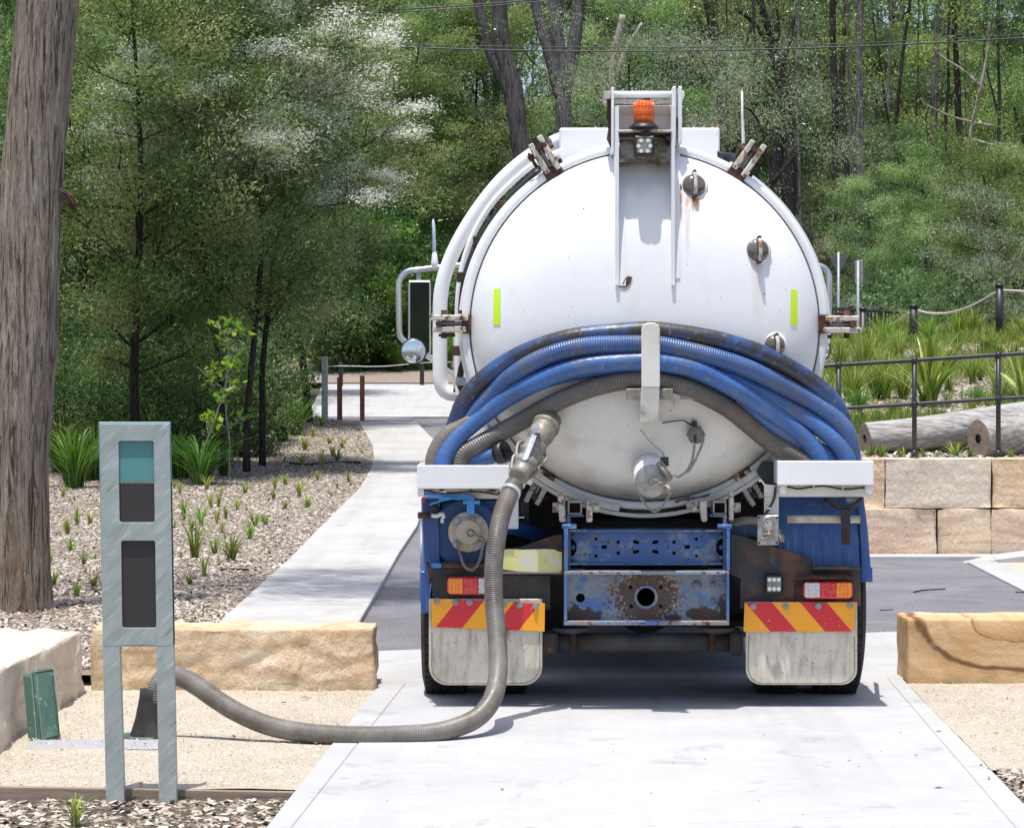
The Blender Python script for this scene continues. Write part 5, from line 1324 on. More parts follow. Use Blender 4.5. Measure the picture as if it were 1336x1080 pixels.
for k in range(6):
    a = k * PI / 3; mb = MB(); q = P(908, 567, sv.y - .07); mb.box(q.x + .045 * math.cos(a) - .005, q.x + .045 * math.cos(a) + .005, q.y - .01, q.y + .01, q.z + .045 * math.sin(a) - .005, q.z + .045 * math.sin(a) + .005); mb.build('cap_tooth', M['cast'], svo)
dch = sv.y - .09
chain([P(906, 577, dch), P(905, 590, dch), P(902, 603, dch), P(897, 613, dch), P(888, 621, dch), P(883, 622, dch)], par=svo)
chain([P(918, 570, dch), P(916, 580, dch), P(911, 592, dch), P(905, 604, dch), P(898, 615, dch)], par=svo)
mb = MB(); mb.tube([P(876, 622, dch - .02), P(879, 619.5, dch - .02), P(884, 621, dch - .01)], .003, 5); mb.build('chain_hook', M['steel'], svo)

# suction coupling, ball valve and lever
CPA, CPB = P(712, 556, 15.86), P(666, 642, 15.52)
cax = (CPB - CPA).normalized(); CL = (CPB - CPA).length
mb = MB(); mb.lathe(CPA - cax * .06, cax, [(0, .064), (.05, .064), (.05, .074), (.068, .074), (.072, .062), (.09, .068), (.13, .068), (.155, .062), (.165, .055), (.215, .055)], 28)
cp = mb.build('suction_valve', M['cast'], truck)
mb = MB(); mb.lathe(CPA + cax * .155, cax, [(0, .055), (0, .063), (.02, .066), (.03, .058), (.045, .058), (.05, .064), (.07, .064), (.075, .056), (.12, .053)], 28); mb.build('camlock_coupling', M['cast'], cp)
mb = MB(); mb.lathe(CPA + cax * .275, cax, [(0, .058), (.002, .064), (.035, .064), (.04, .054), (.08, .051), (.12, .051)], 28); mb.build('hose_tail', M['cast'], cp)
mb = MB(); mb.lathe(CPA + cax * (CL - .012), cax, [(0, .05), (0, .0535), (.022, .0535), (.022, .05)], 28); mb.build('hose_clamp', M['bright'], cp)
sdv = cax.cross(Vector((0, -1, 0))).normalized()
for s_ in (-1, 1):
    for t_ in (.20, .29):
        mb = MB(); c = CPA + cax * t_ + sdv * s_ * (.070 if t_ < .25 else .060); mb.tube(catmull([c - cax * .03, c + sdv * s_ * .012, c + cax * .05, c + cax * .08 - sdv * s_ * .012], .01), .009, 6); mb.build('cam_lever', M['cast'], cp)
lv0 = P(699, 558, 15.66); mb = MB(); mb.cyl(lv0, lv0 + Vector((0, .08, 0)), .022, 12); mb.cyl(lv0 + Vector((0, -.012, 0)), lv0, .014, 6); mb.build('lever_nut', M['bright'], cp)
mb = MB()
lp = [P(694.5, 566, 15.655), P(700.5, 568, 15.655), P(689, 598, 15.60), P(686, 601, 15.60), P(682, 600, 15.60), P(680, 597, 15.60)]
mb.prism(lp, (0, .008, 0)); mb.build('valve_lever', M['bright'], cp)

# trays
def tray(x0, x1, y0, y1, d0=15.86, d1=16.45, inner=None):
    root = part('hose_tray', 'white', x0, y0, x1, y1, d0, d0 + .012, .004)
    a, b = P(x0, y1, d0), P(x1, y0, d0)
    for nm, bx in (('tray_floor', (a.x, b.x, d0 + .012, d1, a.z + .004, a.z + .014)), ('tray_side', (a.x, a.x + .01, d0 + .012, d1, a.z + .014, b.z)), ('tray_side', (b.x - .01, b.x, d0 + .012, d1, a.z + .014, b.z)), ('tray_back', (a.x + .01, b.x - .01, d1 - .01, d1, a.z + .014, b.z))):
        mb = MB(); mb.box(*bx); mb.build(nm, M['white'], root, bevel=.002)
    return root
tl = tray(544, 664, 607, 637.5); tr = tray(1014.5, 1140, 601, 632.5)
part('tray_lip', 'white', 544, 638, 553, 648, 15.94, 16.3, par=tl)
part('tray_underside', 'rusty_white', 553, 637.8, 664, 641, 15.98, 16.4, par=tl)
part('under_beam', 'cream', 600, 641.5, 650, 650, 16.05, 16.2, par=tl)
mb = MB(); mb.tube(catmull([P(555, 640, 15.96), P(585, 644, 15.96), P(618, 641, 15.96), P(650, 645, 15.96)], .02), .006, 6); mb.build('wire', M['black'], tl)
part('tray_skirt', 'cream', 997, 633, 1137, 648, 15.97, 15.99, .003, par=tr)
part('skirt_leg', 'cream', 997, 648.3, 1016, 710, 15.97, 15.99, .003, par=tr)
part('skirt_shade', 'dark', 1015, 600, 1016, 633, 15.99, 16.3, 0, par=tr) if False else None
for x in (1021, 1133.5):
    mb = MB(); mb.cyl(P(x, 633, 15.955), P(x, 644, 15.955), .021, 14); mb.build('rubber_buffer', M['white'], tr)
mb = MB(); mb.tube(catmull([P(1027, 634.5, 15.96), P(1042, 637.5, 15.958), P(1062, 634.5, 15.96), P(1078, 634, 15.958), P(1100, 638, 15.958), P(1128, 636, 15.96)], .02), .0055, 6); mb.build('wire', M['black'], tr)
for x in (1062, 1100):
    part('wire_clip', 'bright', x - .8, 633, x + .8, 639, 15.945, 15.96, 0, par=tr)
mb = MB(); mb.tube(catmull([P(1012, 634, 15.95), P(1010, 650, 15.95), P(1003, 664, 15.95), P(996, 674, 15.96)], .02), .008, 6); mb.build('wire', M['black'], tr)
part('wire_clip', 'bright', 1000, 662, 1006, 664, 15.94, 15.96, 0, par=tr)
mb = MB(); mb.pprism([(996, 602), (1014, 602), (1014, 633), (1000, 632), (988, 616)], 16.10, 16.2); mb.build('tray_gusset', M['black'], tr)
part('side_post', 'white', 653, 638, 676.5, 690, 16.12, 16.2, .004, par=tl)
part('post_bolt', 'bright', 676, 674, 684, 675.5, 16.12, 16.14, 0, par=tl)

# left: blue filter drum with flanged port
mb = MB(); mb.lathe(P(606, 696, 16.12), (0, 1, 0), [(0, .17), (.02, .19), (.9, .19)], 40); mb.build('filter_drum', M['deep_blue'], truck)
part('drum_housing', 'deep_blue', 573, 651, 660, 742, 16.19, 16.9, .01)
mb = MB(); mb.tube(catmull([P(645, 690, 16.16), P(668, 688, 16.18), P(690, 694, 16.3), P(712, 702, 16.5)], .03), .042, 16); mb.build('blue_pipe', M['deep_blue'], truck)
mb = MB(); rows = []
for i in range(9):
    t = i / 8; rows.append([P(lerp(549.5, 553, t ** 1), lerp(650, 798, t), 16.35 + .2 * 0), P(lerp(551, 556, t), lerp(650, 798, t), 16.16), P(lerp(573, 561, min(1, t * 1.2) ** 2), lerp(650, 798, t), 16.14), P(lerp(573, 561, min(1, t * 1.2) ** 2), lerp(650, 798, t), 16.35)])
mb.grid(rows, False); mb.build('drum_fairing', M['guard_blue'], truck)
mb = MB(); mb.lathe(P(563, 700, 16.13), (0, 1, 0), [(0, .04), (.02, .055), (.3, .055)], 16); mb.build('side_pipe', M['blue'], truck) if False else None
mb = MB(); mb.pprism([(553, 664), (573, 660), (574, 742), (564, 742), (553, 708)], 16.10, 16.14); mb.build('side_fairing', M['blue'], truck, bevel=.004)
fl = P(611, 694, 16.03); mb = MB(); mb.lathe(fl + Vector((0, .1, 0)), (0, -1, 0), [(-.05, .06), (0.045, .06), (.045, .104), (.075, .106), (.08, .102), (.08, .068), (.105, .066), (.112, .055), (.114, 0)], 40); flo = mb.build('port_cover', M['tan'], truck)
for k, (x, y) in enumerate([(595.5, 678.5), (625.5, 678.5), (595.5, 709.5), (626, 710)]):
    mb = MB(); q = P(x, y, 16.045); mb.cyl(q, q - Vector((0, .022, 0)), .016, 6); mb.cyl(q + Vector((0, .004, 0)), q - Vector((0, .004, 0)), .021, 14); mb.build('bolt', M['steel'], flo)
mb = MB(); q = P(614, 695, 16.01); mb.tube([q + Vector((.018 * math.cos(a), -.003, .018 * math.sin(a))) for a in [2 * PI * k / 14 for k in range(15)]], .0028, 5, cap=False); mb.build('cap_ring', M['rust'], flo)
chain([P(618, 697, 16.0), P(626, 699, 16.0), P(632, 704, 16.0), P(629, 716, 16.0), P(626, 730, 16.0), P(620, 741, 15.98), P(612, 743, 15.98), P(605, 737, 15.99), P(600, 722, 16.0), P(596, 708, 16.01)], .010, .0025, flo, 'cast')
mb = MB(); mb.pprism([(554, 642), (575, 644), (600, 643), (612, 645), (620, 650), (617, 654), (605, 651), (585, 649), (570, 647), (554, 646)], 16.0, 16.02); mb.build('release_lever', M['sky_blue'], truck, bevel=.002)
mb = MB(); mb.pbox(604, 653, 626, 657.5, 16.0, 16.05); mb.pbox(609, 657.5, 619, 671, 16.01, 16.04); mb.build('lever_stand', M['sky_blue'], truck, bevel=.002)
mb = MB(); mb.tube(catmull([P(561, 658, 16.0), P(575, 653, 16.0), P(590, 650, 15.99), P(600, 651, 16.0)], .02), .006, 6); mb.tube([P(556, 649, 16.0), P(580, 649, 15.99), P(618, 652, 15.98)], .004, 6); mb.build('release_rod', M['sky_blue'], truck)
mb = MB(); mb.cyl(P(545, 672, 16.05), P(562, 672, 16.05), .017, 10); mb.build('cross_pin', M['rust'], truck)
mb = MB(); mb.tube(catmull([P(562, 672, 16.05), P(570, 673, 16.04), P(577, 670, 16.03), P(579, 676, 16.03)], .01), .011, 8); mb.cyl(P(577, 676, 16.03), P(577, 682, 16.03), .009, 8); mb.build('tap_handle', M['cream'], truck)
mb = MB(); mb.tube([P(563, 665, 16.06), P(566, 660, 16.06), P(570, 668, 16.06)], .018, 8); mb.build('rubber_strap', M['black'], truck)
part('rusted_angle', 'rust', 576, 734.5, 634, 741, 16.0, 16.12, .01)
part('blue_tab', 'sky_blue', 563, 735, 576, 741, 16.05, 16.1, .002)
part('red_marker', 'red_lens', 550, 649, 555, 655, 16.1, 16.14, .003)

# light bars
mb = MB(); mb.pprism([(562, 741.5), (638, 741.5), (638, 750), (735, 750), (735, 751), (718, 751), (718, 795), (704, 795), (704, 789), (565, 784)], 16.10, 16.13); lb = mb.build('light_bar', M['dark_rust'], truck, bevel=.003, label='rust streaked dark steel light bar')
mb = MB(); mb.pprism([(680, 713), (723.5, 698.5), (734, 697.5), (735, 749.5), (640, 749.5), (640, 722)], 16.06, 16.09); mb.build('bar_gusset', M['dark_rust'], lb, bevel=.003)
mb = MB(); mb.pprism([(556, 732), (559, 733), (566, 748), (566, 758), (559, 763), (560, 752)], 16.0, 16.03); mb.build('rusty_hook', M['rust'], lb)
yp = [(656, 717), (665, 716), (680, 717), (700, 716.5), (712, 716), (725, 717), (727, 719), (733, 720), (733, 744), (726, 746), (700, 746), (680, 745.5), (660, 743), (656, 742)]
mb = MB(); mb.pprism(yp, 15.93, 15.936); mb.build('yellow_plate', M['yellow'], truck, label='blank faded yellow plate with a ragged edge')
part('plate_edge', 'steel', 656, 744.5, 732, 748, 15.945, 15.96, .002)
def tail_lamp(x0, x1, y0, y1, cols, d=16.03, par=None):
    body = part('tail_lamp', 'red_lens', x0, y0, x1, y1, d, d + .05, .02, par or truck)
    n = len(cols)
    fr = [0, .30, .36, .66, .72, 1]
    secs = [(cols[0], 0.03, .335), (cols[1], .345, .655), (cols[2], .665, .97)]
    for c, a, b in secs:
        X0, X1 = lerp(x0, x1, a), lerp(x0, x1, b)
        mb = MB(); mb.pbox(X0, y0 + 2, X1, y1 - 2, d - .004, d); s_ = mb.build('lens', M[c], body, bevel=.002)
        mb = MB()
        if c == 'red_lens':
            for k in range(3):
                xx = lerp(X0, X1, (k + .5) / 3); mb.pbox(xx - 1.6, y0 + 3, xx + 1.6, y1 - 3, d - .008, d - .004)
        else:
            for k in range(4):
                for j in range(4):
                    xx = lerp(X0, X1, (k + .5) / 4); yy = lerp(y0 + 2, y1 - 2, (j + .5) / 4); mb.cyl(P(xx, yy, d - .007), P(xx, yy, d - .003), .008, 8, .010)
        mb.build('lens_facets', M[c], s_)
    return body
tail_lamp(583, 645, 752, 776, ['amber', 'red_lens', 'clear_lens'], 16.04)
mb = MB(); mb.pprism([(953, 697), (963.5, 697.5), (1060, 729), (1060, 739), (1122.5, 739), (1123, 791), (966, 794), (966, 755), (953, 749)], 16.10, 16.13); rb = mb.build('light_bar', M['dark_rust'], truck, bevel=.003, label='dark scratched steel light bar with a sloping top')
mb = MB(); mb.pprism([(1038, 750), (1044, 753), (1107, 753), (1113, 750), (1113, 785), (1038, 785)], 16.07, 16.10); mb.build('lamp_surround', M['rust'], rb, bevel=.003)
mb = MB(); mb.hexa([P(1036, 755, 16.0), P(1114, 755, 16.0), P(1113, 757, 16.1), P(1038, 757, 16.1), P(1039, 750, 16.02), P(1112, 750, 16.02), P(1113, 750, 16.1), P(1038, 750, 16.1)]); mb.build('lamp_hood', M['rust'], rb, bevel=.003)
mb = MB(); mb.pbox(1060, 739, 1122.5, 743, 16.02, 16.10); mb.build('bar_lip', M['dark_rust'], rb, bevel=.002)
tail_lamp(1048, 1113, 758, 781, ['clear_lens', 'red_lens', 'amber'], 16.02)
rv = part('reversing_lamp', 'black', 998, 749, 1022, 775, 16.05, 16.10, .008)
mb = MB(); mb.pbox(1001, 752.5, 1019, 771.5, 16.047, 16.05); mb.build('lamp_glass', M['dim_glass'], rv, bevel=.002)
for x in (1004, 1010, 1016):
    for y in (756, 768):
        mb = MB(); mb.cyl(P(x, y, 16.047), P(x, y, 16.043), .011, 10); mb.build('led', M['led'], rv)
# small white gusset at the bottom, exhaust etc
# gauge box and pipes on the right
gb = part('gauge_box', 'steel', 988, 672, 1016, 711, 15.94, 15.97, .004)
for (x, y) in [(990.5, 675), (1013.5, 675), (990.5, 708), (1013.5, 708)]:
    mb = MB(); mb.cyl(P(x, y, 15.94), P(x, y, 15.935), .006, 8); mb.build('screw', M['black'], gb)
g0 = P(1002.4, 683, 15.935); mb = MB(); mb.lathe(g0 + Vector((0, .01, 0)), (0, -1, 0), [(0, .036), (.016, .036), (.018, .031), (.012, .03)], 28); gr = mb.build('gauge_rim', M['steel'], gb)
mb = MB(); mb.lathe(g0, (0, -1, 0), [(0, .03), (.003, .03), (.003, 0)], 24); mb.build('gauge_face', mk('gauge_face', [(.4, C(.42, .40, .34)), (.6, C(.6, .58, .5))], 50, .2, coat=.6), gr)
mb = MB(); q = g0 - Vector((0, .005, 0)); mb.tube([q, q + Vector((-.014, 0, .016))], .0015, 4); mb.build('gauge_needle', M['black'], gr)
mb = MB(); mb.tube(catmull([P(1003, 693, 15.93), P(1003, 699, 15.92), P(998, 703, 15.92), P(992, 702, 15.93)], .01), .006, 8); mb.cyl(P(996, 697, 15.92), P(1009, 697, 15.92), .007, 8); mb.build('gauge_tap', M['cast'], gb)
mb = MB(); mb.cyl(P(1016, 702, 15.96), P(1023, 702, 15.96), .022, 10); mb.cyl(P(1012, 697, 15.98), P(1018, 697, 15.98), .03, 6); mb.build('pipe_fitting', M['cast'], gb)
mb = MB(); mb.cyl(P(1027, 677.3, 15.98), P(1122, 677.3, 15.98), .0205, 20); mb.build('cross_pipe', M['tan'], truck)
pb = part('pipe_strap', 'black', 1097.5, 664, 1109.5, 711, 15.94, 15.955, .002)
for y in (694, 704):
    mb = MB(); mb.cyl(P(1103.5, y, 15.94), P(1103.5, y, 15.93), .012, 10); mb.build('bolt', M['rust'], pb)
mb = MB(); mb.tube(catmull([P(1077, 650, 16.0), P(1090, 657, 15.97), P(1103, 662, 15.96), P(1118, 656, 15.97), P(1124, 650, 16.0)], .02), .012, 8); mb.tube(catmull([P(1076, 652, 16.02), P(1092, 662, 15.99), P(1108, 664, 15.98), P(1121, 656, 15.99)], .02), .008, 8); mb.build('cable_loop', M['black'], truck)
part('clamp_plate', 'steel', 1104, 649, 1121, 656, 16.0, 16.03, .003)
mb = MB(); mb.tube(catmull([P(955, 683, 16.15), P(972, 679, 16.12), P(991, 680, 16.1)], .02), .022, 12); mb.build('oil_pipe', M['cast'], truck)
part('blue_bar', 'blue', 950, 684, 990, 700, 16.2, 16.3, .003)
# right mudguard: curved sheet with pressed ribs over the wheels
def guard(x0, x1, rib, name, lab, zend):
    YC, ZW, RG = 16.9, .5, .66
    mb = MB(); rows = []
    a_list = [zend + (180 - 2 * 0 - zend - 10) * i / 30 for i in range(31)]
    n = 44
    for a in a_list:
        row = []
        for k in range(n + 1):
            t = k / n; x = lerp(x0, x1, t)
            rr_ = RG + (.012 if (t * 7) % 1 < .10 else 0)
            aa = R(a); yy = YC - rr_ * math.cos(aa); zz_ = ZW + rr_ * math.sin(aa)
            if a < 35: yy = YC - rr_ * math.cos(R(35)) - (35 - a) * .0012
            row.append((x, yy, zz_))
        rows.append(row)
    mb.grid(rows, True)
    o = mb.build(name, M['guard_blue'], truck, label=lab)
    s_ = o.modifiers.new('solid', 'SOLIDIFY'); s_.thickness = .006
    return o
gx0, gx1 = P(1012, 0, 16.35).x, P(1124, 0, 16.35).x
# rear face of the guard: upright panels with pressed seams
mb = MB(); rows = []
prof = [(648, 16.28), (665, 16.22), (700, 16.17), (735, 16.16), (742, 16.16)]
for y, d in prof:
    row = []
    for k in range(61):
        x = lerp(1016, 1127, k / 60); dd = d
        for sx in (1020, 1045, 1071.5, 1099):
            if abs(x - sx) < 1.2: dd += .008
        if x > 1118: dd += (x - 1118) ** 2 * .0006
        row.append(P(x, y, dd))
    rows.append(row)
mb.grid(rows, True); mb.build('mudguard', M['guard_blue'], truck, label='faded blue ribbed mudguard on the right')
mb = MB(); rows = []
for y, xa, xb in [(647, 1119, 1126), (665, 1120, 1129), (690, 1122, 1132), (715, 1123.5, 1134), (740, 1124, 1136), (741, 1123, 1138), (759, 1123, 1138.5)]:
    rows.append([P(xa, y, 16.16), P(lerp(xa, xb, .5), y, 16.15), P(xb, y, 16.17), P(xb, y, 16.5), P(xb - 1, y, 17.2)])
mb.grid(rows, True); mb.build('guard_edge', M['guard_blue'], truck)
mb = MB(); rows = []
for i in range(21):
    a = R(20 + 140 * i / 20); rows.append([(x, 16.9 - .62 * math.cos(a), .5 + .62 * math.sin(a)) for x in (gx0, gx1 + .03)])
mb.grid(rows, True); mb.build('wheel_arch', M['guard_blue'], truck)
mb = MB(); rows = []
lx0, lx1 = P(549, 0, 16.5).x, P(600, 0, 16.5).x
for i in range(21):
    a = R(5 + 160 * i / 20); rows.append([(x, 16.9 - .60 * math.cos(a), .5 + .60 * math.sin(a)) for x in (lx0, lx1)])
mb.grid(rows, True); mb.build('wheel_arch', M['guard_blue'], truck)
part('guard_strip', 'guard_blue', 549, 745, 560, 800, 16.20, 16.24, .004)

# flaps with striped plates
def flap(x0, x1, y0, y1, d, rnd_, mat):
    pts = [(x0, y0), (x1, y0)]
    for k in range(7): a = R(90 * k / 6); pts.append((x1 - rnd_ + rnd_ * math.cos(a), y1 - rnd_ + rnd_ * math.sin(a)))
    for k in range(7): a = R(90 + 90 * k / 6); pts.append((x0 + rnd_ + rnd_ * math.cos(a), y1 - rnd_ + rnd_ * math.sin(a)))
    mb = MB(); mb.pprism(pts, d, d + .012); o = mb.build('mud_flap', M['flap'], truck, bevel=.004)
    ins = [(lerp(sum(p[0] for p in pts) / len(pts), x, .955), lerp((y0 + y1) / 2, y, .955)) for x, y in pts[2:]]
    mb = MB(); mb.tube([P(x, y, d - .001) for x, y in [(x1 - 4, y0 + 44)] + ins + [(x0 + 4, y0 + 44)]], .0022, 5); mb.build('flap_groove', M['dead_leaf'] if False else M['cast'], o)
    return o
f1 = flap(559.6, 707.6, 781, 893.5, 16.06, 24, 'flap'); f2 = flap(973, 1118.5, 785, 893, 16.06, 20, 'flap')
def chev(x0, x1, y0, y1, pts, shear, start, duty, period, nm):
    d = 16.045; lx = lambda px: (px - CX) * d / FPX - .709; lz = lambda py: CAMH + (HOR - py) * d / FPX
    mt = chevron(nm, lx(start), lz(y1), period * d / FPX, duty, shear)
    mb = MB(); mb.pprism(pts, d, d + .004); return mb.build('marker_plate', mt, truck, bevel=.001)
c1 = chev(563, 711, 780, 822, [(563, 780.5), (711, 787), (710.5, 823.5), (563, 817.5)], .80, 565, .47, 76, 'left_stripes')
c2 = chev(970, 1115, 785.5, 823.7, [(971.5, 785.5), (1116.5, 785.5), (1114.5, 823.5), (970, 823.7)], -.86, 1005, .49, 71.5, 'right_stripes')
for par_, bl_ in ((c1, [(570, 784), (594, 785.5), (612.5, 786), (657, 788), (678, 789.5), (698.5, 790.5)]), (c2, [(982.5, 791), (1025, 791), (1067.5, 790.5), (1109, 790)])):
    for x, y in bl_:
        mb = MB(); q = P(x, y, 16.043); mb.cyl(q, q - Vector((0, .006, 0)), .0165, 16); mb.cyl(q, q - Vector((0, .014, 0)), .009, 6); mb.build('bolt', M['steel'], par_)
mb = MB(); mb.pbox(657, 820, 661, 836, 16.03, 16.045); mb.build('flap_stay', M['black'], f1)
# wheels
def wheel(xa, xb, yc, r=.5, name='wheel'):
    xm, xM = min(xa, xb), max(xa, xb); w = xM - xm
    prof = [(0, .30), (.0, r - .09), (.012, r - .035), (.03, r - .008), (.05, r), (w - .05, r), (w - .03, r - .008), (w - .012, r - .035), (w, r - .09), (w, .30)]
    mb = MB(); mb.lathe((xm, yc, r), (1, 0, 0), prof, 56)
    t = mb.build(name, M['rubber'], truck)
    mb = MB()
    for k in range(56):
        a = 2 * PI * k / 56
        for j in range(5):
            u0 = .02 + (w - .04) * j / 5; u1 = .02 + (w - .04) * (j + .82) / 5
            rr = r + .009 if 0 < j < 4 else r + .004
            da = 2 * PI / 56 * .40
            cs_ = []
            for (uu, rr2) in ((u0, r - .02), (u1, r - .02), (u1, rr), (u0, rr)):
                for s2 in (-1, 1): cs_.append((xm + uu, yc + rr2 * math.cos(a + s2 * da), r + rr2 * math.sin(a + s2 * da)))
            mb.add(cs_, [(0, 1, 3, 2), (2, 3, 5, 4), (4, 5, 7, 6), (6, 7, 1, 0), (0, 2, 4, 6), (1, 7, 5, 3)])
    mb.build('tread', M['rubber'], t)
    mb = MB(); mb.lathe((xm + .03, yc, r), (1, 0, 0), [(0, .30), (.02, .28), (.08, .15), (w - .06, .15), (w - .06, .3)], 32); mb.build('rim', M['dark'], t)
wl0 = P(549, 0, 16.5).x; wr0 = P(1130, 0, 16.5).x
wheel(wl0, wl0 + .255, 16.9); wheel(wl0 + .335, wl0 + .585, 16.9); wheel(wr0 - .255, wr0, 16.9); wheel(wr0 - .585, wr0 - .335, 16.9)
wheel(wl0 + .05, wl0 + .33, 20.9); wheel(wr0 - .33, wr0 - .05, 20.9)

# chassis
def frame_rails():
    for xa, xb in ((740, 745), (943.5, 948.5)):
        a, b = P(xa, 744, 16.0), P(xb, 672, 16.0)
        mb = MB(); mb.box(a.x, b.x, 16.0, 22.4, a.z, b.z); o = mb.build('chassis_rail', M['under_blue'], truck, bevel=.003)
        fx = (745, 762) if xa < 800 else (926, 943.5)
        for y in (672, 742):
            p0, p1 = P(fx[0], y + 2.2, 15.99), P(fx[1], y, 15.99)
            mb = MB(); mb.box(p0.x, p1.x, 15.99, 22.3, p0.z, p1.z); mb.build('rail_flange', M['worn_blue'], o, bevel=.002)
        mb = MB(); mb.pbox(xa, 672, xb - 1.2 if xa < 800 else xb, 744, 15.985, 16.0); mb.build('rail_end', M['worn_blue'], o, bevel=.001)
        for y in (686, 700, 714, 728):
            xx = 747 if xa < 800 else 941.5
            mb = MB(); q = P(xx, y, 16.02); mb.cyl(q - Vector((.012, 0, 0)), q + Vector((.012, 0, 0)), .014, 6); mb.build('rail_bolt', M['worn_blue'], o)
frame_rails()
# perforated upper plate
pts = [(748, 694), (939, 694)]
def bite(cx_, cy, r, side):
    out = []
    for k in range(9):
        a = R(-90 + 180 * k / 8); out.append((cx_ + side * r * math.cos(a), cy + r * math.sin(a)))
    return out
pts = [(745.5, 694), (941, 694), (941, 703)] + [(941 - 7 * math.cos(R(a)) , 714 + 11 * math.sin(R(a))) for a in (-75, -50, -25, 0, 25, 50, 75)] + [(941, 725), (941, 734.7), (745.5, 734.7), (745.5, 725)] + [(745.5 + 7 * math.cos(R(a)), 714 + 11 * math.sin(R(a))) for a in (75, 50, 25, 0, -25, -50, -75)] + [(745.5, 703)]
mb = MB(); mb.pprism(pts, 16.03, 16.045); up = mb.build('perforated_plate', M['worn_blue'], truck, label='blue steel cross plate with rows of holes')
def punch(o, holes, d):
    c = MB()
    for h in holes:
        if len(h) == 3: c.cyl(P(h[0], h[1], d - .05), P(h[0], h[1], d + .06), h[2] * d / FPX, 12)
        else:
            x, y, r, l_, sl = h; u = Vector((math.cos(sl), math.sin(sl)))
            pp_ = []
            for k in range(8): a = -PI / 2 + PI * k / 7; pp_.append((x + u.x * l_ + r * (math.cos(a) * u.x - math.sin(a) * u.y), y + u.y * l_ + r * (math.cos(a) * u.y + math.sin(a) * u.x)))
            for k in range(8): a = PI / 2 + PI * k / 7; pp_.append((x - u.x * l_ + r * (math.cos(a) * u.x - math.sin(a) * u.y), y - u.y * l_ + r * (math.cos(a) * u.y + math.sin(a) * u.x)))
            c.pprism(pp_, d - .05, d + .06)
    co = c.build('cutter', M['dark'], truck)
    b = o.modifiers.new('holes', 'BOOLEAN'); b.operation = 'DIFFERENCE'; b.object = co; b.solver = 'EXACT'
    bpy.context.view_layer.update()
    dg = bpy.context.evaluated_depsgraph_get(); me = bpy.data.meshes.new_from_object(o.evaluated_get(dg))
    if len(me.vertices) > 20: o.data = me
    o.modifiers.clear(); bpy.data.objects.remove(co)
hs = [(777.5, 703, 2.2), (777.5, 725, 2.2), (806.5, 707, 2.4), (806.5, 721.3, 2.4), (879.3, 707, 2.4), (879.3, 721.3, 2.4), (908.5, 703, 2.2), (908.5, 725, 2.2), (777.5, 714, 1.2), (815, 714, 1.2), (871, 714, 1.2), (908.5, 714, 1.2),
      (788.7, 714, 2.6, 1.3, 0), (897.6, 714, 2.6, 1.3, 0), (830.4, 707.7, 2.2, 2.2, .25), (830.4, 720.2, 2.2, 2.2, -.25), (855.7, 707.7, 2.2, 2.2, -.25), (855.7, 720.2, 2.2, 2.2, .25)]
punch(up, hs, 16.03)
for y0, y1 in ((691.5, 694), (734.7, 737.2)):
    part('plate_lip', 'worn_blue', 746, y0, 940, y1, 16.0, 16.25, .001, par=up)
for x0, x1 in ((742, 766), (920, 943)):
    part('plate_lip', 'rusted_plate', x0, 691, x1, 693.5, 15.97, 16.0, .001, par=up); part('plate_lip', 'rusted_plate', x0, 734.5, x1, 737, 15.97, 16.0, .001, par=up)
# lower rusted plate in its frame
mb = MB(); mb.pbox(740, 748, 948, 811, 15.93, 15.945); 
m = Mat('coupling_plate_paint'); m.col = m.ramp(m.noise(4, 7), [(.3, C(.12, .16, .22)), (.5, C(.22, .26, .29)), (.7, C(.36, .36, .34))])
x_, y_, z_ = m.xyz(); q_ = P(842.7, 778.5, 15.93)
m.layer(C(.05, .15, .40), 6, .52, .60, 8, amt=.85)
def blob(cx_, cz_, rx, rz, col, amt=1.0, sc=16):
    global m
    u = m.math('DIVIDE', m.math('SUBTRACT', x_, cx_), rx); v = m.math('DIVIDE', m.math('SUBTRACT', z_, cz_), rz)
    rr_ = m.math('SQRT', m.math('ADD', m.math('MULTIPLY', u, u), m.math('MULTIPLY', v, v)))
    f = m.math('ADD', m.math('SUBTRACT', 1.0, rr_), m.math('MULTIPLY', m.math('SUBTRACT', m.noise(sc, 8), .5), 2.2))
    m.col = m.mix(m.ramp(f, [(.10, 0.0), (.28, amt)]), m.col, col)
blob(q_.x - .709, q_.z, .19, .17, C(.20, .12, .075), .8, 22); blob(q_.x - .709, q_.z, .17, .15, C(.36, .31, .24), .75, 40); blob(q_.x - .709, q_.z, .2, .18, C(.05, .022, .014), .9, 60)
for (bx_, by_, rx, rz) in ((762, 803, .11, .05), (752, 800, .07, .06), (880, 806, .08, .022), (925, 803, .12, .045), (945, 795, .05, .08), (905, 800, .06, .03)):
    w_ = P(bx_, by_, 15.93); blob(w_.x - .709, w_.z, rx, rz, C(.045, .02, .015), .95, 24)
m.layer(C(.07, .03, .018), 55, .62, .66, 4, amt=.85); m.set(Roughness=.6); m.bump(m.noise(50, 5), .003); M['coupling'] = m.done()
lp = mb.build('coupling_plate', M['coupling'], truck, label='rust spotted blue grey coupling plate')
punch(lp, [(842.7, 778.5, 11.5), (822.8, 766, 2.6), (862, 766, 2.6), (823.4, 790.6, 2.6), (862, 790.6, 2.6), (757.3, 779.8, 6)], 15.93)
for bx in ((736, 745, 951.5, 749.5), (736, 810, 951.5, 815.5)): part('frame_lip', 'rusted_plate', bx[0], bx[1], bx[2], bx[3], 15.86, 15.945, .003, par=lp)
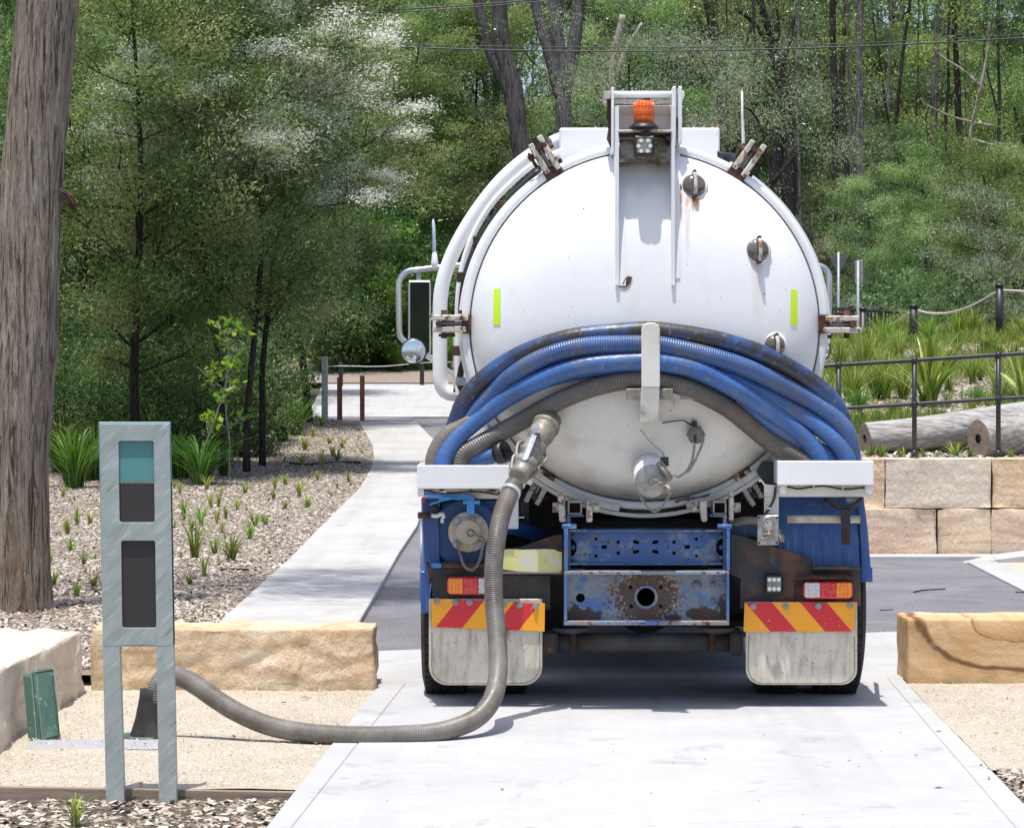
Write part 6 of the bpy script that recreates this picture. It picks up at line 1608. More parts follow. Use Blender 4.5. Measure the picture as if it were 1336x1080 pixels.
part('frame_side', 'worn_blue', 736, 684, 741, 744.5, 15.87, 16.1, .002, par=lp); part('frame_side', 'worn_blue', 736, 749.7, 740, 809.8, 15.86, 15.945, .002, par=lp)
part('frame_side', 'worn_blue', 948, 684, 952.5, 744.5, 15.87, 16.1, .002, par=lp); part('frame_side', 'worn_blue', 948, 749.7, 951.5, 809.8, 15.86, 15.945, .002, par=lp)
mb = MB(); mb.lathe(P(842.7, 778.5, 15.93), (0, -1, 0), [(0, .047), (.006, .047), (.006, .062), (0, .064)], 32); mb.build('boss_ring', M['rusted_plate'], lp)
for x, y, r in [(909, 764, .030), (930, 762, .017), (930, 782, .014), (937, 794, .018), (915, 790, .010)]:
    mb = MB(); mb.lathe(P(x, y, 15.93), (0, -1, 0), [(0, r), (.006, r * .95), (.008, r * .6), (.02, r * .55), (.022, 0)], 14); mb.build('bolt', M['rusted_plate'], lp)
mb = MB(); mb.pbox(744, 684, 752, 689, 15.86, 15.9); mb.cyl(P(733, 686.5, 15.88), P(752, 686.5, 15.88), .012, 8); mb.build('bolt', M['worn_blue'], lp)
mb = MB(); mb.cyl(P(936, 686.5, 15.88), P(955, 686.5, 15.88), .012, 8); mb.build('bolt', M['worn_blue'], lp)
# square tubes, hinge lugs with pins
for x0, x1 in ((740.7, 759.5), (930, 948)):
    o = None
    for bx in ((x0, 653.5, x1, 656), (x0, 669, x1, 671.5), (x0, 656.2, x0 + 2.4, 668.8), (x1 - 2.4, 656.2, x1, 668.8)):
        o2 = part('box_section' if o is None else 'tube_wall', 'steel', *bx, 16.02, 16.5, .001, par=o); o = o or o2
    part('tube_inside', 'rust', x0 + 3, 657, x1 - 3, 668, 16.12, 16.14, 0, par=o)
def lug(pts, pin):
    mb = MB(); mb.pprism(pts, 15.99, 16.09); o = mb.build('hinge_lug', M['rusty_white'], truck, bevel=.006)
    mb = MB(); a, b, y = pin; mb.cyl(P(a, y, 16.04), P(b, y, 16.04), .026, 14); mb.build('hinge_pin', M['rusty_white'], o)
lug([(727, 640), (732, 643), (738, 641), (737, 660), (739, 681), (730, 681)], (721, 731, 662))
lug([(765.5, 653), (771, 655), (773, 665), (773, 681), (765, 681)], (772, 782, 662))
lug([(912, 654), (922, 653), (923, 680), (916, 681), (914, 668)], (903, 913, 662))
lug([(952, 640), (957, 642), (958, 660), (957, 681), (951, 681)], (957, 966, 662))
# rear cross beam and torsion ends below
mb = MB(); mb.cyl(P(722, 838, 16.35), P(966, 838, 16.35), .052, 18); mb.build('rear_beam', M['under_blue'], truck)
for x0, x1 in ((709.5, 728), (953, 970.5)): part('beam_end', 'dark_rust', x0, 822, x1, 856, 16.25, 16.45, .02)
for x0, x1 in ((719, 768), (912, 960)):
    mb = MB(); c = P((x0 + x1) / 2, 818, 16.3); mb.lathe(c, (0, 0, -1), [(0, .10), (.012, .098), (.03, .06), (.04, 0)], 24); mb.build('spring_seat', M['under_blue'], truck)
for x in (748, 930): part('beam_strap', 'rust', x - 4, 824, x + 4, 853, 16.27, 16.3, .003)
mb = MB(); mb.cyl(P(575, 792, 16.9), P(1100, 792, 16.9), .075, 20); mb.build('axle', M['dark'], truck)
mb = MB(); mb.lathe(P(842, 785, 16.72), (0, 1, 0), [(0, .0), (.02, .1), (.09, .18), (.28, .18), (.36, .08), (.9, .05)], 28); mb.build('differential', M['dark'], truck)
for x in (710, 955):
    mb = MB(); c = P(x, 790, 16.9); mb.tube([(c.x, y, .62 + .10 * ((y - 16.9) / .75) ** 2 * 1.2) for y in [16.15 + .1 * k for k in range(16)]], .045, 8); mb.build('leaf_spring', M['dark'], truck)
part('subframe', 'dark', 745, 676, 944, 690, 16.4, 21, .003)
mb = MB(); mb.box(.05, .55, 18.2, 20.4, .30, .9); mb.build('light_block_left', M['dark'], truck, bevel=.08)  # this box and the next are added to block light under the truck
mb = MB(); mb.box(.75, 1.4, 18.0, 20.3, .28, .9); mb.build('light_block_right', M['dark'], truck, bevel=.04)
mb = MB(); mb.box(-.38, 1.8, 17.8, 17.83, .34, 1.1); mb.build('splash_sheet', M['dark'], truck)
part('bulkhead', 'under_blue', 680, 655, 1010, 790, 16.72 + .9, 17.66, .003)
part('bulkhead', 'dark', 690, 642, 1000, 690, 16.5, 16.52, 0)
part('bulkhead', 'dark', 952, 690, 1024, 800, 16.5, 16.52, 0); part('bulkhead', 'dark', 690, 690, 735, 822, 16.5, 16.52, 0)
mb = MB(); mb.cyl((-.25, 18.0, .62), (-.25, 19.6, .62), .26, 24); mb.build('fuel_tank', M['dark'], truck)
mb = MB(); mb.cyl((1.65, 18.0, .62), (1.65, 19.6, .62), .26, 24); mb.build('fuel_tank', M['dark'], truck)
mb = MB(); mb.box(.35, 1.1, 20.2, 22.2, .35, 1.0); mb.build('engine_sump', M['dark'], truck, bevel=.05)
mb = MB(); mb.tube(catmull([P(668, 655, 16.2), P(675, 668, 16.15), P(684, 680, 16.2), P(690, 700, 16.3)], .02), .010, 6); mb.build('air_line', M['black'], truck)
mb = MB(); mb.tube(catmull([P(686, 620, 16.2), P(690, 628, 16.15), P(698, 636, 16.2)], .02), .014, 6); mb.build('red_rag_knot', mk('dark_red_cloth', [(0, C(.12, .01, .02))], 5, .9), truck) if False else None
# cab
mb = MB(); mb.hexa([(-.38, 21.25, .75), (1.80, 21.25, .75), (1.80, 23.0, .75), (-.38, 23.0, .75), (-.34, 21.25, 2.55), (1.76, 21.25, 2.55), (1.74, 22.8, 2.6), (-.32, 22.8, 2.6)])
cab = mb.build('cab', M['white'], truck, bevel=.06, seg=3)
mb = MB(); mb.box(.1, 1.3, 21.235, 21.25, 1.7, 2.3); mb.build('rear_window', M['dark_glass'], cab)
mb = MB(); mb.box(-.45, 1.87, 23.0, 23.12, .22, .8); mb.build('light_block_bumper', M['white'], cab, bevel=.03)  # unseen low bumper, added to block light under the truck
# mirrors on tubular arms
DM = 22.2
def tb(pts, r, name, mat, par=truck, step=.02): mb = MB(); mb.tube(catmull([P(x, y, DM) for x, y in pts], step), r, 12); return mb.build(name, M[mat], par)
ma = tb([(612, 344), (600, 346), (572, 349), (545, 352), (532, 354), (524, 361), (520.5, 373), (520.5, 400), (521, 430), (523, 440), (530, 447), (538, 452)], .022, 'mirror_arm', 'chrome')
tb([(548, 458), (565, 469), (595, 493), (615, 508)], .022, 'mirror_stay', 'chrome', ma)
mb = MB(); mb.pbox(532.5, 366, 562, 462, DM - .02, DM + .05); mr = mb.build('wing_mirror', M['chrome'], ma, bevel=.008)
mb = MB(); mb.pbox(535, 368.5, 560, 460, DM - .024, DM - .02); mb.build('mirror_pane', M['dark_glass'], mr)
part('mirror_clamp', 'steel', 543, 355, 549, 367, DM - .01, DM + .03, .003, par=ma)
c = P(539.5, 458.5, DM - .03); mb = MB(); mb.lathe(c + Vector((0, .05, 0)), Vector((0, -1, 0)), [(0, .06), (.03, .094), (.045, .097), (.05, .093)], 40); cm_ = mb.build('round_mirror', M['black'], ma)
mb = MB(); mb.lathe(c + Vector((0, .002, 0)), Vector((0, -1, 0)), [(0, .093), (.006, .08), (.010, .05), (.012, 0)], 36); mb.build('mirror_pane', M['mirror'], cm_)
tb([(567, 349), (567, 346)], .024, 'antenna_foot', 'white', truck, .01) if False else None
mb = MB(); mb.tube([P(567, 350, 21.9), P(567, 343, 21.9), P(567, 332, 21.9), P(566.5, 329, 21.9)], [.022, .026, .018, .012], 12); an = mb.build('antenna_base', M['white'], truck)
mb = MB(); mb.tube([P(566.5, 330, 21.9), P(566, 300, 21.9), P(565.3, 290, 21.9), P(565.2, 286, 21.9)], [.013, .012, .011, .003], 10); mb.build('antenna_rod', mk('pale_blue_plastic', [(0, C(.50, .56, .72))], 5, .25), an)
ma2 = tb([(1058, 346), (1070, 347), (1078, 352), (1081.5, 362), (1081.5, 390), (1081.5, 425), (1080, 440)], .022, 'mirror_arm', 'chrome')
tb([(1063, 358), (1070, 360), (1074, 366)], .008, 'mirror_stay', 'chrome', ma2)
c = P(1067, 456, DM); mb = MB(); mb.lathe(c + Vector((0, .05, 0)), Vector((0, -1, 0)), [(0, .06), (.03, .094), (.045, .097), (.05, .093)], 40); q_ = mb.build('round_mirror', M['black'], ma2)
mb = MB(); mb.lathe(c + Vector((0, .002, 0)), Vector((0, -1, 0)), [(0, .093), (.006, .08), (.012, 0)], 36); mb.build('mirror_pane', M['mirror'], q_)
mb = MB(); mb.tube([P(970, 205, 17.0), P(970, 190, 17.0), P(968.5, 150, 17.0), P(968, 112, 17.0)], [.012, .010, .007, .006], 8); wa = mb.build('whip_antenna', M['cream'], truck)
mb = MB(); mb.tube([P(968, 113, 17.0), P(967.8, 108, 17.0)], [.012, .008], 8); mb.build('antenna_tip', M['rust'], wa)

# =================== hoses ===================
def hose(name, pts, r, mat, label, ribbed=0, group=None, clampd=15.99, off=None, cat='hose', pxmode=True, depth=None):
    if pxmode:
        P3 = []
        for i, (x, y, *dd) in enumerate(pts):
            p = on_dome(x, y, (off if off is not None else r + .012), clamp=clampd)
            if dd: p = P(x, y, dd[0])
            P3.append(p)
    else: P3 = pts
    cs = catmull(P3, .012 if ribbed == 0 else ribbed / 4)
    # soften the depth line
    ysm = [c.y for c in cs]; k = 16 if not ribbed else 45
    if pxmode:
        ys2 = np.convolve(np.pad(ysm, k, mode='edge'), np.ones(2 * k + 1) / (2 * k + 1), 'valid')
        for c, y in zip(cs, ys2):
            if HOR + (CAMH - c.z) * FPX / c.y > 588: y = max(y, 15.935)
            f = y / c.y; c.x *= f; c.z = CAMH + (c.z - CAMH) * f; c.y = y
    rad = [r * (1.0 if i % 4 < 2 else .965) if ribbed else r * (1 + .012 * math.sin(i * 1.9)) for i in range(len(cs))]
    nn = 16 if ribbed else 20
    mb = MB(); mb.tube(cs, rad, nn, smooth=True)
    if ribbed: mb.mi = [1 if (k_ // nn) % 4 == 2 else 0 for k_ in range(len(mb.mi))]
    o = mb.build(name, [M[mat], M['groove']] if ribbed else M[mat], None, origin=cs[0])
    return tag(o, label, cat, group)
GH = 'hoses slung over the bracket behind the tank'
h1 = [(591, 612, 16.1), (590, 585, 16.08), (592, 562), (598, 543), (608, 520), (629, 496), (665, 470), (707, 451), (753, 439), (805, 433.5), (843, 431), (872, 433), (924, 441), (976, 455), (1014, 471), (1053, 494), (1079, 515), (1095, 538), (1103, 565, 16.08), (1107, 612, 16.1)]
hose('coiled_hose', h1, .047, 'hose_navy', 'topmost dark grimy hose of the bundle over the tank bracket')
h2 = [(586, 612, 16.08), (596, 575, 16.05), (608, 552), (624, 533), (640, 516), (665, 492), (701, 470), (740, 456), (779, 450), (843, 449), (861, 450), (924, 464), (976, 481), (1027, 506), (1066, 527), (1092, 548), (1107, 572, 16.0), (1113, 612, 16.05)]
hose('coiled_hose', h2, .050, 'hose_blue', 'blue finely ribbed hose, second from the top of the bundle', ribbed=.0125, off=.085)
h5 = [(1000, 516), (1027, 531), (1062, 551), (1092, 572), (1108, 592, 16.0), (1113, 615, 16.05)]
h5 = [(566, 615, 16.0), (575, 588, 16.02), (590, 570), (620, 545), (660, 520), (700, 499), (760, 482), (843, 474), (900, 478), (940, 490), (985, 510), (1027, 532), (1066, 555), (1092, 577), (1104, 596, 15.98), (1106, 615, 16.0)]
hose('coiled_hose', h5, .048, 'hose_blue', 'deep blue hose emerging between the two right hand bends', off=.055)
hose('coiled_hose', [(565, 612, 15.96), (568, 592, 15.97), (580, 572, 15.98), (600, 557), (625, 543)], .045, 'hose_brown', 'short olive brown hose bend at the far left above the tray', off=.06)
h3 = [(577, 615, 15.93), (580, 597, 15.93), (595, 572), (624, 546), (663, 518), (701, 498), (740, 483), (779, 475), (843, 471), (867, 473), (906, 481), (950, 502), (988, 526), (1027, 553), (1053, 576), (1068, 597, 15.95), (1072, 615, 15.98)]
hose('coiled_hose', h3, .050, 'hose_blue', 'smooth bright blue hose lying in front of the bundle', off=.095)
h6 = [(960, 520), (1000, 548), (1040, 575), (1075, 592, 16.02), (1092, 615, 16.05)]
hose('coiled_hose', h6, .046, 'hose_blue', 'blue hose end tucked into the right tray under the others', off=.05)
h4 = [(598, 615, 15.96), (603, 594, 15.95), (620, 583), (650, 566), (688, 545), (727, 524), (766, 508), (805, 498), (843, 494), (863, 497), (893, 505), (924, 518), (955, 536), (981, 557), (1007, 578), (1035, 594, 15.97), (1058, 607, 16.0)]
hose('coiled_hose', h4, .050, 'hose_grey', 'grey coarse ribbed hose lowest in the bundle', ribbed=.014, off=.07)
ph = hose('coiled_hose', [(602, 612, 16.0), (620, 600, 16.0), (640, 594, 15.98), (655, 590, 15.96)], .045, 'hose_blue', 'short blue hose end with a black open fitting in the left tray')
mb = MB(); a_ = P(650, 592, 15.965); dv = (P(662, 588, 15.93) - a_).normalized(); mb.lathe(a_, dv, [(0, .048), (.0, .056), (.05, .056), (.05, .046), (.01, .044)], 24); mb.build('hose_fitting', M['black'], ph)
# the hose in use: from the valve down to the drain
def PZ(px, py, d): return P(px, py, d)
sp = [CPA + cax * (CL - .06), CPB, P(655, 670, 15.42), P(648, 703, 15.36), P(644, 745, 15.33), P(644.5, 785, 15.30), P(648, 825, 15.24), P(650, 858, 15.15), P(649, 885, 15.02), P(642, 912, 14.87), P(626, 933, 14.74), P(602, 946, 14.64),
      P(565, 955.5, 14.55), P(505, 959, 14.52), P(445, 959, 14.52), P(395, 955, 14.55), P(350, 946, 14.6), P(312, 930, 14.64), P(282, 912, 14.68), P(258, 895, 14.72), P(238, 884, 14.76), P(220, 881, 14.78), P(207, 892, 14.78), P(200, 915, 14.77), P(197, 945, 14.76)]
cs = catmull(sp, .0028)
rad = [.0475 * (1.0 if i % 4 < 2 else .94) for i in range(len(cs))]
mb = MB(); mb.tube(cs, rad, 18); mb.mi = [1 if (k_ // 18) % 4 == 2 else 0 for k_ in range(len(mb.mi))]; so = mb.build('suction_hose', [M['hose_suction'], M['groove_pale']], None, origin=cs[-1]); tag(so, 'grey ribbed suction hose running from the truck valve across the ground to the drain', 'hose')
# =================== small things ===================
# drain point: cone elbow, flat cover, open lid
dr = empty('drain_elbow', (P(196, 965, 14.78).x, 14.78, 0), 'dark cone shaped rubber elbow standing in the drain between the post legs', 'pipe elbow')
mb = MB(); mb.lathe((P(197, 0, 14.78).x, 14.78, 0), (0, 0, 1), [(0, .105), (.02, .10), (.10, .075), (.2, .056), (.24, .053)], 28); mb.build('cone', M['rubber'], dr)
mb = MB(); c = P(120, 974, 14.4)
mb.box(P(35, 0, 14.35).x, P(213, 0, 14.35).x, 14.28, 14.62, -.02, .013); dc = mb.build('drain_cover', mk('speckled_grey_cover', [(.3, C(.30, .30, .315)), (.7, C(.40, .40, .415))], 150, .7, bump=.002, bscale=150), None, bevel=.004, origin=(c.x, 14.4, 0)); tag(dc, 'flat grey ribbed drain cover lying in the gravel behind the post', 'cover')
part0 = MB(); part0.cyl((P(190, 0, 14.8).x, 14.8, -.01), (P(190, 0, 14.8).x, 14.8, .016), .13, 28); part0.build('drain_rim', M['valve_green'], dr)
# green lid leaning on the block: corners from the photo, real thickness
bl = P(66, 968, 14.78); A = P(66, 968, 14.72); B = P(79, 962, 14.66); Cc = P(71, 870, 14.95); D = P(45, 871, 15.02)
lid = empty('valve_box_lid', (P(60, 968, 14.75).x, 14.75, 0), 'scuffed green plastic valve box lid leaning against the left sandstone block', 'lid')
q0, q1, q2, q3 = P(52, 969, 14.60), P(79, 962, 14.68), P(70, 869, 14.86), P(44, 873, 14.80)
nrm = (q1 - q0).cross(q3 - q0).normalized()
if nrm.y > 0: nrm = -nrm
mb = MB(); mb.prism([q0, q1, q2, q3], -nrm * .035); mb.build('lid_plate', M['valve_green'], lid, bevel=.016, seg=3)
ins = lambda a, t: a.lerp((q0 + q1 + q2 + q3) / 4, t)
mb = MB(); mb.prism([ins(q0, .12) - nrm * .036, ins(q1, .12) - nrm * .036, ins(q2, .12) - nrm * .036, ins(q3, .12) - nrm * .036], Vector((-.055, .035, .01))); mb.build('lid_skirt', M['valve_green'], lid, bevel=.006)
mb = MB(); c = P(52.5, 921, 14.80) + nrm * .001; mb.cyl(c, c + nrm * .003, .012, 12); mb.build('lifting_hole', M['black'], lid)
for (a, b) in ((.08, .92),):
    e0, e1, e2, e3 = [ins(q, .09) + nrm * .002 for q in (q0, q1, q2, q3)]
    mb = MB()
    for s_, t_ in ((e0, e1), (e1, e2), (e2, e3), (e3, e0)): mb.tube([s_, t_], .0025, 4)
    mb.build('lid_rim', M['valve_green'], lid)

# timber edging
te = MB(); te.hexa([(P(-60, 0, 12.86).x, 12.87, -.12), (P(384, 0, 12.86).x, 12.87, -.12), (P(384, 0, 12.9).x, 12.905, -.12), (P(-60, 0, 12.9).x, 12.905, -.12),
                    (P(-60, 0, 12.86).x, 12.87, .022), (P(384, 0, 12.86).x, 12.87, -.004), (P(384, 0, 12.9).x, 12.905, -.004), (P(-60, 0, 12.9).x, 12.905, .022)])
o = te.build('timber_edging', M['timber'], None, bevel=.003, origin=(-1.8, 12.87, -.1)); tag(o, 'weathered timber edging board between gravel and wood chips, bottom left', 'edging')
te = MB(); te.box(P(1301, 0, 13.5).x, P(1450, 0, 13.5).x, 13.49, 13.52, -.1, .014); o = te.build('timber_edging', M['timber'], None, bevel=.003, origin=(2.1, 13.5, -.1)); tag(o, 'short end of edging board at the right edge of the picture', 'edging')

# marker post
DPo = 12.78
mp = empty('marker_post', (P(184, 0, DPo).x, DPo, -.06), 'galvanised H shaped marker post with teal and charcoal panels, front left', 'post')
def q4(name, mat, pts, d0, d1, par, bev=.003, label=None):
    mb = MB(); mb.pprism(pts, d0, d1); return mb.build(name, M[mat], par, bevel=bev, label=label)
# legs lean very slightly as in the photo; front frame is one plate with windows
def hollow(name, mat, outer, wins, d0, d1, par):
    """frame plate with rounded window openings"""
    o = q4(name, mat, outer, d0, d1, par, 0)
    c = MB()
    for (x0, y0, x1, y1, sh, r) in wins:
        pts = []
        for (cx_, cy, a0) in ((x1 - r, y0 + r, -90), (x1 - r, y1 - r, 0), (x0 + r, y1 - r, 90), (x0 + r, y0 + r, 180)):
            for k in range(5): a = R(a0 + 90 * k / 4); xx = cx_ + r * math.cos(a); yy = cy + r * math.sin(a); pts.append((xx + sh * (yy - y0) / (y1 - y0), yy))
        c.pprism(pts, d0 - .05, d1 + .05)
    co = c.build('cutter', M['dark'], truck)
    b = o.modifiers.new('holes', 'BOOLEAN'); b.operation = 'DIFFERENCE'; b.object = co; b.solver = 'EXACT'
    bpy.context.view_layer.update(); dg = bpy.context.evaluated_depsgraph_get()
    me = bpy.data.meshes.new_from_object(o.evaluated_get(dg))
    if len(me.vertices) > 16: o.data = me
    o.modifiers.clear(); bpy.data.objects.remove(co)
    bv = o.modifiers.new('bevel', 'BEVEL'); bv.width = .002; bv.segments = 2; bv.limit_method = 'ANGLE'; bv.angle_limit = R(40)
    return o
outer = [(129.5, 552.5), (221, 552.5), (226, 843), (134, 843)]
fr = hollow('frame', 'galv', outer, [(152.5, 575.5, 198.5, 682, 1.5, 3), (156, 706, 200.5, 820, 1.5, 3)], DPo, DPo + .012, mp)
q4('leg', 'galv', [(134, 843.1), (156, 843.1), (162, 1051), (138.5, 1052)], DPo, DPo + .06, mp, 0)
q4('leg', 'galv', [(204, 843.1), (226, 843.1), (230.5, 1052), (207.5, 1052)], DPo, DPo + .06, mp, 0)
for (a, b, c_, d_) in ((129.5, 552.5, 134, 843), ):
    mb = MB(); A0 = P(131, 554, DPo + .027); A1 = P(135, 842, DPo + .027); mb.hexa([A1, A1 + Vector((.01, 0, 0)), A1 + Vector((.01, .06, 0)), A1 + Vector((0, .06, 0)), A0, A0 + Vector((.01, 0, 0)), A0 + Vector((.01, .06, 0)), A0 + Vector((0, .06, 0))]); mb.build('frame_side', M['galv'], mp)
    A0 = P(217, 554, DPo + .027); A1 = P(221, 842, DPo + .027); mb = MB(); mb.hexa([A1, A1 + Vector((.01, 0, 0)), A1 + Vector((.01, .06, 0)), A1 + Vector((0, .06, 0)), A0, A0 + Vector((.01, 0, 0)), A0 + Vector((.01, .06, 0)), A0 + Vector((0, .06, 0))]); mb.build('frame_side', M['galv'], mp)
q4('lower_rail', 'galv', [(157.5, 824.5), (203, 824.5), (203.3, 841), (157.7, 841)], DPo - .003, DPo - .001, mp, 0)
q4('teal_panel', 'teal', [(128.3, 550.5), (222.6, 550.5), (224, 628.5), (129.8, 628.5)], DPo + .0145, DPo + .026, mp, .002)
q4('charcoal_panel', 'charcoal', [(130.3, 628.9), (224.2, 628.9), (228, 841.5), (134, 841.5)], DPo + .0145, DPo + .026, mp, .002)

# posts by the path end
def ground_post(name, px, y0, y1, w, d, mat, label, cat='post', group=None, cap=None):
    a, b = P(px - w / 2, y1, d), P(px + w / 2, y0, d); mb = MB(); mb.box(a.x, b.x, d, d + (b.x - a.x), a.z - .1, b.z)
    o = mb.build(name, M[mat], None, bevel=.004, origin=((a.x + b.x) / 2, d, a.z)); return tag(o, label, cat, group)
ground_post('metal_post', 423.5, 465, 553, 8, 59.6, 'galv', 'tall grey square metal post at the far end of the footpath')
a = P(0, 465, 59.6)
b1 = ground_post('bollard', 443, 492, 551, 6.5, 60.5, 'red_post', 'red brown timber bollard nearer to the grey metal post', 'bollard')
b2 = ground_post('bollard', 472.5, 490, 550, 6, 60.8, 'red_post', 'red brown timber bollard farther right, standing alone', 'bollard')
ground_post('fence_post', 444.5, 473, 508, 5.5, 74.5, 'black', 'black cable fence post behind the left brown bollard', 'post')
ground_post('fence_post', 550.5, 470, 500, 5.5, 74.8, 'black', 'black cable fence post seen under the truck mirror', 'post')
mb = MB(); mb.tube(catmull([P(428, 478, 74.5), P(445, 477.5, 74.5), P(500, 478, 74.6), P(550, 473.5, 74.8), P(600, 472, 75)], .3), .014, 6); o = mb.build('fence_cable', M['steel'], None, origin=P(428, 478, 74.5)); tag(o, 'thin cable strung between the black fence posts beyond the crossing', 'cable')
# boardwalk handrail
hr_ = empty('boardwalk_handrail', (P(160, 0, 48).x, 48, gz(48)), 'short grey timber handrail behind the top of the galvanised marker post', 'handrail')
A0, A1 = P(122, 551, 48), P(192, 534, 50)
mb = MB(); mb.hexa([A0 + Vector((0, 0, -.06)), A1 + Vector((0, 0, -.06)), A1 + Vector((0, .12, -.06)), A0 + Vector((0, .12, -.06)), A0, A1, A1 + Vector((0, .12, 0)), A0 + Vector((0, .12, 0))]); mb.build('top_rail', M['grey_timber'], hr_, bevel=.006)
for t in (.1, .95):
    c = A0.lerp(A1, t); mb = MB(); mb.box(c.x - .05, c.x + .05, c.y + .02, c.y + .1, gz(48) - .1, c.z - .065); mb.build('rail_post', M['grey_timber'], hr_, bevel=.004)
for k in range(14):
    c = A0.lerp(A1, .14 + .8 * k / 14); mb = MB(); mb.box(c.x - .012, c.x + .012, c.y + .04, c.y + .06, gz(48) + .1, c.z - .07); mb.build('baluster', M['grey_timber'], hr_)
# pale building glimpses: bright shed wall behind the left trees
sh = empty('shed', (P(130, 0, 76).x, 76, gz(76)), 'low pale building glimpsed between the trunks left of the path', 'building')
x0, x1 = P(66, 0, 76).x, P(330, 0, 76).x
mb = MB(); mb.box(x0, x1, 76, 79, gz(76) - .5, 2.3 - .3); mb.build('wall', mk('pale_render', [(.3, C(.62, .62, .62)), (.7, C(.72, .72, .72))], 1, .8), sh)
mb = MB(); mb.box(x0 - .3, x1 + .3, 75.7, 79.3, 2.003, 2.14); mb.build('roof', M['dark'], sh, bevel=.02)
for k in range(5):
    xx = lerp(x0, x1, (k + .5) / 5); mb = MB(); mb.box(xx - .25, xx + .25, 75.96, 76.0, 1.2, 1.8); mb.build('window', M['dark_glass'], sh)

# black railing on the retaining wall
rl = empty('railing', (P(1193, 0, 30.3).x, 30.3, zt), 'black pipe railing with two rails on top of the sandstone wall', 'railing')
RP = [(995, 483, 31.2), (1094, 476, 30.75), (1193, 470, 30.35), (1302.5, 463, 30.15), (1420, 456, 30.15), (1545, 449, 30), (1680, 442, 30)]
tops = []; mids_ = []
for (px, py, d) in RP:
    t = P(px, py, 30.3); t = Vector((P(px, 0, 30.3).x, 30.3, t.z)); tops.append(t); mids_.append(Vector((t.x, 30.3, P(px, py + 57, 30.3).z)))
    mb = MB(); mb.cyl((t.x, 30.3, zt - .02), t, .024, 14); o = mb.build('rail_post', M['black'], rl)
    mb = MB(); mb.cyl((t.x, 30.3, zt - .01), (t.x, 30.3, zt + .075), .031, 14); mb.cyl((t.x, 30.3, zt - .01), (t.x, 30.3, zt + .012), .05, 14); mb.build('post_foot', M['black'], o)
    for q in (t, mids_[-1]):
        mb = MB(); mb.cyl(q + Vector((-.03, 0, 0)), q + Vector((.03, 0, 0)), .031, 12); mb.build('rail_joint', M['black'], o)
mb = MB(); mb.tube(tops, .021, 12); mb.build('top_rail', M['black'], rl)
mb = MB(); mb.tube(mids_, .019, 12); mb.build('middle_rail', M['black'], rl)
# logs
def log(pts, rad, name, label, hole=False):
    cs = catmull(pts, .05); n = 26; rows = []
    T = (cs[-1] - cs[0]).normalized(); u = T.cross(Vector((0, 0, 1))).normalized(); w = u.cross(T)
    for i, c in enumerate(cs):
        t = i / (len(cs) - 1); r_ = lerp(rad[0], rad[1], t)
        rows.append([c + (u * math.cos(a) + w * math.sin(a)) * r_ * (1 + .10 * noise.noise(Vector((math.cos(a) * 1.5, math.sin(a) * 1.5, i * .03 + len(pts)))) + .03 * noise.noise(Vector((math.cos(a) * 7, math.sin(a) * 7, i * .05)))) for a in [2 * PI * k / n for k in range(n)]])
    root = empty(name, cs[0] - Vector((0, 0, rad[0])), label, 'log')
    mb = MB(); mb.grid(rows, True, True); mb.build('bark', M['log'], root)
    for rr, s_ in ((rows[0], -1), (rows[-1], 1)):
        c = sum(rr, Vector()) / n; mb = MB(); mb.v = [tuple(q) for q in rr] + [tuple(c + (q - c) * .25 - T * s_ * .002) for q in rr]
        for k in range(n): mb.f.append((k, (k + 1) % n, n + (k + 1) % n, n + k) if s_ > 0 else (k, n + k, n + (k + 1) % n, (k + 1) % n)); mb.sm.append(False); mb.mi.append(0)
        mb.build('cut_end', M['log_end'], root)
        mb = MB(); mb.add([c + (q - c) * .26 - T * s_ * .02 for q in rr], [tuple(range(n))]); mb.build('hollow_core', M['dark'], root)
log([P(1128, 572, 31.0), P(1200, 566, 31.1), P(1280, 556, 31.3), P(1400, 540, 31.6)], (.165, .20), 'log', 'long silvered log lying behind the black railing')
log([P(1276, 572, 30.75), P(1320, 568, 30.95), P(1420, 560, 31.4)], (.19, .20), 'log', 'thicker log with a hollow cut end at the right edge')

# bollards with rope, picket fence, sign poles on the right
def bollard(px, y0, d, w, lab):
    x = (px - CX) * d / FPX; zg = garden_z(x, d) if d < 49 else gz(d); t = P(px, y0, d)
    root = empty('rope_bollard', (x, d, zg), lab, 'bollard'); r_ = w / 2 * d / FPX
    mb = MB(); mb.cyl((x, d, zg - .1), (x, d, t.z - .03), r_, 16); mb.build('shaft', M['black'], root)
    mb = MB(); mb.lathe((x, d, t.z - .03), (0, 0, 1), [(0, r_ * 1.15), (.02, r_ * 1.15), (.045, r_ * .8), (.05, 0)], 16); mb.build('cap', M['black'], root)
bollard(1192, 398, 47.6, 11, 'black rope bollard beside the picket fence'); bollard(1304, 371, 46.5, 10, 'taller black rope bollard near the right edge'); bollard(1126, 402, 53, 9, 'black rope bollard partly hidden by the picket fence')
def rope(pts, lab):
    mb = MB(); mb.tube(catmull([P(*p) for p in pts], .1), .020, 8); o = mb.build('rope', mk('pale_rope', [(0, C(.5, .47, .42))], 5, .9) if 'rope_m' not in M else M['rope_m'], None, origin=P(*pts[0])); tag(o, lab, 'rope')
M['rope_m'] = mk('pale_rope', [(.4, C(.42, .39, .35)), (.6, C(.55, .52, .48))], 60, .9)
rope([(1196, 405, 49.9), (1215, 409, 49.4), (1240, 408, 49), (1270, 398, 48.5), (1300, 381, 48)], 'sagging pale rope between the two right bollards')
rope([(1308, 379, 48), (1330, 380, 47.6), (1350, 382, 47.4)], 'pale rope running out of the picture from the right bollard')
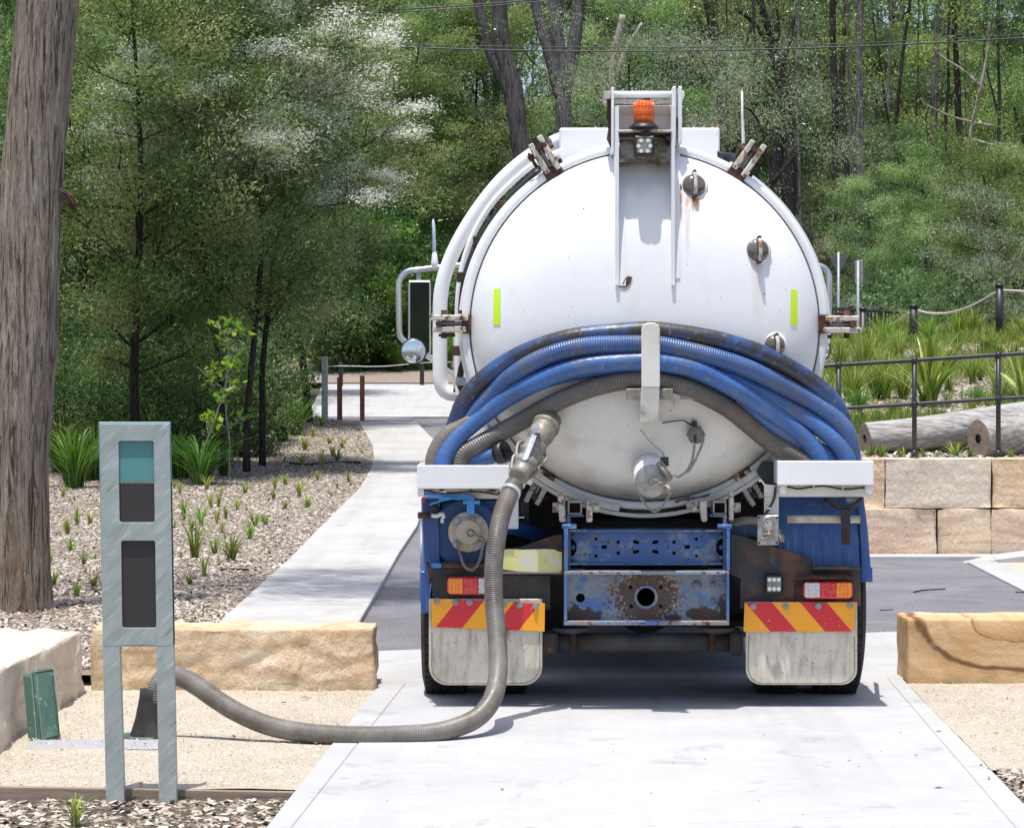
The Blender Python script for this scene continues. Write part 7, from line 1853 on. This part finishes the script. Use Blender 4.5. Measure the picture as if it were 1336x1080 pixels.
rope([(1186, 408, 50), (1165, 422, 51), (1140, 431, 52), (1110, 431, 52.8)], 'sagging pale rope in front of the picket fence')
pf = empty('picket_fence', (P(1140, 0, 56).x, 56, gz(56)), 'black metal picket fence behind the garden, right of the tank', 'fence')
def fpt(t, py): return P(lerp(1070, 1190, t), py, lerp(57, 54, t))
za = lambda t: lerp(P(0, 402, 57).z, P(0, 408, 54).z, t)
mb = MB(); mb.tube([Vector((fpt(t, 0).x, fpt(t, 0).y, za(t))) for t in (0, 1)], .03, 8); mb.build('top_rail', M['black'], pf)
mb = MB(); mb.tube([Vector((fpt(t, 0).x, fpt(t, 0).y, za(t) - .85)) for t in (0, 1)], .025, 8); mb.build('bottom_rail', M['black'], pf)
for k in range(26):
    t = (k + .5) / 26; q = fpt(t, 0); mb = MB(); mb.box(q.x - .012, q.x + .012, q.y - .012, q.y + .012, za(t) - .95, za(t) - .03); mb.build('picket', M['black'], pf)
for t in (.0, .33, .66):
    q = fpt(t, 0); mb = MB(); mb.box(q.x - .035, q.x + .035, q.y - .035, q.y + .035, gz(56) - .3, za(t) + .06); mb.build('fence_post', M['black'], pf)
# second farther fence rail
ff = empty('picket_fence', (P(1130, 0, 62).x, 62, gz(62)), 'farther black railing seen just above the picket fence', 'fence')
mb = MB(); mb.tube([P(1090, 402, 62), P(1205, 405, 62)], .028, 8); mb.build('top_rail', M['black'], ff)
for k in range(14):
    q = P(1092 + k * 8.4, 404, 62); mb = MB(); mb.box(q.x - .01, q.x + .01, 61.99, 62.01, gz(62) + .1, q.z - .03); mb.build('picket', M['black'], ff)
g_ = M['steel']
def sign(px, y0, d, lab, tri):
    x = (px - CX) * d / FPX; root = empty('road_sign', (x, d, gz(d)), lab, 'sign'); t = P(px, y0, d)
    mb = MB(); mb.cyl((x, d, gz(d) - .2), t, .028, 12); mb.build('pole', M['pole_grey'], root)
    if tri: mb = MB(); mb.pprism([(1081, 334), (1107, 334), (1094, 360)], d + .06, d + .065); mb.build('sign_plate', mk('dark_grey_sign_back', [(0, C(.09, .10, .115))], 5, .5), root, bevel=.002)
    else: mb = MB(); mb.pprism([(1115.5, 341), (1126, 339), (1126, 368), (1115.5, 370)], d + .06, d + .066); mb.build('sign_plate', M['steel'], root, bevel=.002)
sign(1094, 329, 58, 'back of a triangular give way sign on a grey pole', True); sign(1119.5, 340, 55, 'back of a narrow rectangular sign on a grey pole', False)
# overhead lines
def cable(pts, r, lab):
    mb = MB(); mb.tube(catmull([P(*p) for p in pts], 1.0), r, 6); o = mb.build('overhead_cable', M['black'], None, origin=P(*pts[0])); tag(o, lab, 'cable')
cable([(480, 60, 64), (668, 66, 64), (900, 66.5, 64), (1140, 60, 64), (1420, 45, 64)], .017, 'thicker lower overhead cable crossing above the truck')
cable([(480, 57, 64.5), (668, 61, 64.5), (900, 62, 64.5), (1140, 56, 64.5), (1420, 40, 64.5)], .010, 'thin overhead cable just above the thicker one')
cable([(470, 15, 60), (540, 11.5, 60), (640, 5, 60), (760, -6, 60)], .014, 'overhead cable at the top edge left of the grey trunks')
cable([(470, 18, 60.3), (540, 15, 60.3), (640, 8, 60.3), (760, -3, 60.3)], .012, 'second overhead cable at the top edge, just under the first')
M['steel_cable'] = M['steel']
# crumpled cloth under the dome
mb = MB(); rows = []
for i in range(14):
    t = i / 13; x = lerp(880, 926, t); yb = lerp(656, 647, t)
    rows.append([P(x, yb - 7 * (.4 + .9 * abs(noise.noise(Vector((i * .9, 0, 0))))) * s_ / 3 + 2 * noise.noise(Vector((i * 1.3, s_, 4))), 16.16 + .02 * noise.noise(Vector((i, s_, 8)))) for s_ in range(4)])
mb.grid(rows, True); o = mb.build('rag', mk('faded_plum_cloth', [(.3, C(.09, .04, .055)), (.7, C(.20, .13, .15))], 30, .9), None, origin=P(900, 652, 16.16)); tag(o, 'crumpled plum coloured rag stuck under the tank door', 'rag')

# litter: loose leaves and twigs
def leaflet(px, py, w, mat, label, z=None, group='dry leaves on the ground'):
    d = FPX * CAMH / (py - HOR); c = Vector(((px - CX) * d / FPX, d, (.018 if z is None else z))); a = rng.uniform(0, 6.28); L_ = w * d / FPX * .7
    u = Vector((math.cos(a), math.sin(a) * 1, 0)) * L_; v = Vector((-math.sin(a), math.cos(a), 0)) * L_ * .35
    mb = MB(); mb.add([c - u, c - u * .3 + v + Vector((0, 0, L_ * .25)), c + u, c - u * .3 - v, c + Vector((0, 0, L_ * .35))], [(0, 4, 1), (1, 4, 2), (2, 4, 3), (3, 4, 0)]); o = mb.build('leaf', M[mat], None, origin=c); tag(o, label, 'leaf', group)
for (x, y, w) in [(878, 1000, 5), (1108, 997, 5), (1120, 1005, 4), (1225, 1033, 9), (1290, 1020, 10), (1290, 1008, 6), (997, 963, 4), (1175, 960, 4), (1150, 985, 3), (1195, 990, 6), (990, 1050, 4), (1112, 1065, 3), (1048, 1068, 3), (920, 995, 4), (655, 1035, 9), (505, 1050, 3), (1040, 925, 4), (800, 985, 4), (720, 1020, 3), (1130, 900, 7), (770, 1060, 3), (850, 1040, 4)]:
    leaflet(x, y, w, 'dead_leaf', 'small dry brown leaf lying on the pale concrete bay')
for (x, y, w) in [(398, 914, 14), (305, 965, 12), (370, 920, 7), (1280, 1002, 9), (1240, 935, 8), (1225, 958, 7), (1300, 960, 6)]:
    leaflet(x, y, w, 'dead_leaf', 'dry curled leaf lying on the crushed gravel', .015, 'dry leaves on the gravel')
leaflet(10, 1011, 8, 'orange_leaf', 'orange leaf on the gravel at the left edge', .015, None)
leaflet(184, 1026, 9, 'orange_leaf', 'orange leaf between the feet of the marker post', .01, None)
def twig(pts, r, lab, z=.02):
    ps = [G(x, y, z) if y > 720 else P(x, y, GD(y)) + Vector((0, 0, z)) for x, y in pts]; mb = MB(); mb.tube(catmull(ps, .03), [r] * len(catmull(ps, .03)), 6); o = mb.build('twig', M['bark_dark'], None, origin=ps[0]); tag(o, lab, 'twig')
twig([(1192, 774), (1205, 771.5), (1233, 770)], .006, 'dark twig lying on the asphalt behind the ringed block', .012)
twig([(1148, 798), (1165, 797)], .004, 'short thin twig on the asphalt beside the right wheel', .012)
twig([(1325, 774), (1350, 775)], .005, 'twig on the asphalt at the right edge of the picture', .012)
twig([(288, 752), (305, 751), (324, 752)], .012, 'dark twig lying in the mulch below the pale tuft', .06)
twig([(378, 610), (400, 612), (430, 610), (470, 609)], .02, 'long dark fallen branch across the mulch near the path', .07)
twig([(146, 1052), (160, 1045), (176, 1037)], .004, 'thin twig leaning between the feet of the marker post', -.01)
